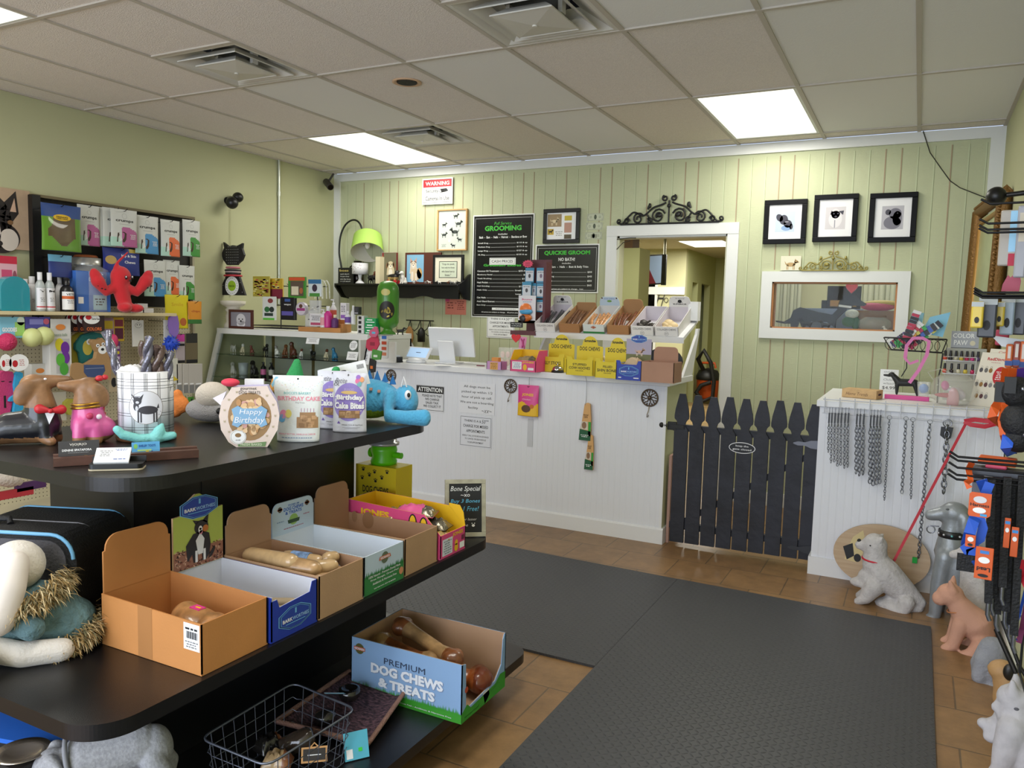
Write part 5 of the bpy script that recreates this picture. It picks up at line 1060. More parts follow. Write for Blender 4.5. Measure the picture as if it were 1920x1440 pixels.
F=Face((0,-.042,0));
e_=MB();e_.ell((.128,-.028,.07),(.013,.009,.013),WHITE).ell((.132,-.036,.071),(.006,.004,.006),INK);e_.build('eye',o)
f_=MB()
for a_,c_ in((-.07,.085),(-.04,.075),(-.01,.085),(-.045,.095),(.02,.08)):f_.bx(a_-.005,-.042-.005*(c_<.08),c_-.004,a_+.005,-.03,c_+.002,M('#d09a88',.8))
f_.build('spots',o);MB().tube([(.1,-.01,.09),(.11,-.02,.115),(.12,-.01,.09)],.003,WHITE).build('rope_tag',o)
# canister with plaid and tails
o=thing('plaid_canister','white plaid canister with a chihuahua emblem on a wooden base','canister',(3.06,1.66,ZT),0);rC=.081;hC=.195;CW_=M('#e6e6ea',.3)
o.rotation_euler.z=FACE(Vector((3.06,1.66,1)))
MB().lathe([(.001,.0),(.086,.0),(.089,.008),(.084,.022),(.001,.022)],M('#5a3a24',.5)).build('wooden_base',o)
MB().lathe([(.001,.022),(rC,.022),(rC,hC+.02),(rC-.005,hC+.022),(rC-.006,.03),(.001,.03)],CW_,n=40).build('can',o)
F=Face(fn=lambda u,v,e:Vector(((rC+e)*math.sin(u/rC),-(rC+e)*math.cos(u/rC),v)),step=.0003)
PL=M('#2c2c32',.5)
for k in range(-4,5):
    for q in(-.004,0,.004):
        F.rect(k*.038+q-.0006,.026,k*.038+q+.0006,hC+.018,PL)
for v in(.042,.085,.128,.17,.19):
    for q in(-.004,.004):[F.rect(-.18+.045*e,v+q-.0006,-.135+.045*e,v+q+.0006,PL)for e in range(8)]
F.up();F.ell(0,.108,.05,.052,M('#dcdce2',.4)).up();F.ring(0,.108,.05,.052,.0012,M('#8b8078'));DD=M('#3c3a40')
F.ell(.006,.1,.028,.013,DD).ell(-.024,.128,.012,.012,DD).poly([(-.034,.134),(-.043,.15),(-.028,.14)],DD).poly([(-.018,.138),(-.006,.15),(-.012,.13)],DD).ell(-.028,.112,.008,.014,DD)
for q in(-.022,-.014,.022,.03):F.rect(q-.0022,.062,q+.0022,.1,DD)
F.poly([(.03,.105),(.036,.12),(.038,.105)],DD).rect(-.033,.14,-.016,.143,M('#8a8a90')).up();F.ell(-.024,.124,.005,.004,M('#cfcfd4')).ell(-.026,.105,.004,.008,M('#cfcfd4'));F.build('emblem_print',o)
TW=M('#6b6a78',.15,.35,bump=.6,bs=40,coat=.6);random.seed(5)
def twist(lab,x,y,dx,dy,L_,r,m=TW):
    root=thing('braided_chew',lab,'dog chew',(3.06+x,1.66+y,ZT+.035),0,'wrapped braided chews in the plaid canister');a=MB()
    for k in range(2):
        pts=[];n=26
        for i in range(n+1):
            t=i/n;c=Vector((dx*t,dy*t,L_*t));an=t*L_*55+k*PI;pts.append(c+Vector((math.cos(an),math.sin(an),0))*r*.55)
        a.tube(pts,[r*.75]*(n+1),m,8)
    a.build('braid',root);return root
TW2=M('#5c4a44',.15,.2,bump=.6,bs=40,coat=.6)
for k,(x,y,dx,dy,L_,m,lab)in enumerate(((-.03,-.02,-.10,-.02,.30,TW,'wrapped braided chew leaning furthest left in the plaid canister'),(-.02,.02,-.01,.0,.27,TW2,'brown wrapped braid standing upright in the left half of the plaid canister'),(.01,-.03,.05,.0,.29,TW,'long silver braid leaning right above the middle of the plaid canister'),(.03,.0,.035,.0,.26,TW2,'thick dark braid at the right of the plaid canister'),(.045,.02,.03,.01,.24,TW,'silver braid against the right rim of the plaid canister'),(.0,.03,.01,.02,.2,TW2,'short dark braid at the middle of the plaid canister'))):twist(lab,x,y,dx,dy,L_,.0125+.003*(k in(1,3)),m)
wad('paper_tags','crumpled white paper tags in the canister mouth',(3.04,1.63,ZT+hC+.018),(.08,.05,.02),PAPER,PAPER,8,R(20),cat='tags')
# kissing dachshunds
DB1=M('#85603f',.5,var=.35,vs=18,coat=.1);TUX=M('#15161c',.35,coat=.3);PKD=M('#cf5a94',.4,coat=.3)
yaw_=FACE(Vector((2.93,1.46,1)))
o=thing('kissing_dachshund','dachshund figurine in a black tuxedo with a red bow tie','figurine',(2.875,1.40,ZT),yaw_);o.scale=(1.05,1.05,1.05)
a=MB();m=DB1
a.limb([(.035,0,.055),(.03,0,.115),(.03,0,.15)],[.05,.04,.03],m).ell((.015,0,.165),(.036,.028,.034),m).limb([(.03,0,.175),(.075,0,.178),(.1,0,.18)],[.022,.017,.012],m)
a.ell((-.005,-.022,.15),(.026,.012,.042),m,(0,.5,0)).limb([(.03,0,.05),(-.05,.01,.045),(-.10,.01,.03)],[.05,.045,.032],m).limb([(.04,-.03,.06),(.045,-.035,.012),(.055,-.045,.01)],[.022,.017,.014],m).limb([(.06,.02,.05),(.07,.02,.01)],[.02,.016],m).ell((-.12,-.01,.014),(.03,.022,.014),m)
organic(a,'body',.0045,o,2,lambda c:1 if(c.z<.105+.3*(c.x+.0)*0 and c.x>-.085 and c.z>.022)else 0,[DB1,TUX])
MB().tube([(.062,-.01,.112),(.03,-.038,.105),(-.005,-.01,.118)],.008,WHITE,8).prism([(.052,.06),(.04,.1),(.07,.1)],-.052,-.045,WHITE).build('shirt_collar',o)
bt=MB();bt.limb([(.055,-.052,.098),(.03,-.05,.104)],[.005,.014],RED,10).limb([(.055,-.052,.098),(.082,-.046,.1)],[.005,.014],RED,10).ell((.056,-.055,.098),.007,RED);bt.build('bow_tie',o)
MB().ell((.1,0,.184),.006,BLACK).build('nose',o);MB().ell((.045,-.024,.186),(.004,.003,.003),WHITE).build('eye',o)
o=thing('kissing_dachshund','dachshund figurine in a pink dress with gold beads and a red bow','figurine',(2.955,1.485,ZT),yaw_)
a=MB();a.limb([(.045,0,.05),(.04,0,.115),(.035,0,.15)],[.052,.04,.03],m).ell((.045,0,.165),(.036,.028,.034),m).limb([(.03,0,.172),(-.01,0,.172),(-.028,0,.175)],[.022,.017,.012],m)
a.ell((.07,-.022,.145),(.03,.012,.042),m,(0,-.4,0)).ell((.06,0,.04),(.06,.045,.045),m).limb([(.02,-.03,.06),(.015,-.035,.01)],[.022,.018],m).limb([(.06,-.03,.05),(.062,-.035,.01)],[.022,.018],m)
organic(a,'body',.0045,o,2,lambda c:1 if .02<c.z<.108 else 0,[DB1,PKD])
MB().tube([(.04+.042*math.cos(R(q)),.042*math.sin(R(q)),.11+.004*math.cos(R(q)))for q in range(0,360,20)],.004,M('#b98b35',.3,.9),8,closed=True).tube([(.04+.043*math.cos(R(q)),.043*math.sin(R(q)),.12+.004*math.cos(R(q)))for q in range(0,360,20)],.003,M('#b98b35',.3,.9),8,closed=True).build('bead_necklace',o)
MB().ell((.075,-.01,.195),(.012,.01,.009),RED).ell((.09,-.01,.198),(.009,.008,.008),RED).build('hair_bow',o);MB().ell((.045,-.05,.085),(.010,.006,.010),M('#b8305a',.5)).ell((.07,-.048,.082),(.008,.005,.008),M('#dcc8d0',.5)).build('dress_flower',o)
MB().ell((-.03,0,.178),.006,BLACK).build('nose',o)
# red silicone thing behind
MB().lathe([(.001,0),(.05,0),(.05,.02),(.045,.022),(.047,.045),(.042,.047),(.044,.07),(.035,.09),(.001,.09)],M('#b5222a',.5)).build('red_toy',loc=(2.70,1.72,ZT),label='stacked red rubber toy behind the plaid canister',cat='dog toy')
# card rack, business cards
yawc=R(24);P=gt(95,878)
o=thing('card_rack','long dark wooden card rack at the gondola front','card holder',(3.21,1.405,ZT),yawc);WDB=M('#54362c',.5,var=.2,vs=20)
P0=gt(100,876);P1=gt(373,858);o.location=P0;dv=P1-P0;o.rotation_euler.z=math.atan2(dv.y,dv.x);Lr=dv.length
MB().bx(0,0,0,Lr,.022,.022,WDB).build('rail',o);MB().bx(0,.03,0,Lr,.05,.026,WDB).build('back_rail',o)
u1=MB();u1.T=Matrix.Rotation(R(-12),4,'X');
def cardon(lab,x0,w,h,m,fn=None,y=.026):
    r=thing('business_card',lab,'card',tuple(o.matrix_basis@Vector((x0,y,.003))),o.rotation_euler.z,rx=R(-10));MB().bx(0,0,0,w,.001,h,m).build('card',r)
    if fn:F=Face((0,0,0));fn(F,w,h);F.build(parent=r)
def f1(F,w,h):F.text('V|O|R|O',w*.48,h*.82,w*.42,h*.13,M('#d9d4cc'),.01).text('DENINE SPATAFORA',w*.45,h*.58,w*.72,h*.10,PAPER,.02).lines(w*.48,h*.46,w*.5,h*.04,1,M('#9a9a9a')).lines(w*.32,h*.25,w*.4,h*.16,2,M('#c9c9c9')).rect(w*.62,h*.18,w*.7,h*.32,M('#b08d3c'))
cardon('dark grey business card with white print in the left of the card rack',.012,.095,.058,M('#3b3a3c',.5),f1)
def f2(F,w,h):F.rect(0,h*.45,w,h,M('#5aa6da')).up();F.ell(w*.14,h*.75,w*.07,h*.15,M('#7fc06a')).text('SHELBY TOO\'S',w*.55,h*.77,w*.6,h*.15,M('#1d4f9a'),.03).rect(w*.2,h*.45,w*.7,h*.55,M('#a8d08a')).ell(w*.1,h*.2,w*.1,h*.2,M('#5cb25c')).ell(w*.55,h*.4,w*.06,h*.1,M('#e0c24a')).ell(w*.72,h*.3,w*.05,h*.15,M('#3f4a8a')).rect(w*.2,0,w*.6,h*.15,M('#c9ab7a'))
cardon('blue cartoon pet business card in the right of the card rack',.185,.07,.045,M('#6fb6e2',.5),f2)
cardon('cream card sticking out at the right end of the card rack',.262,.05,.018,M('#d6cdb8',.6),y=.024)
P0=gt(168,880);P1=gt(270,878);o2=thing('card_tray','small black card tray holding white business cards','card holder',P0+Vector((.01,-.01,0)),math.atan2((P1-P0).y,(P1-P0).x)+.02);L2=(P1-P0).length
sl=slab(0,L2,-.012,.045,.012);MB().prism(sl,0,.004,M('#b9ad92',.4),'xy').prism(slab(.001,L2-.001,-.011,.044,.012),.004,.016,BLACK,'xy').build('tray',o2,bevel=.002)
MB().bx(.0,.040,.01,L2,.045,.028,BLACK).build('back_lip',o2)
t_=MB();t_.T=Matrix.Translation((.012,0,.016))@Matrix.Rotation(R(38),4,'X');t_.bx(0,0,0,.082,.05,.006,PAPER);q=t_.build('business_cards',loc=o2.location,rz=o2.rotation_euler.z,label='stack of white business cards in the small black tray',cat='cards')
F=Face((.012,0,.0225),(1,0,0),(0,1,0));F=Face((0,0,.0062),(1,0,0),(0,1,0));F.mb.T=t_.T;F.lines(.025,.03,.03,.022,4,M('#8a8a8a')).lines(.06,.042,.03,.008,2,M('#4a5fa0')).lines(.06,.01,.03,.006,1,M('#4a5fa0'));F.build('printing',q)
# turquoise bone toy behind rack
o=thing('turquoise_toy','turquoise curved rubber toy in front of the canister','dog toy',(3.12,1.60,ZT),yaw_);TQ=M('#7fccc8',.6,bump=.3,bs=120)
organic(MB().limb([(-.07,0,.045),(-.055,0,.028),(-.01,0,.013),(.05,0,.013),(.085,0,.018)],[.012,.014,.014,.015,.013],TQ).limb([(.04,.0,.015),(.05,0,.04),(.055,0,.052)],[.022,.016,.007],TQ),'body',.0035,o,2)
# ---------------------------------------------------------------- middle shelf, left: carrier and white plush
o=thing('pet_carrier','black and grey soft pet carrier with blue piping on the middle shelf','pet carrier',(2.99,1.10,SZ5),R(90));BKC=M('#0e0e10',.7,bump=.4,bs=200);GC_=M('#4d4c52',.8,bump=.4,bs=150);BLP=M('#6aa6cf',.5)
o.location=wz(92,1190,SZ5)+Vector((-.075,-.05,0));o.rotation_euler.z=R(22)
def arch(w,h,r,n=6):return[(-w/2,0),(w/2,0)]+[(w/2-r+r*math.cos(R(90*k/n)),h-r+r*math.sin(R(90*k/n)))for k in range(n+1)]+[(-w/2+r-r*math.sin(R(90*k/n)),h-r+r*math.cos(R(90*k/n)))for k in range(n+1)]
A_=arch(.36,.27,.06);MB().prism(A_,0,.24,BKC).build('body',o,bevel=.006)
g=MB();A2=[(a*.97,c*.985+.002)for a,c in A_];g.prism([(a*.86,.02+c*.86)for a,c in A_],-.004,.002,GC_);g.build('front_panel',o)
MB().prism([(a*.7,.02+c*.6)for a,c in A_],-.008,-.003,M('#0b0b0c',.9,bump=.8,bs=400)).build('mesh_window',o)
MB().tube([(a,-.004,c)for a,c in A2[2:]],.005,BLP,6).build('blue_piping',o)
MB().tube([(a,.10,c)for a,c in A2[2:]],.004,M('#77777d',.6),6).build('grey_piping',o)
MB().tube([(a,.236,c)for a,c in A2[2:]],.005,BLP,6).build('rear_piping',o)
MB().tube([(-.08,.05,.27),(-.09,.06,.282),(-.05,.07,.282),(-.04,.06,.27)],.008,BKC,8).build('handle',o)
# white long-eared plush in a fur trimmed vest (left edge)
P=wz(60,1240,SZ5);o=thing('lamb_plush','cream long-eared plush animal in a teal fur-trimmed vest at the left edge','plush toy',wz(88,1210,SZ5)+Vector((.0,-.02,0)),FACE(Vector((3.2,1.05,.8))))
CP=M('#d6cfc7',.9,bump=.25,bs=150,sheen=.3);TL=M('#5d7a80',.95,bump=.9,bs=60,var=.2,vs=20);FUR=M('#b09058',.95)
hd=MB();hd.ell((-.04,0,.215),(.062,.06,.06),CP).ell((-.10,-.02,.20),(.05,.045,.045),CP);organic(hd,'head',.006,o,2)
er=MB();er.limb([(-.045,-.055,.235),(-.06,-.085,.19),(-.085,-.10,.125)],[.03,.036,.04],CP);er.T=None
organic(er,'ear',.006,o,2,None,[M('#dcd3cc',.9)])
bd=MB();bd.ell((-.01,0,.09),(.105,.075,.08),TL).ell((.05,0,.06),(.08,.07,.06),TL).limb([(-.06,-.05,.12),(-.02,-.1,.09)],[.035,.03],TL);organic(bd,'vest',.006,o,3)
organic(MB().limb([(-.1,-.05,.04),(-.04,-.09,.028),(.04,-.10,.025)],[.03,.03,.028],CP).limb([(-.14,-.03,.09),(-.13,-.1,.04),(-.12,-.14,.03)],[.035,.03,.03],CP),'leg',.006,o,2)
random.seed(9)
def fur(name,ring,n,L_,r0):
    f_=MB();mats_=[M('#c2a574',.9),M('#8f7444',.9),M('#d6c39a',.9),M('#6d6a4c',.9)]
    for i in range(n):
        t=random.random();k=t*(len(ring)-1);a=ring[int(k)].lerp(ring[min(len(ring)-1,int(k)+1)],k-int(k));d_=Vector((random.gauss(0,1),random.gauss(0,1),random.gauss(0,.7)))
        out=(a-Vector((-.01,.02,a.z))).normalized();d_=(d_.normalized()*.8+out*1.1+Vector((0,0,-.35))).normalized();p0=a+Vector((random.gauss(0,r0),random.gauss(0,r0),random.gauss(0,r0)))
        p1=p0+d_*L_*.6;p2=p1+(d_+Vector((0,0,-.6))).normalized()*L_*.5*random.uniform(.6,1.2);w_=d_.cross(Vector((0,0,1))).normalized()*.0016
        f_.add([p0-w_,p0+w_,p1+w_*.7,p1-w_*.7,p2],[(0,1,2,3),(3,2,4)],random.choice(mats_))
    return f_.build(name,o,kind=None)
fur('fur_collar',[Vector((-.10,-.075,.135)),Vector((-.05,-.09,.135)),Vector((.0,-.075,.15)),Vector((.04,-.05,.17)),Vector((.05,0,.175))],1500,.034,.010)
fur('fur_hem',[Vector((.02,-.09,.02)),Vector((.07,-.08,.03)),Vector((.11,-.06,.05)),Vector((.13,-.02,.06)),Vector((.13,.03,.05))],1100,.03,.009)
# below: blue folder/box, silver plate, bulldog statue
q=[wz(a,c,.30)for a,c in((45,1302),(182,1366),(100,1402),(-70,1372))];q=[(p.x,p.y)for p in q]
MB().prism(q,.288,.30,M('#2f6fd8',.4),'xy').build('storage_lid',bevel=.002,label='flat bright blue lid on the low shelf under the plush',cat='lid')
MB().prism([(sum(p[0]for p in q)/4+(a-sum(p[0]for p in q)/4)*.8,sum(p[1]for p in q)/4+(c-sum(p[1]for p in q)/4)*.8)for a,c in q],SZL,.287,M('#15151a',.5),'xy').build('dark_box',label='dark box under the flat blue lid on the low shelf',cat='box')
P=wz(42,1415,.31);MB().lathe([(.001,0),(.032,.002),(.04,.01),(.06,.016),(.062,.018),(.04,.012),(.03,.005),(.001,.004)],M('#d8c8b8',.18,.8),n=40).build('silver_bowl',loc=(P.x,P.y,.303),label='shiny metal bowl at the bottom left corner',cat='bowl')
MB().bx(-.04,-.04,0,.04,.04,.15,M('#26211f',.6)).build('storage_box',loc=(P.x,P.y,SZL),label='dark box carrying the metal bowl',cat='box')
o=thing('bulldog_statue','speckled grey bulldog statue under the middle shelf','dog statue',wz(225,1405,.30)+Vector((.0,.0,SZL-.30)),R(228));o.scale=(.85,.85,.95);o.rotation_euler.y=R(12);ST=M('#a3a3a8',.85,var=.15,vs=120,bump=.2,bs=120)
a=MB();a.limb([(-.09,0,.15),(.06,0,.16)],[.06,.065],ST).ell((.14,0,.165),(.055,.058,.05),ST).ell((.185,0,.15),(.03,.045,.032),ST).ell((-.13,0,.13),(.05,.055,.06),ST)
for f in(-1,1):a.limb([(.07,f*.04,.13),(.08,f*.055,.02)],[.035,.026],ST).limb([(-.12,f*.035,.11),(-.15,f*.05,.05),(-.13,f*.05,.015)],[.038,.026,.024],ST).limb([(.13,f*.04,.2),(.11,f*.065,.185)],[.02,.012],ST)
organic(a,'body',.0055,o,1)
MB().tube([(.09+.0*q,.066*math.cos(R(q)),.165+.066*math.sin(R(q)))for q in range(0,360,20)],.007,M('#8f9097',.8),8,closed=True).build('collar',o)
# ================================================================ on and around the service counter
ZK=1.0415
def put(l,t,r,b,z=ZK):return at(l,t,r,b,z)
def plainbox(name,lab,P,w,d,h,m,cat='box',rz=0,group=None,bev=.001):
    return MB().bx(-w/2,0,0,w/2,d,h,m).build(name,loc=P,rz=rz,bevel=bev,label=lab,cat=cat,group=group)
# three yellow cartons
def yellow(lab,l,r,b,words,hx):
    P,w,h=put(l,655,r,b);P0=wz(l,b-2,ZK);o=carton(lab,(P.x,P.y+.085,ZK),0,w*.97,.17,.10,.08,YEL,M('#cdb61e',.5),None,front=[(-w*.48,.004),(w*.48,.004),(w*.48,.12),(w*.3,.12),(w*.26,.10),(-w*.26,.10),(-w*.3,.12),(-w*.48,.12)],name='chew_carton',group=None)
    H=.235;q=[(-w*.48,.06),(w*.48,.06),(w*.48,H-.055),(w*.3,H-.05)]+[(w*.28*math.cos(R(a)),H-.05+.062*math.sin(R(a)))for a in range(5,180,17)]+[(-w*.3,H-.05),(-w*.48,H-.055)]
    MB().prism(q,.082,.086,YEL).build('header_card',o)
    F=Face((0,.082,0));F.text('Scrunchie',0,H-.018,w*.42,.017,INK,.05).text('DOG CHEWS',0,H-.07,w*.74,.026,INK,.02);F.build('header_print',o)
    F=Face((0,-.085,0));n=len(words)
    for k,t in enumerate(words):F.text(t[0],0,t[1],w*t[2],t[3],INK,.02)
    F.build('front_print',o);return o
yellow('yellow bully sticks carton, first from the left of the yellow cartons',1007,1058,697,[('BULLY STICKS',.06,.72,.022)],0)
yellow('yellow stuffed cow hooves carton between two other yellow cartons',1060,1112,704,[('STUFFED',.07,.5,.015),('COW HOOVES',.048,.76,.017),('FOR DOGS',.03,.28,.007)],0)
yellow('yellow filled shin bones carton beside the blue carton',1114,1163,709,[('FILLED',.07,.35,.014),('SHIN BONES',.047,.8,.018),('FOR DOGS',.03,.28,.007)],0)
P,w,h=put(1130,660,1150,680);bone('large_bone','white shin bone sticking out of the yellow filled bones carton',(wy(1143,675,4.86).x,4.84,ZK+.085),(0,R(25),R(-10)),.12,.018,M('#d4cbb8',.5))
# blue carton with lavender picture header
P,w,h=put(1154,675,1202,713)
o=carton('small blue carton with a running dog picture header on the counter',(P.x,P.y+.09,ZK),0,w,.18,.105,.10,BLU,M('#c9cbd4',.6),None,front=[(-w/2,.004),(w/2,.004),(w/2,.118),(w*.36,.118),(w*.3,.095),(-w*.3,.095),(-w*.36,.118),(-w/2,.118)],name='chew_carton')
q=[(-w/2,.1),(w/2,.1),(w/2,.245),(w*.3,.245),(w*.12,.27),(-w*.12,.27),(-w*.3,.245),(-w/2,.245)];MB().prism(q,.086,.09,M('#a9a2b8',.6)).build('header_card',o)
F=Face((0,.086,0));F.rect(-w/2,.1,w/2,.15,M('#6f7048')).up();dog(F,.005,.165,.06,M('#c9a58f'),1,M('#d9c4b4'));badge(F,0,.245,.1,.048);F.build('header_print',o);F=Face((0,-.09,0));badge(F,0,.055,.12,.06);F.rect(-w*.4,.012,-w*.28,.018,WHITE).rect(w*.2,.012,w*.4,.018,WHITE);F.build('front_print',o)
wad('rawhide_roll','pale rawhide rolls sticking out of the small blue carton',(P.x,P.y+.1,ZK+.085),(.12,.07,.045),M('#c2a98a',.6),M('#a98c68',.6),31,0,cat='dog chew')
# brown carton
P,w,h=put(1203,680,1258,718);MCB=M('#a8806a',.75,var=.04)
o=carton('plain brown carton with its flap up at the right counter end',(P.x-.005,P.y+.11,ZK),R(0),.20,.17,.12,.12,MCB,MCB,(.085,.75,.025,.003),name='shipping_carton')
# pink carton on counter
P,w,h=put(956,655,1004,697)
o=carton('small pink and yellow pouch carton on the counter left of the yellow cartons',(P.x,P.y+.09,ZK),0,w,.18,.075,.14,PNK,YEL2,None,side=[(-.09,.004),(.09,.004),(.09,.14),(-.04,.14),(-.09,.075)],name='treat_carton')
F=Face((0,-.09,0));F.text('JONES',w*.2,.062,w*.45,.015,YEL2,.03).rect(-w*.42,.015,-w*.05,.065,PAPER).up();F.lines(-w*.23,.04,w*.3,.04,5,M('#5c6c9a')).ell(w*.08,.03,.014,.02,YEL2).rect(w*.2,.012,w*.42,.028,PAPER);F.build('front_print',o)
wad('treat_pouch','clear treat pouch in the small pink counter carton',(P.x-.01,P.y+.09,ZK+.07),(.13,.1,.03),CLR,SIL,33)
# call bell
P,w,h=put(1018,687,1039,702);o=thing('call_bell','chrome call bell in front of the yellow bully sticks carton','bell',(P.x-.03,4.762,ZK))
MB().lathe([(.001,.0),(.042,0),(.042,.01),(.036,.014),(.001,.014)],M('#1a1a1a',.4)).build('base',o);MB().lathe([(.036,.016),(.034,.028),(.022,.042),(.001,.047)],M('#c9c9c9',.12,1)).build('dome',o);MB().cyl((0,0,.047),(0,0,.058),.004,M('#c9c9c9',.15,1)).build('button',o)
# lavender box with candy eggs
P,w,h=put(910,668,942,693);o=carton('small lavender box of orange treats beside the clear egg cartons',(P.x,P.y+.04,ZK),0,.115,.08,.055,.055,M('#c493c4',.5),M('#b884b8',.5),name='treat_box')
MB().bx(-.03,-.02,.005,.02,.02,.08,M('#d9924a',.6)).build('orange_tin',loc=(P.x,P.y+.04,ZK),label='orange tin standing in the lavender box',cat='tin')
F=Face((0,-.04,0));F.rect(-.03,.0,.03,.05,M('#d8a45c')).up();F.lines(0,.026,.05,.04,4,M('#8a5a2a'));F.build('front_print',o)
for k,px in enumerate((934,956)):
    P=wz(px,690,ZK);o=thing('egg_pack',('left','right')[k]+' clear plastic pack of pale pink eggs on the counter','treat pack',(P.x,P.y+.10,ZK),0,'clear egg packs')
    MB().bx(-.045,-.015,0,.045,.02,.14,PLASTIC).build('shell',o)
    for a in(-1,1):
        for c in(0,1):MB().ell((a*.02,0,.035+c*.055),(.016,.012,.024),M('#d9c0b4',.6)).build('egg',o)
# heart on riser end
P=wy(972,640,5.02);o=thing('heart_decoration','red heart and pink bow card at the left end of the riser','decoration',P)
MB().prism([(.04*.9*math.sin(a)**3-.02,.035*(.81*math.cos(a)-.31*math.cos(2*a)-.12*math.cos(3*a))+.025)for a in[2*PI*i/24 for i in range(24)]],-.004,.004,M('#d01f2e',.4)).build('heart',o)
MB().prism([(.0,-.055),(.05,-.055),(.065,.03),(.01,.035)],.004,.008,M('#d98ab4',.5)).tube([(.02,-.0,.02),(.04,-.005,-.01),(.03,-.005,-.05)],.005,M('#b03a7a',.5)).tube([(.045,-.0,.02),(.035,-.005,-.01),(.05,-.005,-.05)],.005,M('#b03a7a',.5)).build('bow_card',o)
# payment tablet
P=wz(776,680,ZK);o=thing('payment_tablet','white payment tablet with a lit screen on the counter','tablet',(P.x,P.y+.03,ZK),R(-14));TW_=M('#dfe1e4',.35)
MB().lathe([(.001,0),(.085,0),(.09,.008),(.07,.03),(.001,.035)],TW_,sy=.7).build('base',o)
t_=MB();t_.T=Matrix.Translation((0,-.01,.03))@Matrix.Rotation(R(-32),4,'X');t_.bx(-.125,0,0,.125,.012,.10,TW_);t_.build('housing',o,bevel=.004)
t_2=MB();t_2.T=t_.T;t_2.bx(-.105,-.001,.012,.105,.0,.09,M('#a9c6e6',.2,emit=.45)).bx(-.02,-.0018,.05,.03,-.001,.054,INK);t_2.build('screen',o)
P=wz(832,682,ZK);o=thing('register_monitor','large white register monitor seen from behind on the counter','monitor',(P.x-.01,P.y+.12,ZK),R(6))
m_=MB();m_.T=Matrix.Translation((0,.03,.05))@Matrix.Rotation(R(14),4,'X');m_.bx(-.185,-.012,0,.185,.012,.22,TW_);m_.build('panel',o,bevel=.006)
m_=MB();m_.T=Matrix.Rotation(R(16),4,'X');m_.bx(-.065,-.06,.0,.065,-.05,.19,TW_);m_.build('stand',o,bevel=.004);MB().bx(-.09,-.10,0,.08,.05,.008,TW_).build('foot',o,bevel=.002)
P=wz(762,668,ZK);t_=MB();t_.prism([(-.07,0),(.08,0),(.08,.035),(.0,.13),(-.02,.13)],-.07,.07,TW_,'yz');t_.build('card_printer',loc=(P.x,P.y-.02,ZK),rz=R(-12),bevel=.004,label='white wedge shaped receipt printer behind the payment tablet',cat='printer')
P=wz(737,679,ZK);o=thing('card_reader','small white card reader in a black dock left of the payment tablet','card reader',(P.x-.01,P.y,ZK),R(-5));MB().bx(-.04,0,0,.04,.05,.052,TW_).build('reader',o,bevel=.003);MB().bx(-.055,-.005,0,-.042,.055,.04,BLACK).bx(.042,-.005,0,.055,.055,.04,BLACK).bx(-.055,-.006,0,.055,.06,.008,BLACK).build('dock',o)
for k,(px,py,a)in enumerate(((845,683,10),(868,680,-20),(826,686,35))):P=wz(px,py,ZK);MB().bx(-.06,-.04,0,.06,.04,.001+.001*k,PAPER).build('loose_paper',loc=(P.x,P.y+.02,ZK+.0005),rz=R(a),label=('loose white paper left of the monitor foot','loose white paper behind the monitor foot','loose white paper at the counter front edge')[k],cat='paper',group='loose papers on the counter')
P=wz(905,687,ZK);MB().tube([(-.03,0,.004),(.03,.01,.004)],.004,M('#7a3a4a')).build('pen',loc=(P.x-.02,P.y,ZK),label='dark red pen beside the lavender box',cat='pen')
# ---------------------------------------------------------------- riser cartons (tilted)
RX=R(18.5)
def rcart(lab,k,m,mi,head=None,mh=None,hfn=None,ffn=None,hb=.105,name='riser_carton'):
    x0=wy(999+k*45.6+22.8,618,5.07).x;w=.158
    o=carton(lab,(x0,5.245,1.345),0,w,.345,.075,hb,m,mi,head,mh,rx=RX,name=name)
    if hfn:F=Face((0,.1725-.0048,0));hfn(F,w);F.build('header_print',o)
    if ffn:F=Face((0,-.1725,0));ffn(F,w);F.build('front_print',o)
    return o
WB=M('#dcdad8',.55);WBI=M('#cfc8cf',.6);BRI=M('#a87f55',.7)
def hw_(F,w):F.text('All Natural',0,.165,w*.4,.008,INK,0,slant=.2).text('SUPERIOR',0,.125,w*.6,.010,INK,.03).ell(0,.145,.014,.012,INK).rect(-.02,.136,.02,.139,INK)
def fw_(F,w):F.text('COLLAGEN CHEWS',0,.056,w*.8,.014,M('#4a4a52'),.01).ring(0,.027,.014,.014,.0015,M('#4a4a52')).text('K9',0,.027,.014,.010,M('#4a4a52'),.01)
rcart('first white collagen chews carton at the left end of the riser',0,WB,WBI,(.07,.95,.03,.004),WB,hw_,fw_)
rcart('first brown riser carton, second from the left, holding dark braided sticks',1,M('#a2744a',.7),BRI,(.02,.95,.012))
def hs_(F,w):F.text('DOG CHEWS',0,.155,w*.5,.008,M('#3a6ab5'),.02).ell(0,.138,.018,.008,M('#6d9a4a')).ell(-.055,.16,.006,.006,M('#5c4a35')).ell(.055,.16,.006,.006,M('#5c4a35'))
def fs_3(F,w):F.rect(-w/2,0,w/2,.024,GRS).up();F.poly([(-.022,.055),(0,.066),(.022,.055),(0,.044)],M('#a85a3a')).ring(0,.055,.01,.007,.001,WHITE)
rcart('pale blue grass printed riser carton, third from the left',2,M('#cdd3d4',.5),M('#d4d2cf',.6),(.065,.95,.03,.004),SKY,hs_,fs_3)
rcart('second brown riser carton, fourth from the left, holding dried meat strips',3,M('#a2744a',.7),BRI,(.05,.92,.03))
rcart('second white collagen chews carton without a header, holding dark chews',4,WB,WBI,None,None,None,fw_)
rcart('last white collagen chews carton at the right end of the riser',5,WB,WBI,(.075,.95,.03,.004),WB,hw_,fw_)
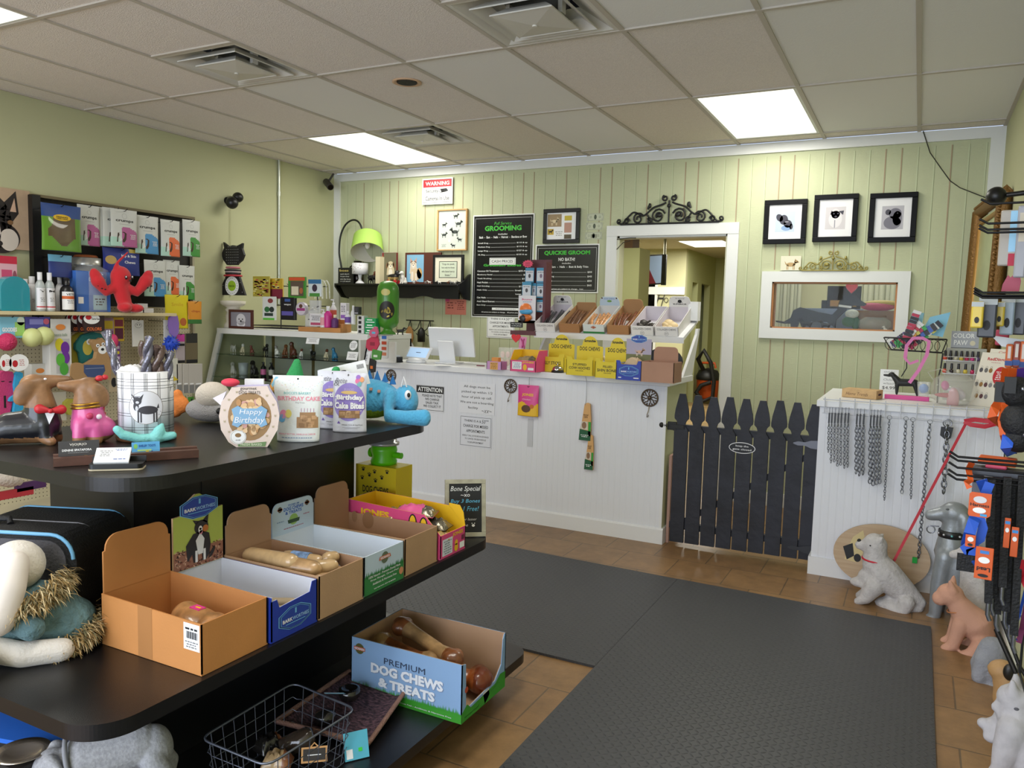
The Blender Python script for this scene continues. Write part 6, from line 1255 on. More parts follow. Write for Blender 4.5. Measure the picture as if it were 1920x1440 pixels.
Rm_=Matrix.Rotation(RX,4,'X')
def instick(name,lab,k,n,m,r,L_,fan=.05,seed=1,zz=.03,bend=.02,group=None):
    x0=wy(999+k*45.6+22.8,618,5.07).x;random.seed(seed)
    for i in range(n):
        a=MB();t=(i+.5)/n-.5;x=t*.10;rr=r*random.uniform(.8,1.15);l=L_*random.uniform(.8,1)
        p=[(x,-.15,.012+rr),(x+t*fan+random.uniform(-.01,.01),-.15+l*.5,.02+zz+bend*random.random()),(x+t*fan*1.3,-.15+l,.03+zz*1.6)]
        a.limb(p,[rr,rr*1.1,rr*.8],m,8);o=a.build(name,loc=(x0,5.245,1.345),label=lab,cat='dog chew',group=group or lab);o.rotation_euler.x=RX
instick('braided_stick','black braided collagen stick fanned in the first riser carton',0,8,M('#2a2a30',.3,var=.4,vs=90,coat=.4),.009,.27,.07,1)
instick('braided_stick','brown braided stick in the second riser carton',1,5,M('#6a4630',.3,var=.4,vs=90,coat=.3),.011,.27,.02,2)
instick('wrapped_treat','golden wrapped treat stick in the third riser carton',2,7,M('#c08a58',.3,var=.4,vs=60,coat=.5),.012,.22,.06,3)
instick('meat_strip','reddish brown dried meat strip in the fourth riser carton',3,6,M('#6f3c22',.35,var=.4,vs=60,coat=.3),.011,.26,.06,4)
for k,(m1,nm,lab,n,s_)in enumerate(((M('#35302a',.5,var=.5,vs=60),'dark_chew','dark crinkled chew piled in the fifth riser carton',7,.026),(M('#d8c090',.5,var=.1),'rawhide_chew','cream rawhide chew piled in the last riser carton',6,.034))):
    x0=wy(999+(4+k)*45.6+22.8,618,5.07).x;random.seed(40+k)
    for i in range(n):
        a=MB();x=random.uniform(-.04,.04);y=-.13+.02*i;a.ell((x,y,.025+.012*(i%3)),(s_*random.uniform(.8,1.2),s_,s_*.6),m1,(random.random(),random.random(),random.random()));a.limb([(x-.02,y,.03),(x+.02,y+.02,.05)],[s_*.35,s_*.3],m1,8)
        o=a.build(nm,loc=(x0,5.245,1.345),label=lab,cat='dog chew',group=lab);o.rotation_euler.x=RX
random.seed(50)
# burgundy hang-card rack at the left of the riser
P=wy(1008,600,5.22);o=thing('hang_card_rack','burgundy card rack of small blue packets left of the riser cartons','display rack',(P.x,5.24,1.27));BG_=M('#5a2a33',.5)
z1=wy(1010,487,5.24).z-1.27;MB().bx(-.10,0,0,.09,.008,z1,BG_).bx(.07,-.09,0,.09,0,z1*.96,BG_).build('backboard',o);MB().bx(-.14,-.18,-.0,.06,0,.03,BG_).build('base_tray',o)
PKT=M('#3f8fb5',.4);PKW=M('#cfd3da',.4)
for k,(l,t,r,b)in enumerate(((985,502,1001,530),(1006,502,1023,530),(979,529,996,557),(997,531,1005,556),(1006,531,1022,559),(1006,562,1021,585))):
    x,z,w,h=slot(l,t,r,b,5.20-.02*(k%3));p=thing('hang_packet',('blue topped packet, upper left on the burgundy rack','blue topped packet, upper right on the burgundy rack','blue topped packet, middle left on the burgundy rack','narrow blue packet in the middle of the burgundy rack','blue topped packet, middle right on the burgundy rack','lowest blue topped packet on the burgundy rack')[k],'packet',(x,5.20-.02*(k%3),z),0,'blue packets on the burgundy rack')
    MB().bx(-w/2,0,0,w/2,.006,h,PKT).build('card',p);F=Face((0,0,0));F.rect(-w*.45,h*.1,w*.45,h*.8,PKW).up();F.ell(0,h*.45,w*.14,h*.14,M('#7f6f86' if k%2 else '#4a4a50')).lines(0,h*.7,w*.7,h*.08,1,INK);F.build(parent=p)
x,z,w,h=slot(979,487,1000,502,5.15);s12=[((w/2 if i%2==0 else w*.38)*math.cos(PI*i/12),h/2+(h/2 if i%2==0 else h*.38)*math.sin(PI*i/12))for i in range(24)]
o=thing('price_starburst','bright pink starburst price card on the burgundy rack','price card',(x,5.15,z));MB().prism(s12,0,.002,M('#e0486a',.5)).build('card',o);Face((0,0,0)).text('sale',0,h*.6,w*.4,h*.2,M('#7a2038')).text('items',0,h*.35,w*.4,h*.18,M('#7a2038')).build(parent=o)
x,z,w,h=slot(972,554,1004,606,5.10);o=thing('toy_package','white carded orange and blue ball toy left of the riser cartons','toy package',(x,5.10,z))
MB().bx(-w/2,0,0,w/2,.004,h,M('#dcdce2',.4)).bx(-w/2,.0,0,w/2,.02,h*.1,PAPER).build('card',o);MB().ell((-.005,-.01,h*.5),(w*.33,.03,h*.22),M('#e07a3a',.4)).build('orange_ball',o);MB().ell((0,-.016,h*.42),(w*.36,.028,h*.12),M('#4a9fd0',.4)).ell((0,-.02,h*.2),(w*.36,.03,h*.14),M('#c46a2a',.4)).ell((-.01,-.045,h*.17),(.025,.01,.025),M('#2a2a30',.4)).build('blue_band',o)
Face((0,0,0)).text('Bounce',0,h*.86,w*.6,h*.07,M('#c84a7a'),.02).lines(0,h*.77,w*.5,h*.04,1,M('#5a7ab0')).build(parent=o)
x,z,w,h=slot(957,604,980,614,5.02);o=thing('small_black_sign','tiny black sign with white words at the riser corner','sign',(x,5.02,z));MB().bx(-w/2,0,0,w/2,.003,h,INK).build('slab',o);Face((0,0,0)).text('No barking',0,h*.68,w*.8,h*.26,PAPER,.01).text('at the phone',0,h*.3,w*.8,h*.26,PAPER,.01).build(parent=o)
P=wy(1292,632,5.40);MB().bx(-.035,0,0,.035,.05,.13,PAPER).build('paper_stack',loc=(3.83,5.36,1.405),rz=R(-8),label='white leaflet holder behind the last riser carton',cat='leaflets')
P=wz(1262,665,ZK);MB().ell((0,0,.09),(.13,.06,.09),M('#3a3d47',.8,bump=.3,bs=80)).build('dark_cushion',loc=(3.70,5.17,ZK),label='dark grey rounded carrier under the riser behind the brown carton',cat='bag')
# ---------------------------------------------------------------- counter front
FY=4.7475
def cpanel(name,lab,l,t,r,b,m=PAPER,cat='notice',th=.0012):return panel(name,lab,l,t,r,b,cat=cat,m=m,th=th,Y=FY)
F=cpanel('pick_up_notice','white notice about picking up dogs on the counter front',861,718,928,776,M('#e3e4ea',.6));w,h=F.w,F.h
for k,t in enumerate(('All dogs must be','picked up within 1/2','hour of pick up call.','We are not a boarding','facility')):F.text(t,0 if k<4 else-w*.1,h*(.86-k*.17),w*(.74,.86,.84,.94,.28)[k],h*.095,INK,.005)
F.text('~xx~',w*.28,h*.1,w*.28,h*.1,INK,-.01,slant=.4);F.build(parent=F.o)
F=cpanel('missed_appointment_notice','bordered missed appointment notice low on the counter front',862,780,922,839,M('#dfe1ea',.6));appt(F,F.w,F.h);F.build(parent=F.o)
F=cpanel('attention_notice','white attention notice half hidden behind the blue plush',780,722,833,772,M('#dcdde2',.6));w,h=F.w,F.h
F.border(-w/2+.004,.01,w/2-.004,h-.006,.003,INK).rect(-w/2+.006,h*.7,w/2-.006,h-.01,INK).up();F.text('ATTENTION',0,h*.83,w*.86,h*.17,PAPER,.03)
for k,t in enumerate(('PLEASE NOTE THAT','WE CHARGE','SALES TAX','WE COLLECT IT')):F.text(t,w*.08,h*(.6-k*.13),w*(.7,.5,.45,.62)[k],h*.09,INK,.015)
F.build(parent=F.o)
MED=M('#5c4c3c',.4,.7);MEDD=M('#1c1714',.7)
def medal(lab,px,py,rp):
    P=wy(px,py,FY-.004);r=rp*dep(P)/FPX;o=thing('hook_medallion',lab,'hook',P,0,None)
    g=MB();g.tube([(r*math.cos(R(a)),0,r*math.sin(R(a)))for a in range(0,360,15)],r*.1,MED,6,closed=True)
    for k in range(8):
        a=R(45*k);c,s_=math.cos(a),math.sin(a);g.tube([(r*.2*c,0,r*.2*s_),(r*(.5*c-.14*s_),-.002,r*(.5*s_+.14*c)),(r*.72*c,-.002,r*.72*s_),(r*.95*c,0,r*.95*s_)],r*.07,MED,5);g.tube([(r*.95*math.cos(a+.4),0,r*.95*math.sin(a+.4)),(r*.7*math.cos(a+.4),-.002,r*.7*math.sin(a+.4))],r*.08,MED,5)
    g.build('rosette',o);MB().ell((0,-.002,0),(r*.24,.008,r*.24),MED).build('boss',o);
    q=r*1.0;MB().tube([(0,-.004,-q),(-.001,-.01,-q*1.5),(-.006,-.02,-q*2.0),(-.004,-.028,-q*2.3),(.004,-.03,-q*2.25),(.006,-.03,-q*2.0)],.0028,M('#8a7f70',.35,.8),6).build('hook',o)
medal('bronze hook medallion in the middle of the counter front',957,724,12.5);medal('bronze hook medallion near the left end of the counter front',733,704,10.5);medal('bronze hook medallion near the right end of the counter front',1218,746,15.5)
# hanging packs
x,z,w,h=slot(971,722,1010,780,FY-.03)
F=pouch('hanging_treat_bag','pink and yellow treat bag hanging on the counter front',(x,FY-.03,z),0,w,h,.035,M('#d63a8a',.35),cells=lambda u,v:YEL2 if v<.38+.08*math.sin(u*7)else None)
F.text('JONES',0,h*.68,w*.55,h*.11,YEL2,.04).text('Chicken',-w*.05,h*.54,w*.4,h*.05,M('#f0c0d8')).ell(-w*.05,h*.24,w*.22,h*.12,M('#5a3a22')).ell(w*.22,h*.32,w*.1,h*.07,M('#c46a2a')).poly([(-w*.08,h*.97),(w*.08,h*.97),(w*.02,h*.92),(-w*.02,h*.92)],M('#8a1a50'));F.build('print',F.o)
MB().tube([(0,0,.06),(.003,-.01,.03),(0,0,-.02),(.004,0,-.05)],.0018,M('#8a8a8a',.3,.8),6).build('wire_hook',loc=(x-.0,FY-.02,z+h),label='thin wire hook holding the pink treat bag',cat='hook')
x,z,w,h=slot(1090,757,1112,822,FY-.03);WRm=M('#9a9a9a',.3,.8)
P=wy(1099,710,FY-.03);MB().tube([(P.x-.005,FY-.03,P.z+.02),(P.x+.01,FY-.04,P.z-.03),(P.x+.005,FY-.03,z+h+.02),(P.x,FY-.03,z+h-.01)],.0018,WRm,6).build('wire_hook',label='long thin wire hook holding the two dental chew packs',cat='hook')
def chewpack(lab,l,t,r,b,Y):
    x,z,w,h=slot(l,t,r,b,Y);o=thing('dental_chew_pack',lab,'treat pack',(x,Y,z));MB().prism([(-w*.5,0),(w*.42,0),(w*.4,h*.6),(w*.3,h*.97),(w*.1,h),(-w*.12,h*.97),(-w*.25,h*.6)],0,.012,M('#d2a266',.5)).build('card',o)
    F=Face((0,0,0));F.poly([(-w*.5,.0),(w*.42,.0),(w*.42,h*.25),(-w*.44,h*.3)],M('#1f5a3a')).poly([(-w*.42,h*.3),(w*.2,h*.28),(w*.15,h*.5),(-w*.3,h*.5)],M('#cfc7b8')).rect(w*.22,h*.12,w*.42,h*.5,M('#2f9a3a')).up();F.ell(-w*.1,h*.4,w*.18,h*.09,M('#8a6a50')).lines(-w*.05,h*.12,w*.6,h*.08,2,PAPER).text('dental',0,h*.68,w*.4,h*.05,M('#5a3a1a')).text('care',0,h*.62,w*.3,h*.05,M('#5a3a1a'));F.build(parent=o)
chewpack('upper orange and green dental chew pack hanging on the counter front',1086,755,1110,826,FY-.03);chewpack('lower orange and green dental chew pack hanging below its twin',1096,815,1114,881,FY-.028)
F=cpanel('clear_tape_strip','strip of grey tape left on the counter front',989,785,999,838,M('#c4c6cc',.3),cat='tape',th=.0004)
# ---------------------------------------------------------------- display case contents
def shelfy(px,z,Y):p=wy(px,660,Y);return(p.x,Y,z+.001)
for k,(px,s_,m1,m2,sit,lab)in enumerate(((437,.085,WHT,BLK,0,'spotted white dog figurine at the left end of the upper glass shelf'),(455,.085,CRM,WHT,1,'cream sitting dog figurine on the upper glass shelf'),(472,.075,M('#6a3326',.5),None,1,'red brown lying dog figurine on the upper glass shelf'),(498,.09,BLK,None,0,'black standing terrier figurine on the upper glass shelf'),(519,.085,WHT,GRY,1,'white and grey sitting dog figurine on the upper glass shelf'),(535,.10,BRN,None,1,'tan sitting dog figurine on the upper glass shelf'),(549,.125,M('#54231c',.4),None,1,'tallest dark red dog figurine on the upper glass shelf'),(565,.07,WHT,BRN,1,'white and brown spaniel figurine on the upper glass shelf'),(587,.07,BLK,GRY,0,'dark grey standing dog figurine on the upper glass shelf'),(612,.08,CRM,BRN,1,'tan and cream dog figurine near the right of the upper glass shelf'),(627,.095,M('#2f7fa8',.4),None,1,'blue glass dog figurine at the right of the upper glass shelf'))):
    minidog('dog_figurine',lab,*shelfy(px,1.03,4.86),s_,m1,m2,rz=R(-30 if k%2 else 160),sit=bool(sit))
minidog('dog_figurine','white slim dog figurine at the left of the lower glass shelf',*shelfy(437,.845,4.86),.11,WHT,sit=True,rz=R(-60))
minidog('dog_figurine','large black sitting dog figurine on the lower glass shelf',*shelfy(476,.845,4.86),.14,BLK,sit=True,rz=R(-70))
P=shelfy(456,.845,4.86);o=thing('frosted_cup','frosted glass cup with script on the lower glass shelf','cup',P);MB().lathe([(.001,0),(.034,0),(.042,.1),(.039,.1),(.032,.004),(.001,.004)],glassy('frosted','#dfe6e8',.5,.4)).build('cup',o)
for px,lab,m1 in((494,'black spray bottle with a pink label on the lower glass shelf','#c05a8a'),(509,'black spray bottle with a grey label on the lower glass shelf','#b0aaa0')):
    o=thing('spray_bottle',lab,'bottle',shelfy(px,.845,4.86));MB().lathe([(.001,0),(.022,0),(.023,.005),(.023,.075),(.010,.09),(.009,.1),(.001,.1)],BLACK).build('bottle',o);MB().cyl((0,0,.1),(0,0,.12),.009,BLACK).cyl((0,0,.112),(-.018,0,.114),.004,BLACK).build('nozzle',o);MB().lathe([(.0236,.015),(.0236,.06)],M(m1,.5)).build('label_wrap',o)
for k,(l,t,r,b,lab)in enumerate(((570,632,594,645,'white price card taped at the top of the case glass'),(652,638,667,657,'round white sticker at the right of the case glass'),(651,659,671,675,'square white card at the right of the case glass'),(675,657,694,683,'white leaflet at the right end of the case glass'),(672,640,680,652,'small oval white sticker on the case glass'))):
    c=((l+r)/2,(t+b)/2);y=4.69-(1.195-1.1)*.29;x,z,w,h=slot(l,t,r,b,y);yy=4.7-(1.195-z)*.2963-.004;o=thing('case_card',lab,'card',(x,yy,z));o.rotation_euler.x=R(-16.5)
    if k in(1,4):MB().prism([(w/2*math.cos(2*PI*i/20),h/2+h/2*math.sin(2*PI*i/20))for i in range(20)],-.001,0,PAPER).build('card',o)
    else:MB().bx(-w/2,-.001,0,w/2,0,h,PAPER).build('card',o)
    Face((0,-.001,0)).lines(0,h*.5,w*.7,h*.5,4,M('#8a8a8a')).build(parent=o)
F=panel('payment_stickers','column of card payment stickers on the right side of the display case',713,628,728,671,cat='stickers',m=M('#d3d4d2',.5),Y=4.668);w,h=F.w,F.h
for k,m1 in enumerate(('#2f6ac0','#c04a2a','#c0533a','#c77a5a')):F.rect(-w*.3,h*(.82-.24*k),w*.3,h*(.96-.24*k),M(m1))
F.build(parent=F.o)
# on top of the case
ZD=1.241
def ct(px,Y=4.9):return(wy(px,610,Y).x,Y,ZD)
x0=wy(437,560,4.78).x;o=thing('cat_collar_stand','white pedestal carrying a black polka dot cat shaped collar display','display stand',(x0,4.78,ZD));BP_=M('#151316',.6)
pp=dep(Vector(o.location))/FPX;PED=M('#d2ccbf',.6,bump=.2,bs=40)
MB().lathe([(.001,0),(.075,0),(.07,.03),(.055,.05),(.06,.10),(.05,.13),(.065,.15),(.05,.17),(.08,.185),(.1,.2),(.102,.225),(.001,.23)],PED,n=28).build('pedestal',o)
def cz(px,py):p=wy(px,py,4.78);return(p.x-x0,p.z-ZD)
bd_=[cz(410,553),cz(461,554),cz(450,519),cz(425,518)];MB().prism(bd_,-.01,.01,BP_).build('body',o)
hd_=[cz(427,497),cz(420,487),cz(417,477),cz(420,469),cz(422,465),cz(420,454),cz(430,462),cz(438,460),cz(446,461),cz(456,456),cz(455,466),cz(459,478),cz(455,488),cz(448,494),cz(446,497)];MB().prism(hd_,-.01,.01,BP_).build('head',o)
F=Face((0,-.01,0));c0_=cz(437,478)
for i in range(-4,5):
    for j in range(-4,5):
        if i*i+j*j<14:F.ell(c0_[0]+i*.022,c0_[1]+j*.022,.0026,.0026,WHITE,n=8)
for q in((415,545),(420,535),(452,530),(456,548),(424,523)):c_=cz(*q);F.ell(*c_,.0026,.0026,WHITE,n=8)
F.build('polka_dots',o);F=Face((0,-.0115,0),step=.001);c_=cz(437,536);r_=17.5*pp;F.ell(*c_,r_,r_,PAPER).up();F.ell(c_[0],c_[1],r_*.58,r_*.55,M('#9ac02a'));F.up();F.text('It\'s the Collar',c_[0],c_[1]+.0,r_*.75,r_*.22,INK,.01)
for k in range(18):
    a=2*PI*k/18;F.ell(c_[0]+r_*.8*math.cos(a),c_[1]+r_*.8*math.sin(a),.0045,.0035,M('#7a7a7a'),n=6)
F.build('round_badge',o)
for k,(m1,z_,rr)in enumerate((('#c0707c',502,13),('#24242a',507,15),('#b9a8a8',510,14),('#1c1c20',513,14),('#b02a38',517,17))):
    a_,c_=cz(437,z_);MB().tube([(a_+rr*pp*math.cos(R(q)),rr*pp*.8*math.sin(R(q)),c_)for q in range(0,360,24)],.008,M(m1,.5),6,closed=True).build('collar',thing('pet_collar',('pink collar, top of the stack on the cat display','black collar with white letters on the cat display','grey striped collar in the stack on the cat display','plain black collar low in the stack on the cat display','red collar, lowest of the stack on the cat display')[k],'collar',o.location,0,'collars on the cat display'))
x,z,w,h=slot(428,577,476,613,4.692);o=thing('portrait_frame','brown framed photo of a fluffy dog standing on the display case','picture frame',(x,4.692,ZD),R(-4));BF2=M('#4d241e',.4);f=MB();h=.155
for a in((-w/2,0,w/2,.02),(-w/2,h-.02,w/2,h),(-w/2,.02,-w/2+.02,h-.02),(w/2-.02,.02,w/2,h-.02)):f.bx(a[0],-.008,a[1],a[2],.01,a[3],BF2)
f.build('frame',o,bevel=.002);F=Face((0,0,0));F.rect(-w/2+.018,.018,w/2-.018,h-.018,M('#8a8690')).up();F.ell(0,h*.48,.055,.048,M('#cfccd0')).ell(0,h*.25,.05,.03,M('#dedbe0')).up();F.ell(-.022,h*.5,.007,.006,INK).ell(.02,h*.5,.007,.006,INK).ell(0,h*.4,.01,.008,INK);F.build('photo',o)
# wire display rack and its packs
o=thing('wire_display_rack','black wire display rack of hanging pet products on the case','display rack',(ct(540)[0],4.93,ZD));x0=o.location.x;g=MB()
for z_ in(.01,.03):g.tube([(-.3,-.12,z_),(.25,-.12,z_),(.25,.1,z_),(-.3,.1,z_)],.004,BLACK,6,closed=True)
for a in(-.2,.2):g.tube([(a,.1,.0),(a,.1,.38)],.005,BLACK,6)
for z_ in(.2,.36):g.tube([(-.25,.1,z_),(.3,.1,z_)],.004,BLACK,6)
g.build('frame',o)
for a in(-.2,-.1,0,.1,.18,.26):MB().tube([(a,.1,.36),(a,-.02,.36),(a,-.04,.375)],.003,BLACK,5).build('peg',o)
random.seed(77)
def pack(name,lab,l,t,r,b,Y,m,cat='packet',d=.012,marks=None,group=None):
    x,z,w,h=slot(l,t,r,b,Y);o=thing(name,lab,cat,(x,Y,z),0,group);MB().bx(-w/2,0,0,w/2,d,h,m).build('body',o,bevel=min(.003,d*.3));F=Face((0,0,0))
    if marks:marks(F,w,h)
    else:F.rect(-w*.35,h*.15,w*.35,h*.7,PAPER)
    if F.mb.v:F.build(parent=o)
    return o
def speck(cols,n=30,a=.0,b=1.):
    def fn(F,w,h):
        for i in range(n):F.rect(*(lambda x,y:(x,y,x+w*.16,y+h*.06))(random.uniform(-w*.48,w*.3),random.uniform(h*a,h*b*.93)),M(random.choice(cols)))
    return fn
YC=['#c9b23a','#8a7a2a','#b84a3a','#d8cf8a','#7a2a2a']
pack('snack_pouch','yellow green pouch with a red top at the left of the wire rack',474,518,505,556,4.80,M('#a89a3c',.4),marks=speck(YC,60,0,.9))
pack('snack_pouch','yellow pouch with a maroon base beside the left one on the wire rack',503,522,530,560,4.84,M('#c0a030',.4),marks=lambda F,w,h:(F.rect(-w/2,0,w/2,h*.48,M('#7a1f35')),F.up(),speck(YC,20,.5,1)(F,w,h)))
pack('bordered_pack','green bordered pack with an orange top on the wire rack',540,519,573,559,4.80,M('#3f8a2f',.4),marks=lambda F,w,h:(F.rect(-w*.36,h*.1,w*.38,h*.8,M('#5a4a3e')),F.rect(-w*.45,h*.82,w*.45,h*.98,M('#d0522a')),F.up(),F.rect(-w*.3,h*.15,w*.1,h*.55,M('#d8cfb4')),F.ell(w*.25,h*.35,w*.1,h*.14,M('#a8623a'))))
pack('blue_pack','blue topped pack behind clear arched packs on the wire rack',578,524,602,556,4.82,M('#cfd8dc',.4),marks=lambda F,w,h:(F.rect(-w/2,h*.75,w/2,h,M('#2f6a9a')),F.rect(-w*.4,h*.0,w*.4,h*.2,M('#4a8a3a')),F.ell(0,h*.5,w*.2,h*.22,M('#3a2a3a'))))
for k,px in enumerate((598,605,611)):x,z,w,h=slot(px-6,526,px+6,560,4.84+.03*k);MB().tube([(-.04,0,0),(-.04,0,h*.6),(-.02,0,h*.95),(.01,0,h),(.035,0,h*.75),(.04,0,0)],.005,PLASTIC,6).build('clear_collar_pack',loc=(x,4.84+.03*k,z),label='arched clear plastic pack at the right of the wire rack',cat='pack',group='arched clear packs on the wire rack')
pack('clicker_card','white card with two green rounds hanging low on the wire rack',492,556,517,600,4.80,M('#d4d6d2',.5),marks=lambda F,w,h:(F.ell(-w*.15,h*.45,w*.2,h*.12,M('#2f6a3a')),F.ell(w*.2,h*.45,w*.18,h*.12,M('#26302a')),F.rect(-w*.35,h*.17,w*.3,h*.3,M('#2a3a32')),F.rect(-w*.45,0,w*.4,h*.09,M('#5ab03a')),F.ell(w*.1,h*.82,w*.2,h*.1,M('#8a3a3a'))))
pack('black_pouch','black treat pouch with a lavender band on the wire rack',526,557,552,600,4.80,M('#15151c',.4),d=.03,marks=lambda F,w,h:(F.text('wapo',0,h*.66,w*.5,h*.08,PAPER),F.rect(-w*.42,h*.2,w*.4,h*.38,M('#5a52a0')),F.rect(-w*.2,h*.8,w*.2,h*.92,M('#3a5a9a'))))
P=wy(564,579,4.80);o=thing('round_tin','round lilac tin with a dog picture on the wire rack','tin',(P.x,4.80,P.z));rr=12.5*ps(P);MB().cyl((0,0,0),(0,.03,0),rr,M('#b9b4c0',.35,.3),n=28).build('tin',o);F=Face((0,0,0));F.ell(0,0,rr*.9,rr*.9,M('#c9c0cc')).up();F.rect(-rr*.8,-rr*.3,rr*.8,rr*.1,M('#9a3a7a')).ell(0,rr*.4,rr*.35,rr*.3,M('#5a3a2a'));F.build('lid_print',o)
for k,(l,t,r,b)in enumerate(((580,563,600,590),(572,582,592,615))):pack('clear_bag',('upper clear bag of hardware beside the round tin','lower clear bag of hardware beside the bottles')[k],l,t,r,b,4.80+.03*k,glassy('bag','#cfd2d4',.5,.2),d=.02,marks=speck(['#9a9aa0','#5a5a60','#d0d0d4'],8),group=None)
# wooden steps with bottles
o=thing('stepped_display','light wooden stepped display block on the case top','display stand',(ct(627)[0],4.86,ZD));x0=o.location.x;WL=M('#b57f48',.6,var=.1)
MB().bx(-.21,-.14,0,.21,-.06,.035,WL).build('lower_step',o);MB().bx(-.04,-.058,0,.17,.02,.065,WL).build('middle_step',o);MB().bx(-.0,.022,0,.12,.1,.10,WL).build('top_step',o)
def bottle(lab,px,Y,z,r,h,mb,mc,ml=None,pump=False,group=None):
    P=wy(px,600,Y);o=thing('bottle',lab,'bottle',(P.x,Y,z),0,group);MB().lathe([(.001,0),(r,0),(r*1.02,h*.05),(r*1.02,h*.62),(r*.5,h*.75),(r*.4,h*.78),(.001,h*.78)],mb,n=16).build('body',o);MB().lathe([(r*.45,h*.78),(r*.45,h if not pump else h*.86),(.001,h if not pump else h*.86)],mc,n=14).build('cap',o)
    if pump:MB().cyl((0,0,h*.86),(0,0,h),r*.15,mc).bx(-r*.9,-r*.25,h*.95,r*.3,r*.25,h,mc).build('pump',o)
    if ml:MB().lathe([(r*1.04,h*.12),(r*1.04,h*.56)],ml,n=16).build('label_wrap',o)
PI_=M('#c22f86',.4);WW=M('#d8d8dc',.4)
bottle('white pump bottle left of the magenta bottle',607,4.74,ZD+.036,.026,.14,WW,WW,M('#d89aa0'),True)
bottle('magenta labelled shampoo bottle on the wooden steps',615,4.75,ZD+.036,.030,.165,PI_,WW,PI_)
bottle('white spray bottle with a coral label behind the magenta one',625,4.83,ZD+.066,.024,.19,WW,WW,M('#c9604a'),True)
bottle('short purple bottle with a cream lid on the wooden steps',628,4.76,ZD+.036,.026,.10,M('#5c2f6a',.4),M('#d8cfae',.5),M('#5c2f6a'))
bottle('small white bottle with a purple label on the right steps',652,4.81,ZD+.066,.022,.10,WW,WW,M('#6a4a9a'))
bottle('white dropper bottle at the back of the steps',662,4.84,ZD+.066,.018,.145,WW,WW)
for k,(l,t,r,b,m1,m2,lab)in enumerate(((580,588,605,612,'#d4d2d6','#b04a6a','stack of white jars with pink bands at the left of the steps'),(638,568,649,600,'#d9d6da','#8a5ab0','tall white box with a purple foot on the steps'),(664,575,672,590,'#26262c','#8a8a90','small dark box on the right steps'))):pack('product_box',lab,l,t,r,b,4.80 if k else 4.72,M(m1,.5),'box',.04,lambda F,w,h,m2=m2:(F.rect(-w*.4,h*.1,w*.4,h*.3,M(m2)),F.up(),F.lines(0,h*.65,w*.7,h*.4,4,M('#5a5a60'))))
for k in range(4):
    z_=ZD+.034*k;o=plainbox('medicine_box',('lowest','second','third','topmost')[k]+' of the stacked white and black boxes at the end of the steps',(ct(676,4.74)[0],4.74,z_),.06,.05,.033,M('#d5d5d5',.5),group='white and black boxes beside the steps');Face((0,0,0)).rect(-.02,.006,.008,.028,INK).build(parent=o)
for k in range(3):
    o=plainbox('green_box',('lowest','middle','topmost')[k]+' of the stacked green boxes beside the treat dispenser',(ct(694,4.75)[0],4.75,ZD+.04*k),.1,.06,.039,M('#1f9a58',.4),group='green boxes beside the treat dispenser');F=Face((0,0,0));F.rect(-.04,.006,.04,.012,PAPER).rect(-.03,.022,.02,.03,PAPER);F.build(parent=o)
# green dispenser
P=ct(727,4.86);o=thing('treat_dispenser','tall green pill shaped treat bag dispenser with a round window','dispenser',P,FACE(Vector(P)));GD=M('#3f7f1f',.35,coat=.2);H=100*ps(Vector(P));rr=20.5*ps(Vector(P))
MB().lathe([(.001,0),(rr*.75,0),(rr*.7,.012),(rr*.42,.03),(rr*.45,.045),(rr*.8,.06),(rr*.98,.09),(rr,.12),(rr,H-.08),(rr*.93,H-.045),(rr*.7,H-.015),(rr*.35,H-.003),(.001,H)],GD,n=36).build('body',o)
F=Face(fn=lambda u,v,e:Vector(((rr+e)*math.sin(u/rr),-(rr+e)*math.cos(u/rr),v)),step=.0006);F.ell(-.01,H*.45,.062,.068,M('#15130c',.5)).up()
for i in range(26):a_,r_=random.random()*6.28,random.random()*.045;F.ell(-.01+r_*math.cos(a_),H*.45-.012+r_*.8*math.sin(a_),.012,.006,M(random.choice(['#b5a23c','#d2c060','#8a7a2a','#2a2414'])),n=10,rot=random.random()*3)
F.build('window',o);F=Face(fn=lambda u,v,e:Vector(((rr+e)*math.sin(u/rr),-(rr+e)*math.cos(u/rr),v)),step=.001);F.ell(-.02,H*.78,.035,.025,M('#c2b96a',.4));F.build('oval_label',o)
minidog('black_dog_figurine','little black dog figurine right of the green dispenser',*ct(751,4.84)[:2],ZD,.06,BLK,rz=R(20))
# things hanging at the right corner of the case
for k,(l,t,r,b,m1,lab)in enumerate(((686,625,712,658,'#b8304e','red mitt shaped card at the corner of the display case'),(692,612,710,632,'#c05a7a','pink and blue glove pack at the corner of the display case'),(694,655,715,676,'#4a8a3a','green tag pack at the corner of the display case'),(690,672,704,700,'#1c1a1e','black and orange toy pack low at the corner of the display case'))):
    x,z,w,h=slot(l,t,r,b,4.42-.02*k);o=thing('hanging_card',lab,'hang card',(x,4.42-.02*k,z));q=[(-w*.3,0),(w*.2,0),(w*.45,h*.4),(w*.3,h*.95),(w*.05,h),(-w*.1,h*.8),(-w*.45,h*.6),(-w*.5,h*.2)]if k<2 else[(-w*.4,0),(w*.4,h*.1),(w*.5,h*.85),(-w*.3,h)]
    MB().prism(q,0,.012,M(m1,.6)).build('card',o,bevel=.002)
    F=Face((0,0,0));F.rect(-w*.2,h*.3,w*.15,h*.5,M(('#8a1f38','#5ab0d0','#d0d8c8','#d06a2a')[k]));F.build(parent=o)
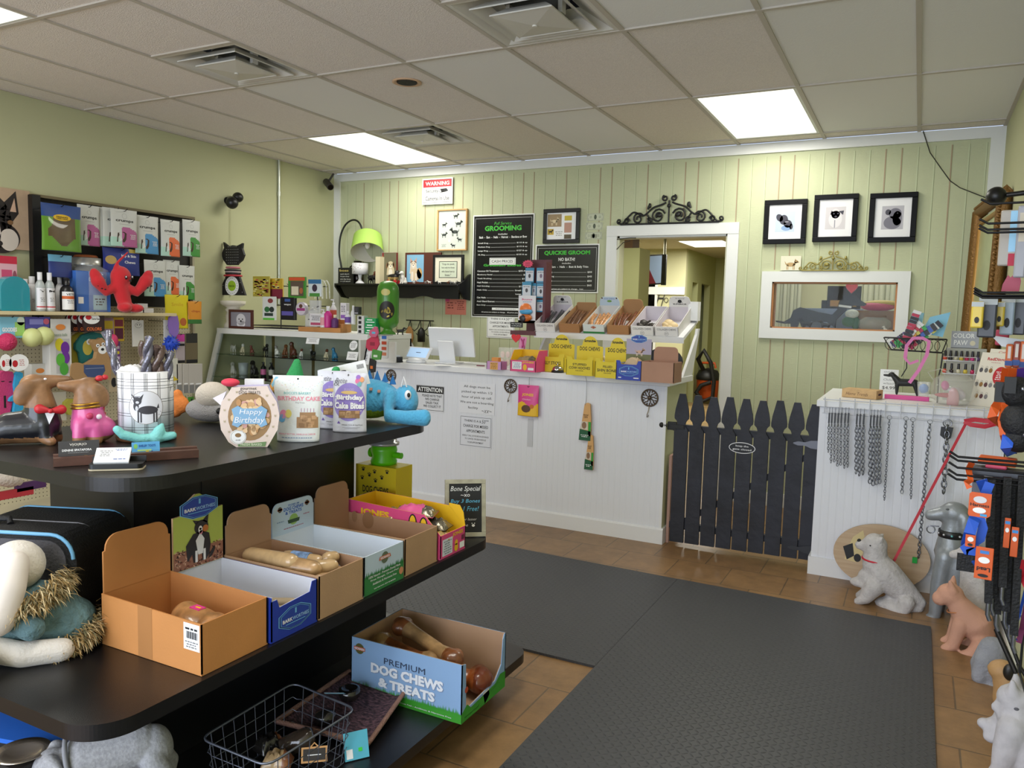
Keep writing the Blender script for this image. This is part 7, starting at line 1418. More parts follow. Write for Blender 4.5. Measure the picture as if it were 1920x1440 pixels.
MB().tube([(wy(700,612,4.46).x,4.46,1.24),(wy(700,612,4.46).x,4.43,.86)],.003,M('#9a9a9a',.4,.6)).tube([(wy(700,612,4.46).x,4.46,1.24),(wy(700,612,4.46).x,4.69,1.243)],.003,M('#9a9a9a',.4,.6)).build('strip_hanger',label='thin strip hanger on the corner of the display case',cat='hanger')
# ---------------------------------------------------------------- floor items by the counter: jar on a yellow carton
YT=2.455;xl,xr=wy(667,920,YT).x,wy(742,920,YT).x
ht=wy(690,872,YT).z-SZ5;o=thing('chew_tower','yellow dog chews carton with black paw prints at the far end of the middle shelf','box',((xl+xr)/2,YT,SZ5));hw_2=(xr-xl)/2
MB().bx(-hw_2,0,0,hw_2,.11,ht,YEL).build('carton',o)
F=Face((0,0,0));F.text('DOG CHEWS',.0,ht-.095,.125,.028,INK,.02)
for k,(a,c)in enumerate(((-.06,-.02),(-.03,-.04),(-.065,-.055),(-.005,-.025),(.03,-.045),(.055,-.02),(-.05,-.125),(-.0,-.13),(.045,-.125),(.0,-.06))):
    F.ell(a,ht+c,.006,.005,INK)
    for q in(-1,0,1):F.ell(a+q*.006,ht+c+.009-.002*abs(q),.0024,.003,INK,n=10)
F.build('carton_print',o)
o=thing('treat_jar','lime green jar with a clear screw lid on the yellow paw print carton','jar',((xl+xr)/2-.005,YT+.06,SZ5+ht));LJ=M('#5cc414',.3)
MB().lathe([(.001,0),(.05,0),(.053,.012),(.046,.03),(.053,.055),(.05,.07),(.045,.075)],LJ,n=28).build('jar',o);MB().cyl((.05,0,.04),(.085,0,.04),.012,LJ).cyl((-.05,0,.04),(-.065,0,.04),.02,LJ).build('side_knob',o)
MB().lathe([(.045,.075),(.06,.078),(.06,.088),(.05,.09),(.05,.1),(.001,.102)],M('#b7b9bc',.25,.4),n=28).build('lid',o)
# ================================================================ left wall of hanging products
def slx(l,t,r,b,X):
    mx,my=(l+r)/2,(t+b)/2
    return(wx(l,my,X).y+wx(r,my,X).y)/2,wx(mx,b,X).z,abs(wx(r,my,X).y-wx(l,my,X).y),wx(mx,t,X).z-wx(mx,b,X).z
HP=R(90)
PB_=bpy.data.materials.new('pegboard');PB_.use_nodes=True;nt=PB_.node_tree;b=nt.nodes['Principled BSDF'];b.inputs['Roughness'].default_value=.6
tc=nt.nodes.new('ShaderNodeTexCoord');sp=nt.nodes.new('ShaderNodeSeparateXYZ');nt.links.new(tc.outputs['Object'],sp.inputs[0])
def mm_(op,a,b_=None):
    n=nt.nodes.new('ShaderNodeMath');n.operation=op
    for i,q in enumerate((a,b_)):
        if q is None:continue
        if isinstance(q,(int,float)):n.inputs[i].default_value=q
        else:nt.links.new(q,n.inputs[i])
    return n.outputs[0]
a_=mm_('SUBTRACT',mm_('FRACT',mm_('DIVIDE',sp.outputs[1],.0254)),.5);c_=mm_('SUBTRACT',mm_('FRACT',mm_('DIVIDE',sp.outputs[2],.0254)),.5)
d_=mm_('SQRT',mm_('ADD',mm_('MULTIPLY',a_,a_),mm_('MULTIPLY',c_,c_)));h_=mm_('GREATER_THAN',d_,.13)
mx=nt.nodes.new('ShaderNodeMixRGB');mx.inputs[1].default_value=lin('#3a2f22');mx.inputs[2].default_value=lin('#c3ba9c');nt.links.new(h_,mx.inputs[0]);nt.links.new(mx.outputs[0],b.inputs['Base Color'])
y0,y1=2.3,4.42;o=thing('pegboard_fixture','beige pegboard shelving fixture along the left wall','shelving',(0,0,0))
MB().bx(.01,y0,.1,.035,y1,1.40,PB_).build('pegboard',o)
MB().bx(.01,y0,0,.3,y1,.1,M('#b9b199',.6)).build('base',o)
zsh=wx(140,585,.34).z;SHC=M('#cdbf97',.5);MB().bx(.035,y0,zsh-.022,.34,4.03,zsh,SHC).build('shelf',o,bevel=.002)
o=thing('black_grid_panel','black product display panel with pegs, high on the left wall','display panel',(0,0,0));DKB=M('#1c1a17',.6)
ya,yb_=wx(62,430,.06).y,wx(364,420,.06).y;zt_=wx(62,365,.06).z;MB().bx(.012,ya,1.2,.03,yb_,zt_,DKB).build('back',o);MB().bx(.03,ya-.01,1.2,.075,ya+.045,zt_,BLACK).build('side_post',o);MB().bx(.012,yb_-.02,1.2,.06,yb_,zt_,M('#a79f86',.6)).build('side_post',o)
MB().bx(.012,ya,zt_-.012,.07,yb_,zt_+.006,M('#6e6448',.6)).build('top_rail',o)
def peg(py_,pz,X0,L_=.18):MB().tube([(X0,py_,pz),(X0+L_*.9,py_,pz),(X0+L_,py_,pz+.015)],.0025,M('#1a1a1a',.4,.5),5).build('peg_hook',label='thin metal peg hook holding products on the left wall',cat='hook',group='peg hooks on the left wall')
def packx(name,lab,l,t,r,b,X,m,cat='packet',d=.012,marks=None,group=None,name2=None,pg=False,shape=None):
    y,z,w,h=slx(l,t,r,b,X);o=thing(name,lab,cat,(X,y,z),HP,group)
    if shape:MB().prism([(a*w,c*h)for a,c in shape],0,d,m).build('body',o)
    else:MB().bx(-w/2,0,0,w/2,d,h,m).build('body',o,bevel=min(.003,d*.3))
    F=Face((0,0,0),step=.0006)
    if marks:marks(F,w,h)
    if F.mb.v:F.build(parent=o)
    if pg:peg(y,z+h-.01,.035,X-.02)
    return o
def pouchx(lab,l,t,r,b,X,m,cells,prn=None,group=None,name='treat_pouch'):
    y,z,w,h=slx(l,t,r,b,X);F=pouch(name,lab,(X,y,z),HP,w,h,.035,m,cells=cells,group=group)
    if prn:prn(F,w,h);F.build('print',F.o)
    peg(y,z+h-.012,.03,X+.01);return F.o
def crumps(c):
    mc,mg,mk=M(c,.4),M('#a9cdbd',.4),M('#3a2418',.4)
    def cells(u,v):
        if v<.40+.13*math.sin(u*3.6-.4)and u>.35+.3*(v<.12)*0 and v>-.1+.5*(.65-u):return mc
        if v<.26-.1*u:return mg
        return None
    def prn(F,w,h):F.text('crumps',0,h*.68,w*.66,h*.075,INK,.03).ring(0,h*.82,w*.09,w*.09,.0015,M('#9a9a98')).lines(0,h*.6,w*.4,h*.02,1,M('#8a8a88'));F.poly([(-w*.32,h*.12),(-w*.28,h*.36),(-w*.05,h*.4),(w*.04,h*.36),(w*.02,h*.2),(-w*.05,h*.12)],mk).up();F.poly([(-w*.25,h*.12),(-w*.2,h*.3),(-w*.12,h*.18)],M('#d8d8d8'));F.lines(w*.3,h*.28,w*.25,h*.14,4,M('#dcdcdc'))
    return cells,prn
CRW=M('#c9cbc6',.4);G1='white chew pouches on the left wall panel'
pk=[(145,385,187,461,.20,'#b05a90','pink swirled white pouch beside the green bag'),(185,391,232,463,.19,'#b05a90','rearmost pink swirled pouch of the thick bundle'),(192,391,240,463,.21,'#b05a90','middle pink swirled pouch of the thick bundle'),(207,393,257,463,.24,'#b05a90','front pink swirled pouch of the thick bundle'),(253,405,297,476,.21,'#4a8fc4','blue swirled white pouch in the upper row'),(301,413,337,481,.22,'#d8683a','orange swirled white pouch in the upper row'),(342,413,375,481,.23,'#3f8a3a','green swirled white pouch at the end of the upper row'),(270,488,311,556,.21,'#4a8fc4','blue swirled white pouch in the lower row'),(306,488,337,553,.20,'#d8683a','orange swirled white pouch in the lower row'),(335,498,365,562,.21,'#3f8a3a','green swirled white pouch at the end of the lower row')]
for l,t,r,b,X,c,lab in pk:ce,pr_=crumps(c);pouchx(lab,l,t,r,b,X,CRW,ce,pr_,G1)
def gc(u,v):return M('#2f4a86',.3)if v>.72 else(M('#5f8f2a',.3,coat=.6)if(v<.2+.1*math.sin(u*9)or u<.2+.08*math.sin(v*12)or u>.84)else M('#5c4a30',.3,var=.2,coat=.6))
def gp(F,w,h):F.ell(0,h*.72,w*.22,h*.07,M('#d8b02a')).up();F.text("Nature's",0,h*.735,w*.28,h*.035,INK,.03).text('TREE ORAL',0,h*.695,w*.3,h*.03,INK,.02)
pouchx('large shiny green and brown treat bag at the left of the black panel',77,384,152,471,.28,M('#2f4a86',.3),gc,gp)
pouchx('light blue topped pouch under the green bag',90,478,135,520,.2,M('#2a3a7a',.4),lambda u,v:M('#6fb0d0',.4)if v>.7 else None)
pouchx('navy pouch with a yellow disc behind the red lobster',192,466,262,516,.2,M('#1f2f80',.35),lambda u,v:M('#b8a030',.4)if(v>.85 and u>.7)else None,lambda F,w,h:F.ell(-w*.3,h*.55,w*.14,h*.16,M('#b59a5a')).up().text('Hip & Skin',w*.18,h*.72,w*.4,h*.12,PAPER,.02).text('Chews',w*.2,h*.5,w*.3,h*.1,PAPER,.02))
pouchx('bright yellow pouch at the right end of the left wall',309,553,353,616,.24,M('#d6c61c',.4),lambda u,v:None,lambda F,w,h:F.text('Smile',0,h*.72,w*.5,h*.1,M('#c9a414')).ell(w*.22,h*.2,w*.15,h*.12,M('#b5602a')))
pouchx('small orange snack bag at the far right of the left wall',352,565,378,607,.25,M('#d08a2a',.35),lambda u,v:M('#2f6a2a')if v<.2 else None,lambda F,w,h:F.text('chips',0,h*.55,w*.6,h*.12,M('#a84a1a'),.02))
# canvas print at the left edge
P0=wx(0,352,.02);P1=wx(55,470,.02);o=thing('dog_canvas','tan canvas print of a black and white pointed-ear dog at the left edge','canvas print',(.001,(2.6+wx(56,410,.02).y)/2,P1.z),HP);w=wx(56,410,.02).y-2.6;h=wx(28,355,.02).z-P1.z
MB().bx(-w/2,-.025,0,w/2,0,h,M('#b39a80',.85,var=.05,vs=15)).build('canvas',o);F=Face((0,-.025,0),step=.0006);k_=M('#26201f');e=w/2
F.ell(e-.24,h*.42,.12,.17,k_).poly([(e-.24,h*.55),(e-.09,h*.97),(e-.075,h*.6),(e-.13,h*.4)],k_).ell(e-.2,h*.18,.13,.1,k_).up();F.poly([(e-.13,h*.62),(e-.1,h*.85),(e-.09,h*.62)],M('#c9a890')).ell(e-.14,h*.15,.06,.07,M('#cdc3b8')).ell(e-.24,h*.22,.05,.12,M('#d6cdc4')).up();F.ell(e-.13,h*.44,.018,.014,M('#7a5a3a')).ell(e-.21,h*.08,.03,.02,k_);F.build('painting',o)
# ---- things standing on the cream shelf
XS=.30;
def onsh(l,t,r,b=582,X=XS):y,z,w,h=slx(l,t,r,b,X);return(X,y,zsh+.001),w,h
def sbox(name,lab,l,t,r,X,m,marks=None,d=.06,cat='box'):
    P,w,h=onsh(l,t,r,X=X);o=thing(name,lab,cat,P,HP);MB().bx(-w/2,0,0,w/2,d,h,m).build('body',o,bevel=.002)
    if marks:F=Face((0,0,0),step=.0006);marks(F,w,h);F.build(parent=o)
    return o
P,w,h=onsh(0,517,54,X=.28);o=thing('teal_container','translucent teal rounded container at the left end of the cream shelf','container',(P[0]-.03,P[1],P[2]),HP);MB().prism([(-w/2,0),(w/2,0),(w/2,h*.6)]+[(w/2*math.cos(R(a)),h*.6+h*.4*math.sin(R(a)))for a in range(10,180,17)]+[(-w/2,h*.6)],-.04,.04,glassy('teal','#1f95a8',.85,.15)).build('body',o,bevel=.01)
sbox('pink_box','pink and white box behind the teal container',0,480,33,.16,M('#d8a8b4',.5),lambda F,w,h:(F.rect(-w/2,h*.86,w/2,h,M('#c22a44')),F.rect(-w*.4,h*.5,w*.2,h*.75,M('#c44a70')),F.ell(w*.35,h*.62,w*.12,h*.12,M('#8a4a5a'))))
def sbot(lab,px,X,r,ht_,m,mc,ml=None,band=None,txt=None):
    y=wx(px,540,X).y;o=thing('bottle',lab,'bottle',(X,y,zsh+.001),HP);MB().lathe([(.001,0),(r,0),(r*1.02,ht_*.04),(r*1.02,ht_*.62),(r*.85,ht_*.72),(r*.45,ht_*.80),(.001,ht_*.80)],m,n=20).build('body',o);MB().lathe([(r*.5,ht_*.8),(r*.5,ht_),(.001,ht_)],mc,n=16).build('cap',o)
    F=Face(fn=lambda u,v,e:Vector(((r*1.03+e)*math.sin(u/r),-(r*1.03+e)*math.cos(u/r),v)),step=.0005)
    if ml:F.rect(-r*1.3,ht_*.06,r*1.3,ht_*.6,ml).up()
    if band:F.rect(-r*1.3,ht_*band[0],r*1.3,ht_*band[1],band[2])
    if txt:F.text(txt,0,ht_*.52,r*1.3,ht_*.06,INK,.02)
    F.lines(0,ht_*.3,r*1.1,ht_*.12,3,M('#8a8a8a'));F.build('label',o);return o
CLB=glassy('clear_bottle','#d4dcdc',.55,.1)
sbot('plain white bottle between the teal container and the mist bottles',47,.20,.032,.20,WW,WW);sbot('white bottle behind the left mist bottle',60,.14,.035,.22,WW,WW)
sbot('left of two clear mist bottles with red striped labels',75,.27,.028,.245,CLB,WW,WW,(.1,.13,RED),'V');sbot('right of two clear mist bottles with red striped labels',93,.27,.028,.245,CLB,WW,WW,(.1,.13,RED),'M')
sbot('black bottle with a white, orange and green label',125,.25,.040,.215,M('#17181c',.3),M('#17181c',.3),PAPER,(.38,.47,M('#d0642a')),'VETS');sbot('white capped bottle behind the black bottle',112,.15,.026,.23,WW,WW);sbot('white bottle behind the blue box',137,.14,.03,.24,WW,WW)
sbox('blue_box','blue product box left of the red lobster',143,506,207,.24,M('#3f6fc0',.4),lambda F,w,h:(F.rect(-w*.5,h*.42,w*.5,h*.98,M('#5a84cc')),F.rect(-w*.02,h*.05,w*.38,h*.42,M('#a9cdd8')),F.up(),F.text('Dental Kit',w*.12,h*.8,w*.5,h*.08,PAPER,.01),F.lines(w*.18,h*.25,w*.3,h*.2,3,INK),F.rect(-w*.45,h*.2,-w*.3,h*.36,PAPER)),d=.08)
P,w,h=onsh(133,473,190,X=.12);o=thing('lidded_jar','clear jar with a silver and copper lid behind the blue box','jar',(.12,P[1],P[2]),HP);MB().lathe([(.001,0),(w*.62,.0),(w*.62,h*.72),(w*.42,h*.78),(w*.42,h*.8)],PLASTIC,n=24).build('jar',o);MB().lathe([(w*.43,h*.8),(w*.43,h*.92),(.001,h*.93)],M('#b5b5b0',.3,.6),n=24).lathe([(w*.35,h*.93),(w*.3,h*.97),(.001,h*.97)],M('#a8603a',.4,.3),n=24).build('lid',o)
for k,(l,t,r,b_,z0)in enumerate(((250,567,270,0,0),(268,570,288,0,0),(258,553,277,0,1))):
    P,w,h=onsh(l,567,r,X=.27);MB().bx(-w/2,0,0,w/2,.03,.032,WW).build('small_white_box',loc=(P[0],P[1]+.0,P[2]+.033*z0),rz=HP,label=('left of the small white boxes at the lobster\'s right','right of the small white boxes at the lobster\'s right','small white box lying on top of the other two')[k],cat='box',group='small white boxes on the cream shelf')
# red lobster plush
P=wx(222,582,.34);o=thing('lobster_plush','bright red lobster plush with raised claws sitting on the cream shelf','dog toy',(.31,P.y,zsh+.002),HP-.25);LR=M('#c8202a',.85,bump=.2,bs=150,sheen=.3);q_=dep(Vector((.31,P.y,1.4)))/FPX
def lp(px,py):p=wx(px,py,.31);return((p.y-P.y),p.z-zsh)
a=MB();B_=[lp(233,575),lp(228,556),lp(223,535),lp(223,517)]
a.limb([(u,0,v)for u,v in B_],[.045,.05,.055,.058],LR);h1=lp(225,520);a.ell((h1[0],0,h1[1]),(.068,.06,.075),LR)
c1=lp(200,547);c2=lp(183,525);a.limb([(B_[2][0],0,B_[2][1]),(c1[0],-.01,c1[1]),(c2[0]+.01,-.02,c2[1]-.01)],[.035,.035,.045],LR);a.ell((c2[0],-.02,c2[1]+.015),(.038,.03,.065),LR,(0,-.35,0))
c1=lp(250,548);c2=lp(266,525);a.limb([(B_[2][0],0,B_[2][1]),(c1[0],-.01,c1[1]),(c2[0]-.01,-.02,c2[1]-.01)],[.035,.035,.045],LR);a.ell((c2[0],-.02,c2[1]+.01),(.038,.03,.06),LR,(0,.35,0))
a.ell((B_[0][0]-.02,-.03,.035),(.045,.06,.035),LR).ell((B_[0][0]+.06,-.02,.03),(.055,.04,.03),LR);n1,n2,n3=lp(216,503),lp(220,492),lp(236,474);a.limb([(n1[0],0,n1[1]),(n2[0],0,n2[1]),(n3[0],0,n3[1])],[.014,.010,.008],LR)
organic(a,'body',.008,o,3);F=Face((0,-.062,0));e1,e2=lp(228,521),lp(238,521)
for e in(e1,e2):MB().ell((e[0],-.055,e[1]),(.010,.010,.014),INK).ell((e[0]-.002,-.064,e[1]+.004),(.004,.003,.006),WHITE).build('eye',o)
n_=lp(235,527);MB().ell((n_[0],-.06,n_[1]),(.008,.008,.009),INK).build('nose',o)
for k,(px,py)in enumerate(((184,536),(190,541),(194,535),(195,543),(264,540),(270,537))):s_=lp(px,py);MB().ell((s_[0],-.046,s_[1]),(.008,.006,.006),INK,None,8,6).build('claw_spot',o)
# ---- hanging under the shelf
XA=.30
packx('toy_card','light blue and green hang card at the left edge under the shelf',0,594,46,634,XA,M('#7fc0d8',.5),marks=lambda F,w,h:(F.rect(w*.1,h*.1,w*.5,h*.75,M('#9acb6a')),F.ell(w*.35,h*.8,w*.16,h*.2,M('#d8e8d8')),F.up(),F.text('GOODIES',-w*.12,h*.4,w*.6,h*.2,PAPER,.04)),pg=True)
packx('ball_card','purple headed card over two pale yellow ball toys',48,594,95,616,XA,M('#4a4a98',.5),marks=lambda F,w,h:(F.rect(-w*.35,h*.35,w*.2,h*.8,M('#8a8ad0')),F.ell(w*.32,h*.6,w*.12,h*.25,M('#c9607a'))),pg=True)
for k,(px,py)in enumerate(((60,633),(82,630))):P=wx(px,py,XA);MB().ell((0,0,0),(.06,.06,.06),M('#c6cc8a',.5)).build('yellow_ball',loc=P,label=('left pale yellow ball toy under the purple card','right pale yellow ball toy under the purple card')[k],cat='ball')
P=wx(13,641,XA);a=MB();a.ell((0,0,0),.055,M('#c0285a',.6,bump=1,bs=90));a.build('pink_spiky_ball',loc=P,label='bumpy raspberry pink ball at the left edge',cat='ball')
def tb(F,w,h):
    F.rect(-w*.22,h*.06,w*.42,h*.66,M('#b8b8b8')).up()
    for k,(u,v,m1)in enumerate(((-.05,.56,'#d8cc2a'),(.2,.5,'#6a2a98'),(.2,.33,'#6a2a98'),(-.03,.3,'#5ab03a'),(.12,.14,'#4aa03a'))):F.ell(w*u,h*v,w*.2,h*.11,M(m1,.5)).up()
    F.ell(0,h*.86,w*.22,h*.05,M('#d8843a')).text('tennis balls',0,h*.73,w*.6,h*.05,M('#8aa08a'))
packx('ball_tube_box','white box with yellow, purple and green balls in its window',93,598,134,707,XA,M('#d6d6d4',.4),marks=tb,d=.08)
packx('ball_tube_box','second white ball box lower left, seen beside the brown figurines',60,682,92,775,.25,M('#d0d0cc',.4),marks=lambda F,w,h:(F.ell(0,h*.86,w*.25,h*.05,M('#d8843a')),F.rect(-w*.1,h*.1,w*.4,h*.55,M('#9a9a98'))),d=.08)
for k,(l,r)in enumerate(((124,150),(133,162),(146,176),(156,196))):
    packx('round_top_card',('rearmost','second','third','front')[k]+' dark brown card with a red dot above the flat animal toys',l,588,r,623,XA-.06+.03*k,M('#2f1a1c',.5),marks=lambda F,w,h,k=k:(F.ell(-w*.1,h*.72,w*.38,h*.28,PAPER),F.up(),F.ell(-w*.25,h*.8,w*.14,h*.13,RED),F.text('Durra Fused',w*.1,h*.72,w*.4,h*.12,INK,.02)if k==3 else 0,F.text('COLORS',0,h*.18,w*.7,h*.18,M('#d8703a'),.03)),shape=[(-.5,.4),(-.4,.0),(.5,.05),(.5,.9),(.4,1),(-.3,1),(-.5,.8)],group='dark brown round cards under the cream shelf',pg=(k==3))
FEY=M('#b5a83c',.8,bump=.2,bs=100);FET=M('#a58258',.8,bump=.2,bs=120);TLG=M('#1f6a66',.8,bump=.2,bs=100)
def flat(name,lab,pts,X,d,m,extra=None,cat='dog toy'):
    P0=wx(sum(p[0]for p in pts)/len(pts),sum(p[1]for p in pts)/len(pts),X);o=thing(name,lab,cat,P0,HP);q=[]
    for px,py in pts:p=wx(px,py,X);q.append((p.y-P0.y,p.z-P0.z))
    MB().prism(q,0,d,m).build('body',o,bevel=.006)
    def loc(px,py):p=wx(px,py,X);return(p.y-P0.y,p.z-P0.z)
    if extra:F=Face((0,0,0),step=.0012);extra(F,loc);F.build('stitching',o)
    return o
flat('yellow_toy','flat yellow duck toy behind the teal one',[(136,650),(140,630),(152,622),(162,628),(160,650),(150,665),(148,690),(138,690)],.22,.03,FEY,lambda F,L:F.ell(*L(147,639),.018,.02,PAPER).up().ell(*L(148,640),.008,.01,INK))
flat('teal_toy','flat teal and yellow parrot toy beside the llama',[(143,645),(156,628),(175,622),(193,627),(198,640),(190,655),(190,690),(154,690),(150,662),(143,655)],.26,.03,TLG,lambda F,L:(F.ell(*L(164,652),.035,.05,M('#bcae4a',.8)),F.ell(*L(173,683),.045,.04,M('#8a2a4a',.8)),F.up(),F.ell(*L(167,641),.02,.02,PAPER),F.up(),F.ell(*L(167,641),.009,.009,INK)))
flat('llama_toy','flat tan llama toy with a blue saddle patch',[(133,690),(135,682),(148,680),(160,683),(180,672),(182,660),(177,650),(172,641),(174,636),(184,637),(191,633),(198,640),(200,655),(206,672),(209,690),(207,712),(140,712),(132,705)],.31,.035,FET,lambda F,L:(F.poly([L(157,684),L(195,684),L(197,695),L(190,706),L(165,708),L(157,698)],M('#3c4f7a',.8)),F.ell(*L(192,656),.032,.028,PAPER),F.up(),F.ell(*L(192,655),.012,.009,INK),F.ell(*L(183,648),.013,.012,PAPER),F.ell(*L(193,645),.012,.011,PAPER),F.rect(L(160,690)[0],L(160,691)[1],L(194,690)[0],L(194,690)[1],M('#9aa4bc')),F.up(),F.ell(*L(183,648),.005,.005,INK),F.ell(*L(193,645),.005,.005,INK)))
flat('pink_toy','pink knitted dachshund shaped toy at the left edge',[(0,700),(8,695),(24,697),(28,712),(26,730),(24,750),(20,770),(10,792),(2,785),(0,770)],.36,.04,M('#c03a72',.85,bump=.5,bs=200),lambda F,L:F.rect(L(7,750)[0],L(7,765)[1],L(11,750)[0],L(7,742)[1],INK).ell(*L(5,715),.01,.003,INK).ell(*L(19,716),.01,.003,INK))
flat('blue_toy','turquoise blue knitted dog toy with a yellow collar',[(30,703),(37,697),(43,700),(43,712),(56,718),(58,725),(54,735),(61,750),(67,775),(60,787),(40,783),(35,791),(27,790),(27,770),(28,752),(17,753),(20,746),(29,740),(27,722)],.38,.04,M('#2f9fd0',.85,bump=.6,bs=200),lambda F,L:(F.poly([L(28,736),L(56,734),L(56,738),L(28,740)],M('#d8d03a')),F.ell(*L(38,717),.01,.004,INK)))
for k,(l,r,lab)in enumerate(((0,22,'left white oval hang tag with a red dot above the pink toy'),(17,54,'right white oval hang tag with a red dot above the blue toy'))):
    y,z,w,h=slx(l,664,r,696,.40);o=thing('oval_tag',lab,'tag',(.40,y,z),HP);MB().prism([(w/2*math.cos(2*PI*i/22),h/2+h/2*math.sin(2*PI*i/22))for i in range(22)],0,.002,PAPER).build('card',o);Face((0,0,0),step=.0006).ell(-w*.2,h*.45,w*.14,h*.2,RED).lines(w*.15,h*.5,w*.3,h*.4,4,M('#c88a8a')).build(parent=o)
def pk_(c1,c2):return lambda F,w,h:(F.rect(-w*.4,h*.1,w*.4,h*.55,M(c1)),F.rect(-w*.4,h*.62,w*.4,h*.9,M(c2)))
packx('chew_toy_card','mauve and yellow card left of the braided chews',192,596,214,650,.25,M('#a98aa8',.5),marks=pk_('#7a3a6a','#d0b82a'));packx('chew_toy_card','yellow striped card behind the leaning braided chew',213,595,233,640,.25,M('#c8a82a',.5),marks=pk_('#5a1f3a','#7a2a3a'))
packx('toy_card','purple and yellow barred card behind the canister',205,640,226,680,.28,M('#6a3a7a',.5),marks=lambda F,w,h:[F.rect(-w*.4,h*(.15+.25*k),w*.4,h*(.28+.25*k),M('#d0c02a' if k%2 else '#c8b8d0'))for k in range(3)])
P=wx(213,640,.3);MB().ell((0,0,0),(.03,.03,.05),M('#c03060',.6)).build('red_rubber_toy',loc=P,label='crimson rubber toy left of the braided chews',cat='dog toy')
packx('bone_card','white card with a sketched dog right of the upright braids',249,600,270,650,.26,M('#cdccc6',.5),marks=lambda F,w,h:(F.ring(0,h*.8,w*.3,h*.1,.002,INK),F.ell(-w*.1,h*.82,w*.05,h*.02,INK),F.ell(w*.12,h*.82,w*.05,h*.02,INK)),pg=True)
packx('bone_card','second white sketched dog card near the blue ball',308,600,326,650,.26,M('#cfd0ce',.5),marks=lambda F,w,h:(F.ring(0,h*.72,w*.3,h*.1,.002,INK),F.ell(0,h*.2,w*.2,h*.08,M('#2a5ac0'))),pg=True)
P=wx(321,644,.3);a=MB();a.ell((0,0,0),.046,M('#2048c0',.5,bump=.6,bs=80))
random.seed(3)
for i in range(60):v=Vector((random.gauss(0,1),random.gauss(0,1),random.gauss(0,1))).normalized();a.tube([v*.044,v*.062],[.007,.003],M('#2048c0',.5),5)
a.build('blue_spiky_ball',loc=P,label='royal blue spiky ball right of the braided chews',cat='ball')
flat('purple_frisbee','lavender disc toy behind the yellow pouch',[(318,595),(325,588),(333,592),(336,606),(335,625),(328,634),(320,625),(317,610)],.28,.015,M('#8a6ab8',.5))
packx('treat_bag','pink and silver small bag right of the blue spiky ball',331,627,347,681,.27,M('#b0a4a8',.35),marks=lambda F,w,h:(F.rect(-w*.45,h*.75,w*.45,h,M('#c03a98')),F.rect(-w*.45,h*.6,w*.45,h*.68,INK),F.rect(-w*.45,0,w*.45,h*.1,INK)),pg=True)
packx('treat_bag','dark and tan small bag at the right end of the pegboard',348,625,371,681,.27,M('#6a6048',.35),marks=lambda F,w,h:(F.rect(-w*.45,h*.68,w*.45,h,M('#24241f')),F.rect(-w*.45,0,w*.45,h*.12,INK)),pg=True)
for k,(l,r)in enumerate(((331,342),(343,354),(354,365),(364,380))):packx('clear_blister',('first','second','third','last')[k]+' grey clear blister pack of the low right row, counted from the left',l,682,r,737,.30,M('#b5b0a8',.4),marks=lambda F,w,h:(F.rect(-w*.4,0,w*.4,h*.28,M('#7a7a78')),F.rect(-w*.3,h*.3,w*.3,h*.34,PAPER)),group='grey blister packs low on the pegboard')
for k,l in enumerate((327,340,354)):packx('green_pack',('left','middle','right')[k]+' green pack of three below the blister packs',l,744,l+10,778,.28,M('#4a8a2a',.5),marks=lambda F,w,h:F.rect(-w*.1,h*.1,w*.2,h*.9,M('#1a2a18')),group='green packs low on the pegboard')
packx('toy_card','white card with a yellow corner right of the canister',318,672,334,720,.30,M('#c9c8bc',.5),marks=lambda F,w,h:F.poly([(-w*.4,h*.1),(w*.5,h*.15),(-w*.3,h*.4)],M('#d0b82a')))
packx('toy_card','beige card with a black paw between the figurine and the canister',205,690,222,735,.2,M('#b8a88a',.6),marks=lambda F,w,h:F.ell(0,h*.4,w*.3,h*.2,INK))
flat('olive_toy','olive green round flat toy behind the kissing dachshunds',[(122,755),(130,748),(145,748),(158,755),(160,768),(150,778),(130,778),(121,768)],.25,.03,M('#a8a23c',.8,bump=.3,bs=100))
packx('tan_toy_card','white backed card in the lower pegboard behind the figurine',95,735,125,790,.22,M('#c4c0b4',.5),marks=lambda F,w,h:F.rect(-w*.3,h*.1,w*.1,h*.3,M('#2a3a7a')))
packx('red_label_card','white card with a red dot low behind the figurine tail',10,790,45,830,.36,M('#cfc8c0',.5),marks=lambda F,w,h:F.ell(-w*.15,h*.7,w*.22,h*.16,RED))
packx('spotted_card','white spotted card at the lower left edge',0,793,9,822,.36,M('#d0ccc4',.5),marks=lambda F,w,h:(F.ell(0,h*.5,w*.2,h*.1,INK),F.ell(0,h*.2,w*.2,h*.1,M('#8a4a2a'))))
P=wx(8,825,.4);MB().limb([(0,-.05,.0),(0,.03,.0)],[.05,.05],M('#d0c8c0',.9,bump=.8,bs=60)).limb([(.02,-.04,-.06),(.02,.03,-.05)],[.05,.04],M('#d0c8c0',.9,bump=.8,bs=60)).build('rope_toy',loc=P,label='white rope plush toy at the left edge behind the figurine',cat='dog toy')
# below the black top: rope toy, sale card, items at floor level
P=wx(10,898,.4);MB().limb([(0,-.06,.02),(0,.04,-.01),(0,.07,-.03)],[.045,.05,.03],M('#cfc6bc',.9,bump=.8,bs=60)).build('rope_toy',loc=P,label='second white rope toy under the gondola top at the left edge',cat='dog toy')
Pq=wx(28,930,.5);MB().bx(-.1,0,0,.16,.02,.05,M('#b0323c',.5)).build('red_label_strip',loc=(.42,Pq.y,Pq.z-.03),rz=HP,label='red lettered label strip low on the pegboard at the left edge',cat='label')
MB().bx(-.08,0,0,.1,.03,.05,M('#4a2a5a',.5)).build('purple_pack',loc=(.42,Pq.y+.14,Pq.z+.0),rz=HP,label='dark purple pack low on the pegboard beside the red strip',cat='pack')
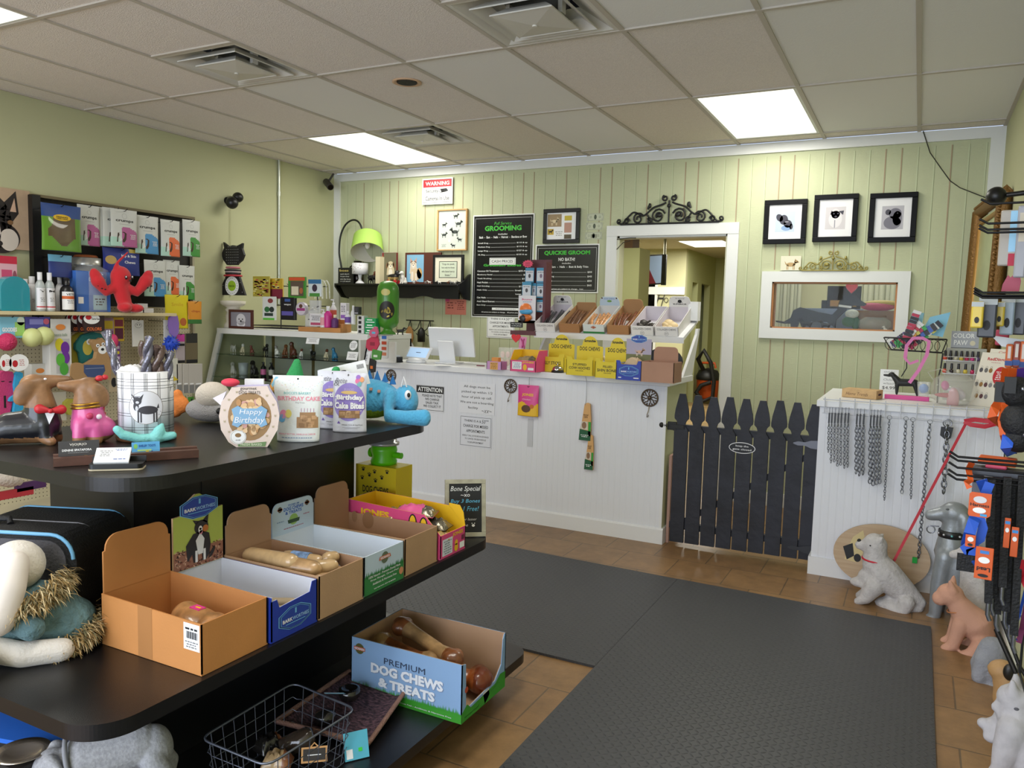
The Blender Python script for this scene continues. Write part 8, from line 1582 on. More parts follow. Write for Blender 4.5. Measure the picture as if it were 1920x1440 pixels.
# twin black spot camera high on the left wall
P=wx(430,376,.03);o=thing('wall_spot','pair of small black ball spotlights on the left wall','wall light',P,HP)
MB().ell((.045,-.05,.03),(.045,.045,.042),BLACK).build('upper_ball',o);MB().tube([(-.055,-.09,-.03),(-.02,-.04,.0)],[.05,.035],BLACK,16).ell((-.055,-.09,-.03),.05,BLACK).build('lower_ball',o);MB().cyl((0,.03,0),(0,-.06,0),.015,BLACK).cyl((0,.03,0),(0,.02,0),.03,BLACK).build('mount',o)
c0=wx(432,392,.01);c1=wx(432,455,.01);MB().tube([c0,c1,(.008,c1.y,1.5)],.0025,M('#b9b78f',.6),6).build('spot_cord',loc=(0,0,0),label='pale cord running down the left wall behind the cat display',cat='cord')
# ================================================================ right side: cabinet top, chains, statues, leashes
ZR=.991
# white wire rack across the cabinet front with chains
WW2=M('#c9ccd6',.4);Yc=4.60;zr1=wy(1600,752,Yc).z;zr2=zr1-.075
o=thing('wire_hanging_rack','white wire rack along the front of the cabinet top','rack',(4.75,Yc,0));g=MB()
g.tube([(.02,0,zr1),(.87,0,zr1)],.003,WW2,6).tube([(.02,0,zr2),(.87,0,zr2)],.003,WW2,6);g.build('rails',o)
for i in range(12):x=.03+i*.075;MB().tube([(x,0,zr1+.012),(x,-.003,zr2-.004)],.0028,WW2,6).build('upright',o)
CHM=M('#8c8f98',.25,.9);DKC=M('#15151a',.4)
def chain(lab,px,ytop,ybot,lw,dx=0,dark=False,grp=None,end=None,Y=4.575):
    p0=wy(px,ytop,Y);p1=wy(px+dx,ybot,Y);o=thing('pet_chain',lab,'chain',(p0.x,Y,p0.z),0,grp);L_=p0.z-p1.z;ddx=p1.x-p0.x
    t0=.09 if dark else .02
    if dark:MB().bx(-.004,-.006,-.085,.004,.006,-.03,DKC).tube([(0,0,.0),(0,0,-.03)],.0018,CHM,5).tube([(0,0,-.085),(0,0,-.1)],.003,CHM,5).build('handle',o)
    else:MB().tube([(.011*math.cos(R(a)),0,-.008+.011*math.sin(R(a)))for a in range(0,360,36)],.0016,CHM,5,closed=True).build('ring',o)
    n=max(4,int((L_-t0)/(lw*1.55)));a=MB()
    for i in range(n):
        t=(i+.5)/n;c=Vector((ddx*t,0,-t0-(L_-t0)*t));r_=lw
        pts=[]
        for k in range(8):
            u,v=.55*r_*math.cos(k*PI/4),r_*math.sin(k*PI/4);pts.append(c+(Vector((u,0,v))if i%2 else Vector((u*.5,u*.8,v))))
        a.tube(pts,r_*.22,CHM,4,closed=True)
    a.build('links',o)
    if end:end(o,ddx,-L_)
    return o
G='short chain leads hanging in bunches on the white cabinet'
k=0
for px,yb_,lw in((1556,848,.009),(1561,868,.009),(1567,866,.009),(1573,874,.009),(1579,872,.010),(1586,878,.010),(1592,876,.010)):chain('thin chain lead with a black handle in the left bunch',px,764,yb_,lw,-3,True,G,Y=4.57+.006*(k%3));k+=1
for px,yb_ in((1608,888),(1614,892),(1621,890)):chain('medium chain lead with a black handle in the second bunch',px,766,yb_,.013,-3,True,G,Y=4.57+.006*(k%3));k+=1
for px,yb_ in((1634,906),(1640,910),(1646,908),(1652,906)):chain('thick chain lead in the third bunch',px,768,yb_,.014,-3,True,G,Y=4.57+.006*(k%3));k+=1
chain('thin choke chain hanging first right of the bunches',1668,780,938,.009,-10)
chain('dense choke chain with a clear tag end, left of a close pair',1699,782,925,.012,-8,end=lambda o,x,z:MB().ell((x,0,z),(.008,.008,.016),PLASTIC).build('tag',o))
chain('fine choke chain, right of a close pair',1712,784,935,.009,-4)
def gtag(o,x,z):MB().bx(x-.028,-.006,z-.03,x-.005,.006,z,M('#12a83a',.4)).build('green_tag',o)
chain('long heavy choke chain with a green tag at its end',1744,788,1046,.013,-22,end=gtag)
def plate(o,x,z):MB().prism([(-.028,-.03),(.028,-.03),(.02,-.085),(0,-.1),(-.03,-.075)],.002,.005,DKC).tube([(.02*math.cos(R(a)),0,-.01+.02*math.sin(R(a)))for a in range(0,360,30)],.003,CHM,6,closed=True).build('black_plate',o)
chain('largest linked chain with a black plate, rightmost on the rack',1777,790,925,.020,-8,end=plate)
# red leash
RL=M('#c01f33',.5);P0,P1=wy(1812,792,4.56),wy(1676,1052,4.40)
def strap(path,w,m,t=.0012,nrm=(0,1,0)):
    a=MB();vs=[];n=len(path);N=Vector(nrm)
    for i,p in enumerate(path):
        p=Vector(p);d=(Vector(path[min(n-1,i+1)])-Vector(path[max(0,i-1)])).normalized();s_=d.cross(N)
        if s_.length<1e-4:s_=Vector((1,0,0))
        s_.normalize();vs+=[p-s_*w/2-N*t,p+s_*w/2-N*t,p+s_*w/2+N*t,p-s_*w/2+N*t]
    fs_=[]
    for i in range(n-1):
        for k in range(4):fs_.append((4*i+k,4*i+(k+1)%4,4*i+4+(k+1)%4,4*i+4+k))
    fs_+=[(3,2,1,0),(4*n-4,4*n-3,4*n-2,4*n-1)]
    return a.add(vs,fs_,m)
o=thing('red_leash','red leash stretched from the wire rack down to the white terrier statue','leash',(0,0,0));strap([P0,P0.lerp(P1,.5),P1],.013,RL).build('strap',o)
a_,b_=wy(1808,790,4.55),wy(1873,794,4.5);strap([a_,a_.lerp(b_,.3)+Vector((0,0,.012)),a_.lerp(b_,.7)+Vector((0,0,.008)),b_,a_.lerp(b_,.6)-Vector((0,0,.02)),a_.lerp(b_,.2)-Vector((0,0,.015)),a_],.022,RL).build('handle_loop',o)
P2=wy(1652,1052,4.36);MB().tube([P1,P1.lerp(P2,.4),P1.lerp(P2,.7),P2],[.004,.006,.004,.005],CHM,6).build('clip',o)
# items on top of the cabinet
def rt(px,py):return wz(px,py,ZR)
P=rt(1600,748);p_,q_=rt(1578,744),rt(1622,748);p2=rt(1655,745);yw=math.atan2((q_-p_).y,(q_-p_).x);o=thing('wooden_box','light wooden box with handwritten words on the cabinet','box',p_,R(-14));WDL=M('#c7a372',.6,var=.1,vs=30)
MB().bx(0,0,0,.19,.12,.05,WDL).build('box',o,bevel=.002);Face((0,0,0)).text('Home Trends',.085,.024,.12,.018,M('#5a3a20'),-.005,slant=.3).build('handwriting',o);Face((.19,0,0),(0,1,0)).ell(.06,.025,.03,.006,INK).build('hand_hole',o)
P=rt(1667,738);o=thing('price_card','white handwritten price card behind the black dog statuette','price card',(P.x-.01,P.y+.16,ZR),0);w,h=.105,.14;MB().bx(-w/2,0,0,w/2,.002,h,PAPER).build('card',o)
F=Face((0,0,0));
for k,t in enumerate(('only','Training','Clicker','w/leash')):F.text(t,-.0,h*(.88-k*.17),w*.6,h*.1,M('#4a4a52'),-.01,slant=.2)
F.text('$4.99',0,h*.16,w*.7,h*.16,INK,0);F.build('handwriting',o)
P=rt(1700,742);a=MB();BM=M('#16171a',.5)
def q3(px,py):p=wy(px,py,P.y+.05);return(p.x-P.x,0,p.z-ZR)
a.limb([q3(1685,717),q3(1715,718)],[.024,.022],BM);a.limb([q3(1684,715),q3(1674,703)],[.022,.014],BM);a.ell(q3(1672,702),(.018,.014,.014),BM);a.limb([q3(1668,704),q3(1658,703)],[.009,.006],BM).limb([q3(1717,715),q3(1722,718)],[.006,.004],BM)
for f in(-1,1):a.limb([(q3(1682,722)[0],f*.012,q3(1682,722)[2]),(q3(1681,740)[0],f*.012,.006)],[.013,.007],BM).limb([(q3(1716,722)[0],f*.012,q3(1716,722)[2]),(q3(1720,740)[0],f*.012,.006)],[.015,.008],BM)
for f in(-1,1):a.ell((q3(1675,705)[0],f*.013,q3(1675,705)[2]),(.007,.004,.014),BM)
organic(a,'dog_statuette',.0032,None,1,None,[BM],loc=(P.x,P.y+.05,ZR),label='black standing hound statuette on the cabinet',cat='figurine')
PKS=M('#d8559a',.6);a_,b_=rt(1658,747),rt(1742,753);MB().prism([(a_.x,a_.y),(b_.x,b_.y),(b_.x,b_.y+.05),(a_.x,a_.y+.05)],ZR,ZR+.022,PKS,'xy').build('pink_strap_roll',bevel=.006,label='flat pink padded strap in front of the black hound statuette',cat='strap')
P=rt(1731,747);o=thing('blue_cup','small clear cup with a blue lid between the hound and the bowl','cup',(P.x,P.y+.10,ZR));MB().lathe([(.001,0),(.03,0),(.038,.09),(.034,.09),(.028,.004)],PLASTIC).build('cup',o);MB().ell((0,0,.05),(.026,.026,.028),M('#2f7ac8',.4)).build('blue_ball',o)
P=rt(1783,762);o=thing('clear_fish_bowl','large clear plastic bowl lying open with pink grooming items inside','bowl',(P.x+.01,P.y+.12,ZR));GB_=glassy('bowl','#dfe0d8',.28,.08)
prof=[(.001,0),(.07,.002),(.105,.04),(.115,.085),(.10,.13),(.07,.155),(.072,.16),(.10,.135)];MB().lathe(prof,GB_,n=36).build('bowl',o)
MB().tube([(-.10,-.02,.13),(-.13,0,.17),(-.07,.02,.19),(0,0,.165)],.003,GB_,6).build('handle',o)
for k,(x,y,z,s_,m1,lab)in enumerate(((-.03,-.02,.05,(.06,.02,.012),'#b84a5a','red comb lying in the clear bowl'),(.02,.02,.06,(.05,.03,.03),'#cfc4d4','lilac fluffy item in the clear bowl'),(-.04,.02,.1,(.03,.02,.02),'#d86aa8','pink bow at the top of the clear bowl'),(0,-.03,.025,(.07,.03,.015),'#d8a0a8','pale pink packet at the bottom of the clear bowl'))):MB().ell((x,y,z),s_,M(m1,.5),(.3,.5*k,.6*k)).build('bowl_item',loc=o.location,label=lab,cat='grooming item')
# red dingo display board
P=rt(1835,764);cz_=[(0,0),(.15,0),(.15,.36),(.0,.36)];o=thing('tag_display_board','cream display board of round metal pet tags with a red circle','display board',(P.x-.01,P.y+.10,ZR),R(-38),rx=0);CRB=M('#dcd6c8',.5);T_=Matrix.Rotation(R(-16),4,'X')
b_=MB();b_.T=T_;b_.bx(-.04,0,0,.13,.01,.30,CRB).bx(-.02,.03,.25,.15,.04,.33,CRB);b_.build('board',o,bevel=.002);MB().bx(-.03,.09,0,.12,.16,.25,M('#d0cabc',.6)).build('box_body',o)
F=Face((0,0,0));F.mb.T=T_;F.text('RedDingo',.05,.262,.10,.022,RED,.03).lines(.05,.245,.05,.006,1,M('#b06a6a')).ell(.09,.175,.038,.05,RED).up();F.lines(.092,.175,.05,.05,5,PAPER)
for j,(v,us)in enumerate(((.20,(-.02,.008,.033)),(.12,(-.026,.0,.026,.052,.08)),(.055,(-.01,.018,.044)))):
    for i,u in enumerate(us):F.ell(u,v,.010,.013,M(('#6a6a70','#8a8a8a','#b08a5a','#7a5a60','#a0a0a4')[(i+j)%5],.3,.6)).ring(u,v+.017,.006,.006,.0012,M('#8a8a8a',.3,.6))
F.build('tag_print',o);F=Face((0,.03,0));F.mb.T=T_;F.text('Catalog',.07,.31,.08,.018,M('#c4504a'),.0,slant=.2);F.build('heading_print',o)
# nail polish racks
Yn=5.12;WN=M('#d5d5d8',.3,.3);o=thing('nail_polish_rack','white wire two step rack for nail polish below the colour paw box','rack',(0,0,0));z1,z2=wy(1798,676,Yn).z,wy(1798,700,Yn-.06).z;xa,xb=wy(1766,690,Yn).x,wy(1830,690,Yn).x
MB().tube([(xa,Yn-.015,z1),(xb,Yn-.015,z1),(xb,Yn+.02,z1),(xa,Yn+.02,z1)],.002,WN,5,closed=True).tube([(xa,Yn-.015,z1+.02),(xb,Yn-.015,z1+.02)],.002,WN,5).tube([(xa,Yn-.015,z1+.02),(xa-.01,Yn-.08,z2),(xa,Yn,ZR+.002)],.002,WN,5).tube([(xb,Yn-.015,z1+.02),(xb-.01,Yn-.08,z2),(xb,Yn,ZR+.002)],.002,WN,5).bx(xa,Yn-.085,z2-.004,xb,Yn-.05,z2,WN).bx(xa,Yn-.01,z1-.004,xb,Yn+.018,z1-.001,WN).build('wire_frame',o)
for k in range(12):
    r_=k<7;i=k if r_ else k-7;x=xa+.012+i*(.027 if r_ else .034);y=Yn+.004 if r_ else Yn-.068;z=z1 if r_ else z2
    o=thing('nail_polish','small nail polish bottle with a tall black cap in the '+('upper' if r_ else 'lower')+' row','nail polish',(x,y,z),0,'nail polish bottles in the '+('upper' if r_ else 'lower')+' row');m1=('#d8543a','#2a2228','#d4cdb0','#d8c04a','#c02a5a','#d83a8a','#5a4a7a')[k%7]
    MB().lathe([(.001,0),(.010,.001),(.011,.015),(.005,.024),(.001,.025)],M(m1,.25,coat=.4),n=14).build('bottle',o);MB().cyl((0,0,.024),(0,0,.055),.0075,M('#17131a',.3),r1=.006,n=14).build('cap',o)
x,z,w,h=slot(1784,620,1836,652,Yn+.03);o=thing('colour_paw_box','grey box lettered COLOR PAW above the nail polish','box',(x,Yn+.03,z),0,rx=R(-15));MB().bx(-w/2,0,-.0,w/2,.05,h,M('#a7aab4',.5)).build('box',o);F=Face((0,0,0));F.text('COLOR',-w*.05,h*.72,w*.8,h*.28,PAPER,.02).text('PAW',-w*.15,h*.3,w*.5,h*.3,PAPER,.02).ell(w*.28,h*.28,w*.1,h*.15,M('#d8d0b8'));F.build(parent=o)
MB().bx(-.09,0,0,.11,.06,z-ZR-.004,M('#b9b9ae',.6)).build('display_backing',loc=(x,Yn+.035,ZR),label='pale upright card backing behind the nail polish rack',cat='display')
# scrolled wire basket on a pole with collar cards
Yb=4.95;o=thing('scroll_wire_basket','black scrolled wire basket on a curved stand holding patterned collars','wire basket',(0,0,0));IW=M('#17161a',.5);c4=[wy(1657,633,Yb-.08),wy(1776,637,Yb-.08),wy(1766,662,Yb-.05),wy(1671,656,Yb-.05)]
dy=Vector((0,.14,0));MB().tube([c4[0],c4[1],c4[1]+dy,c4[0]+dy],.0035,IW,6,closed=True).tube([c4[3],c4[2],c4[2]+dy*.7,c4[3]+dy*.7],.003,IW,6,closed=True).tube([c4[0],c4[3]],.003,IW,6).tube([c4[1],c4[2]],.003,IW,6).build('rims',o)
for i in range(8):
    t=(i+.5)/8;c=c4[0].lerp(c4[1],t).lerp(c4[3].lerp(c4[2],t),.5);hh=(c4[0].z-c4[3].z)/2;MB().tube([(c.x+hh*.9*math.cos(R(a)),c.y,c.z+hh*math.sin(R(a)))for a in range(0,360,30)],.0018,IW,5,closed=True).build('scroll_ring',o)
st=[wy(1768,662,Yb),wy(1764,690,Yb),wy(1760,705,Yb),Vector((wy(1760,720,Yb).x,Yb,ZR))];MB().tube(st,.004,IW,6).tube([wy(1700,660,Yb-.05),wy(1700,690,Yb-.05),wy(1690,706,Yb-.05)],.003,IW,6).build('stand',o)
random.seed(15);cols=['#2a2a34','#c03050','#e8e8e8','#3fae5a','#e8a03a','#4a6ac0','#b8305a','#38383f','#d8d060']
for k,(u0,v0,u1,v1,lab)in enumerate(((1700,636,1722,583,'plaid blue'),(1690,642,1728,605,'red patterned'),(1680,648,1735,612,'rainbow striped'),(1690,650,1755,612,'white and red striped'),(1705,652,1765,606,'yellow and black striped'),(1670,650,1700,628,'dark mixed'))):
    a_,c_=wy(u0,v0,Yb-.06+.012*k),wy(u1,v1,Yb-.04+.012*k);d_=(c_-a_);L_=d_.length;g=thing('collar_bundle',lab+' collar bundle leaning in the scrolled wire basket','pet collars',a_,0,'collar bundles in the wire basket');g.rotation_euler.y=-math.atan2(d_.z,d_.x)
    m_=MB();n=9
    for i in range(n):m_.bx(L_*i/n,-.004,-.018+.003*(i%2),L_*(i+.92)/n,.004,.024,M(random.choice(cols)if k in(2,3,4)else random.choice(cols[:3]+[('#3a5aa0','#c03a4a','','','','#5a4a80')[k]]),.5))
    m_.build('collars',g)
a_=wy(1762,605,Yb+.05);MB().prism([(-.09,-.06),(.02,-.08),(.05,.06),(-.05,.03)],0,.003,M('#7fc0de',.4)).build('blue_card',loc=a_,label='light blue collar card behind the striped collars',cat='card')
MB().prism([(-.04,-.05),(.03,-.05),(.04,.04),(-.02,.045)],0,.003,M('#8fc8e0',.4)).build('blue_card',loc=wy(1717,600,Yb+.05),label='light blue collar card behind the plaid collars',cat='card')
PR=M('#dc78b4',.5);o=thing('pink_ribbon_leash','pink ribbon leash dangling from the scrolled wire basket','leash',(0,0,0));rb=[wy(a,c,Yb-.10)for a,c in((1697,672),(1700,648),(1712,634),(1730,634),(1742,640),(1738,665),(1722,695),(1705,718))];strap(rb,.018,PR).build('ribbon',o);strap([wy(a,c,Yb-.11)for a,c in((1697,672),(1706,682),(1722,676))],.014,PR).build('ribbon',o)
# gold framed mirror in the corner
GF=M('#7d5a2c',.4,.5,bump=.6,bs=80);c4=[wy(1838,398,6.08),Vector((5.605,5.35,2.187)),Vector((5.585,5.35,1.1)),Vector((5.50,6.08,1.15))]
o=thing('gold_mirror','tall ornate gold framed mirror against the right wall corner','picture frame',(0,0,0));f=MB();ce=sum(c4,Vector())/4
for i in range(4):
    a_,b_=c4[i],c4[(i+1)%4];f.tube([a_,b_],.045,GF,4);f.tube([a_.lerp(ce,.16),b_.lerp(ce,.16)],.018,M('#a57a3c',.35,.6),5)
f.build('frame',o);be=MB()
for i in range(4):
    a_,b_=c4[i],c4[(i+1)%4];n=int((b_-a_).length/.03)
    for k in range(n):be.ell(a_.lerp(b_,(k+.5)/n)+Vector((-.03,0,0))+(a_.lerp(b_,.5)-ce).normalized()*.02,.013,GF,None,6,4)
be.build('beading',o);MB().add([p.lerp(ce,.1)for p in c4]+[p.lerp(ce,.1)+Vector((.01,0,0))for p in c4],[(0,1,2,3),(7,6,5,4)],M('#a3ab84',.2,var=.1,vs=4)).build('picture',o)  # mirror glass, its reflection of the green room put into the colour
P=wx(1868,368,5.50);o=thing('wall_spot','single black ball spotlight on the right wall above the gold frame','wall light',P,-HP);MB().ell((0,0,0),.045,BLACK).build('ball',o);MB().cyl((0,.0,0),(.02,.13,.01),.012,BLACK).bx(.0,.125,-.05,.04,.138,.06,BLACK).build('mount',o)
# grid panel on the right wall with hooks
GM=M('#151518',.45,.3);XG=5.56;o=thing('wire_grid_panel','black wire grid panel on the right wall carrying the leashes','grid panel',(0,0,0));g=MB()
for i in range(9):y=1.55+i*.16;g.tube([(XG,y,.35),(XG,y,1.95)],.004,GM,5)
for i in range(11):z=.35+i*.16;g.tube([(XG,1.5,z),(XG,2.9,z)],.004,GM,5)
g.build('grid',o)
def wr(px,py,X):return wy(px,py,2.05+(X-5.24)*3)
def arm(lab,px,py,X=5.33):P=wr(px,py,X);MB().tube([(XG,P.y,P.z-.01),(X+.02,P.y,P.z-.012),(X,P.y,P.z)],.003,GM,6).build('grid_hook',loc=(0,0,0),label=lab,cat='hook',group='black hooks on the right wire grid');return P
for px,py in((1822,428),(1842,422),(1858,410),(1880,372),(1812,549),(1858,545),(1870,540),(1802,848),(1810,856),(1818,870),(1830,885),(1845,895)):arm('black hook arm reaching left from the right wire grid',px,py,5.33 if py<800 else 5.30)
def rp(name,lab,l,t,r,b,X,m,cat='product pack',marks=None,d=.01,shape=None):
    """flat hanging thing facing the camera direction (-y), measured at plane x=X"""
    P=wr((l+r)/2,(t+b)/2,X);s_=ps(P);w,h=(r-l)*s_,(b-t)*s_;o=thing(name,lab,cat,(P.x,P.y,P.z-h/2),R(-8))
    if shape:MB().prism([(a*w,c*h)for a,c in shape],0,d,m).build('body',o)
    else:MB().bx(-w/2,0,0,w/2,d,h,m).build('body',o,bevel=min(.004,d*.4))
    if marks:F=Face((0,0,0),step=.0006);marks(F,w,h);F.build(parent=o)
    return o
CLP=glassy('pack','#c9ccd0',.55,.15)
rp('brush_pack','grey and tan pack with a light blue stripe high on the right grid',1876,394,1908,498,5.36,M('#9a948c',.4),marks=lambda F,w,h:(F.rect(0,h*.25,w*.35,h*.98,M('#8fbfe0')),F.rect(w*.02,0,w*.4,h*.22,M('#a81c3a'))))
rp('brush_pack','grey patterned pack at the top right edge of the photo',1906,386,1925,520,5.34,M('#8f9098',.4),marks=lambda F,w,h:F.rect(-w*.3,h*.5,w*.2,h*.9,M('#b8b0a0')))
rp('pink_glove','dusty pink rubber grooming glove on the right grid',1881,514,1911,546,5.36,M('#9a4258',.6),cat='glove',shape=[(-.5,0),(.45,.0),(.5,.6),(.4,1),(.25,.8),(.1,1),(-.05,.8),(-.2,.95),(-.45,.4)])
for k,(l,t,r,b,m1,lab)in enumerate(((1822,565,1842,615,'#c8b03a','yellow perforated toy in a clear pack, leftmost in the row'),(1836,556,1866,633,'#2f3238','clear pack with a black curved brush in the middle of the row'),(1866,566,1882,612,'#c8b03a','second yellow perforated toy in a clear pack'),(1878,552,1900,628,'#8a9aa8','silver blue clear pack in the row on the right grid'),(1898,552,1922,628,'#3a3d44','dark clear pack at the right edge of the row'))):
    rp('clear_pack',lab,l,t,r,b,5.34+.01*k,M(m1,.4),marks=lambda F,w,h,k=k:(F.ell(0,h*.3,w*.2,h*.12,M('#1a1a1c')),F.rect(-w*.5,h*.8,w*.5,h*.98,M('#a9b0b4'))),d=.02)
rp('pink_card','crimson backed card below the clear packs',1868,618,1890,648,5.40,M('#a03048',.5));rp('white_sheet','crumpled pale sheet above the orange tagged packs',1862,630,1924,655,5.38,M('#b9bfc4',.5),shape=[(-.5,1),(.5,.7),(.5,0),(-.2,.2)])
OG2=M('#d0571a',.55);PK2=M('#d04a8a',.55);BL2=M('#2358c8',.55);VI=M('#4a2a80',.6);BKL=M('#0e0f13',.65,bump=.4,bs=150)
def tagm(t):return lambda F,w,h:(F.ell(0,h*.72,w*.3,h*.14,M('#cfcfd4')),F.up(),F.text(t,0,h*.5,w*.85,h*.13,INK,.02),F.ell(0,h*.28,w*.3,h*.12,PAPER),F.rect(w*.05,h*.05,w*.35,h*.15,M('#3a9ad8')))
for k,(l,t,r,b,m1)in enumerate(((1886,645,1898,690,'#b85a2a'),(1900,640,1912,690,'#8a3a2a'),(1912,640,1925,695,'#c8602a'))):rp('striped_pack',('left','middle','right')[k]+' orange and blue barred pack above the orange collars',l,t,r,b,5.37,M(m1,.5),marks=lambda F,w,h:(F.rect(-w*.5,h*.1,w*.5,h*.3,M('#2a4a8a')),F.rect(-w*.2,h*.4,w*.2,h*.9,M('#c8c0b8'))))
def loopstrap(name,lab,pts,X,w,m,cat='collar'):
    p=[wr(a,c,X+.015*math.sin(i*1.3))for i,(a,c)in enumerate(pts)];o=thing(name,lab,cat,(0,0,0));strap(p,w,m,.002).build('strap',o);return o
o=loopstrap('orange_collar','orange collar with a black buckle hanging leftmost in the bunch',[(1888,690),(1884,720),(1880,745),(1866,765),(1860,782),(1872,790),(1884,800)],5.34,.022,OG2);P=wr(1876,735,5.32);MB().bx(-.012,-.008,-.025,.012,.008,.025,BLACK).build('buckle',o,loc=P)
o=loopstrap('orange_collar','second orange collar with a black buckle',[(1902,690),(1896,720),(1886,760),(1880,790),(1884,815),(1892,845)],5.33,.022,OG2);P=wr(1894,722,5.31);MB().bx(-.012,-.008,-.02,.012,.008,.02,BLACK).build('buckle',o,loc=P)
loopstrap('pink_collar','pink collar beside the orange ones',[(1908,700),(1900,740),(1895,780),(1890,815)],5.345,.02,PK2);loopstrap('grey_collar','grey collar behind the pink one',[(1912,690),(1906,740),(1902,790),(1898,850)],5.35,.02,M('#55565e',.6));loopstrap('purple_collar','purple collar at the right edge',[(1918,690),(1914,730),(1912,760)],5.33,.024,VI)
loopstrap('blue_collar','royal blue padded collar looping low in the bunch',[(1910,745),(1904,775),(1898,800),(1890,820),(1887,840),(1893,848),(1902,840)],5.325,.026,BL2)
for k,(px,py,s_)in enumerate(((1906,735,.035),(1914,790,.045),(1910,820,.035))):P=wr(px,py,5.32);MB().ell((0,0,0),(s_,s_*.7,s_*1.1),BKL).ell((.01,-.03,.01),.006,CHM).build('black_harness_pad',loc=P,label=('upper','largest middle','lower')[k]+' black padded harness bundle at the right edge',cat='harness')
for k,(l,t,r,b,m1)in enumerate(((1838,860,1900,874,'#d0571a'),(1850,872,1885,880,'#c84a6a'),(1826,880,1915,896,'#50535c'))):rp('card_pack',('orange topmost','pink middle','grey lowest')[k]+' pack lying across the lower hook arms',l,t,r,b,5.31,M(m1,.5),d=.05)
loopstrap('orange_collar','orange collar at the left of the lower hook arms',[(1822,868),(1816,880),(1820,900),(1812,905),(1818,915)],5.29,.014,OG2)
rp('grey_leash_card','grey pack behind the harness tag',1824,888,1842,930,5.32,M('#5a5e68',.5))
# harness and leashes
o=loopstrap('blue_harness','royal blue harness with orange tags, lower right',[(1840,900),(1850,925),(1838,955),(1826,975),(1818,1000),(1812,1020),(1822,1035),(1836,1045),(1828,1062)],5.27,.024,BL2,'harness')
strap([wr(a,c,5.265)for a,c in((1856,905),(1846,930),(1836,965),(1843,990),(1838,1010),(1822,1020),(1808,1030),(1812,1038),(1838,1030))],.02,BL2,.002).build('strap',o);MB().bx(-.02,-.006,-.02,.02,.006,.02,BKL).build('buckle',o,loc=wr(1812,1055,5.265))
rp('harness_tag','square orange harness tag with a cartoonless white paw print',1819,924,1855,970,5.25,OG2,cat='tag',marks=tagm('Harness'),shape=[(-.45,0),(.35,0),(.5,.1),(.5,1),(-.4,1),(-.5,.92),(-.5,.08)],d=.003)
rp('harness_tag','small orange tag half hidden in the blue harness',1811,1003,1828,1026,5.255,OG2,cat='tag',marks=lambda F,w,h:(F.ell(0,h*.65,w*.3,h*.2,PAPER),F.ell(0,h*.2,w*.25,h*.12,INK)),d=.003)
for k,(x0,x1,t,b,dx)in enumerate(((1852,1866,898,1130,-6),(1862,1876,896,1120,-8),(1872,1886,896,1150,-10),(1882,1896,895,1100,-10),(1890,1904,893,1145,-12),(1900,1914,893,1170,-14),(1910,1924,893,1190,-16))):
    X=5.30+.012*(k%3);p=[wr((x0+x1)/2+dx*t_/3,t+(b-t)*t_/3,X)for t_ in range(4)];w=13*ps(p[0]);o=thing('black_leash',('first','second','third','fourth','fifth','sixth','rightmost')[k]+' black webbing leash from the left under the grey pack','leash',(0,0,0),0,'black leashes on the right grid');strap(p,w,BKL,.008).build('webbing',o)
    q=p[-1];MB().tube([q,q+Vector((0,0,-.03)),q+Vector((.006,0,-.045))],.005,CHM,6).build('clip',o)
rp('lead_tag','tall orange lead tag with an upside down word',1830,1026,1859,1087,5.245,OG2,cat='tag',marks=lambda F,w,h:(F.rect(-w*.25,h*.8,w*.25,h*.9,M('#3a7ac8')),F.ell(0,h*.6,w*.32,h*.1,PAPER),F.up(),F.text('Lead',0,h*.32,w*.75,h*.13,INK,.03,rot=PI),F.ell(0,h*.12,w*.3,h*.05,INK)),d=.003)
for k,(l,t,r,b)in enumerate(((1883,971,1893,1028),(1896,988,1908,1045))):rp('lead_tag',('upper','lower')[k]+' narrow orange tag edge among the black leashes',l,t,r,b,5.28,OG2,cat='tag',marks=lambda F,w,h:(F.rect(-w*.4,h*.8,w*.4,h*.9,M('#3a8ad0')),F.ell(0,h*.6,w*.3,h*.08,PAPER)),d=.003)
loopstrap('blue_cord_leash','thin blue cord leash at the lower right edge',[(1924,1100),(1912,1150),(1900,1190),(1906,1200)],5.31,.006,BL2,'leash');loopstrap('plum_cord_leash','thin plum leash at the lower right edge',[(1926,1130),(1916,1180),(1910,1205)],5.315,.012,M('#7a2f5a',.6),'leash');loopstrap('red_leash_loop','short red leash loop at the right edge',[(1921,1050),(1915,1080),(1924,1100)],5.29,.012,RL,'leash')
MB().tube([wy(1868,1180,3.0),wy(1905,1262,2.9)],.008,GM,6).tube([wy(1880,1165,3.0),wy(1912,1250,2.9),wy(1925,1270,2.88)],.006,GM,6).build('wire_stand',label='black wire leg of the grid stand near the floor',cat='stand')
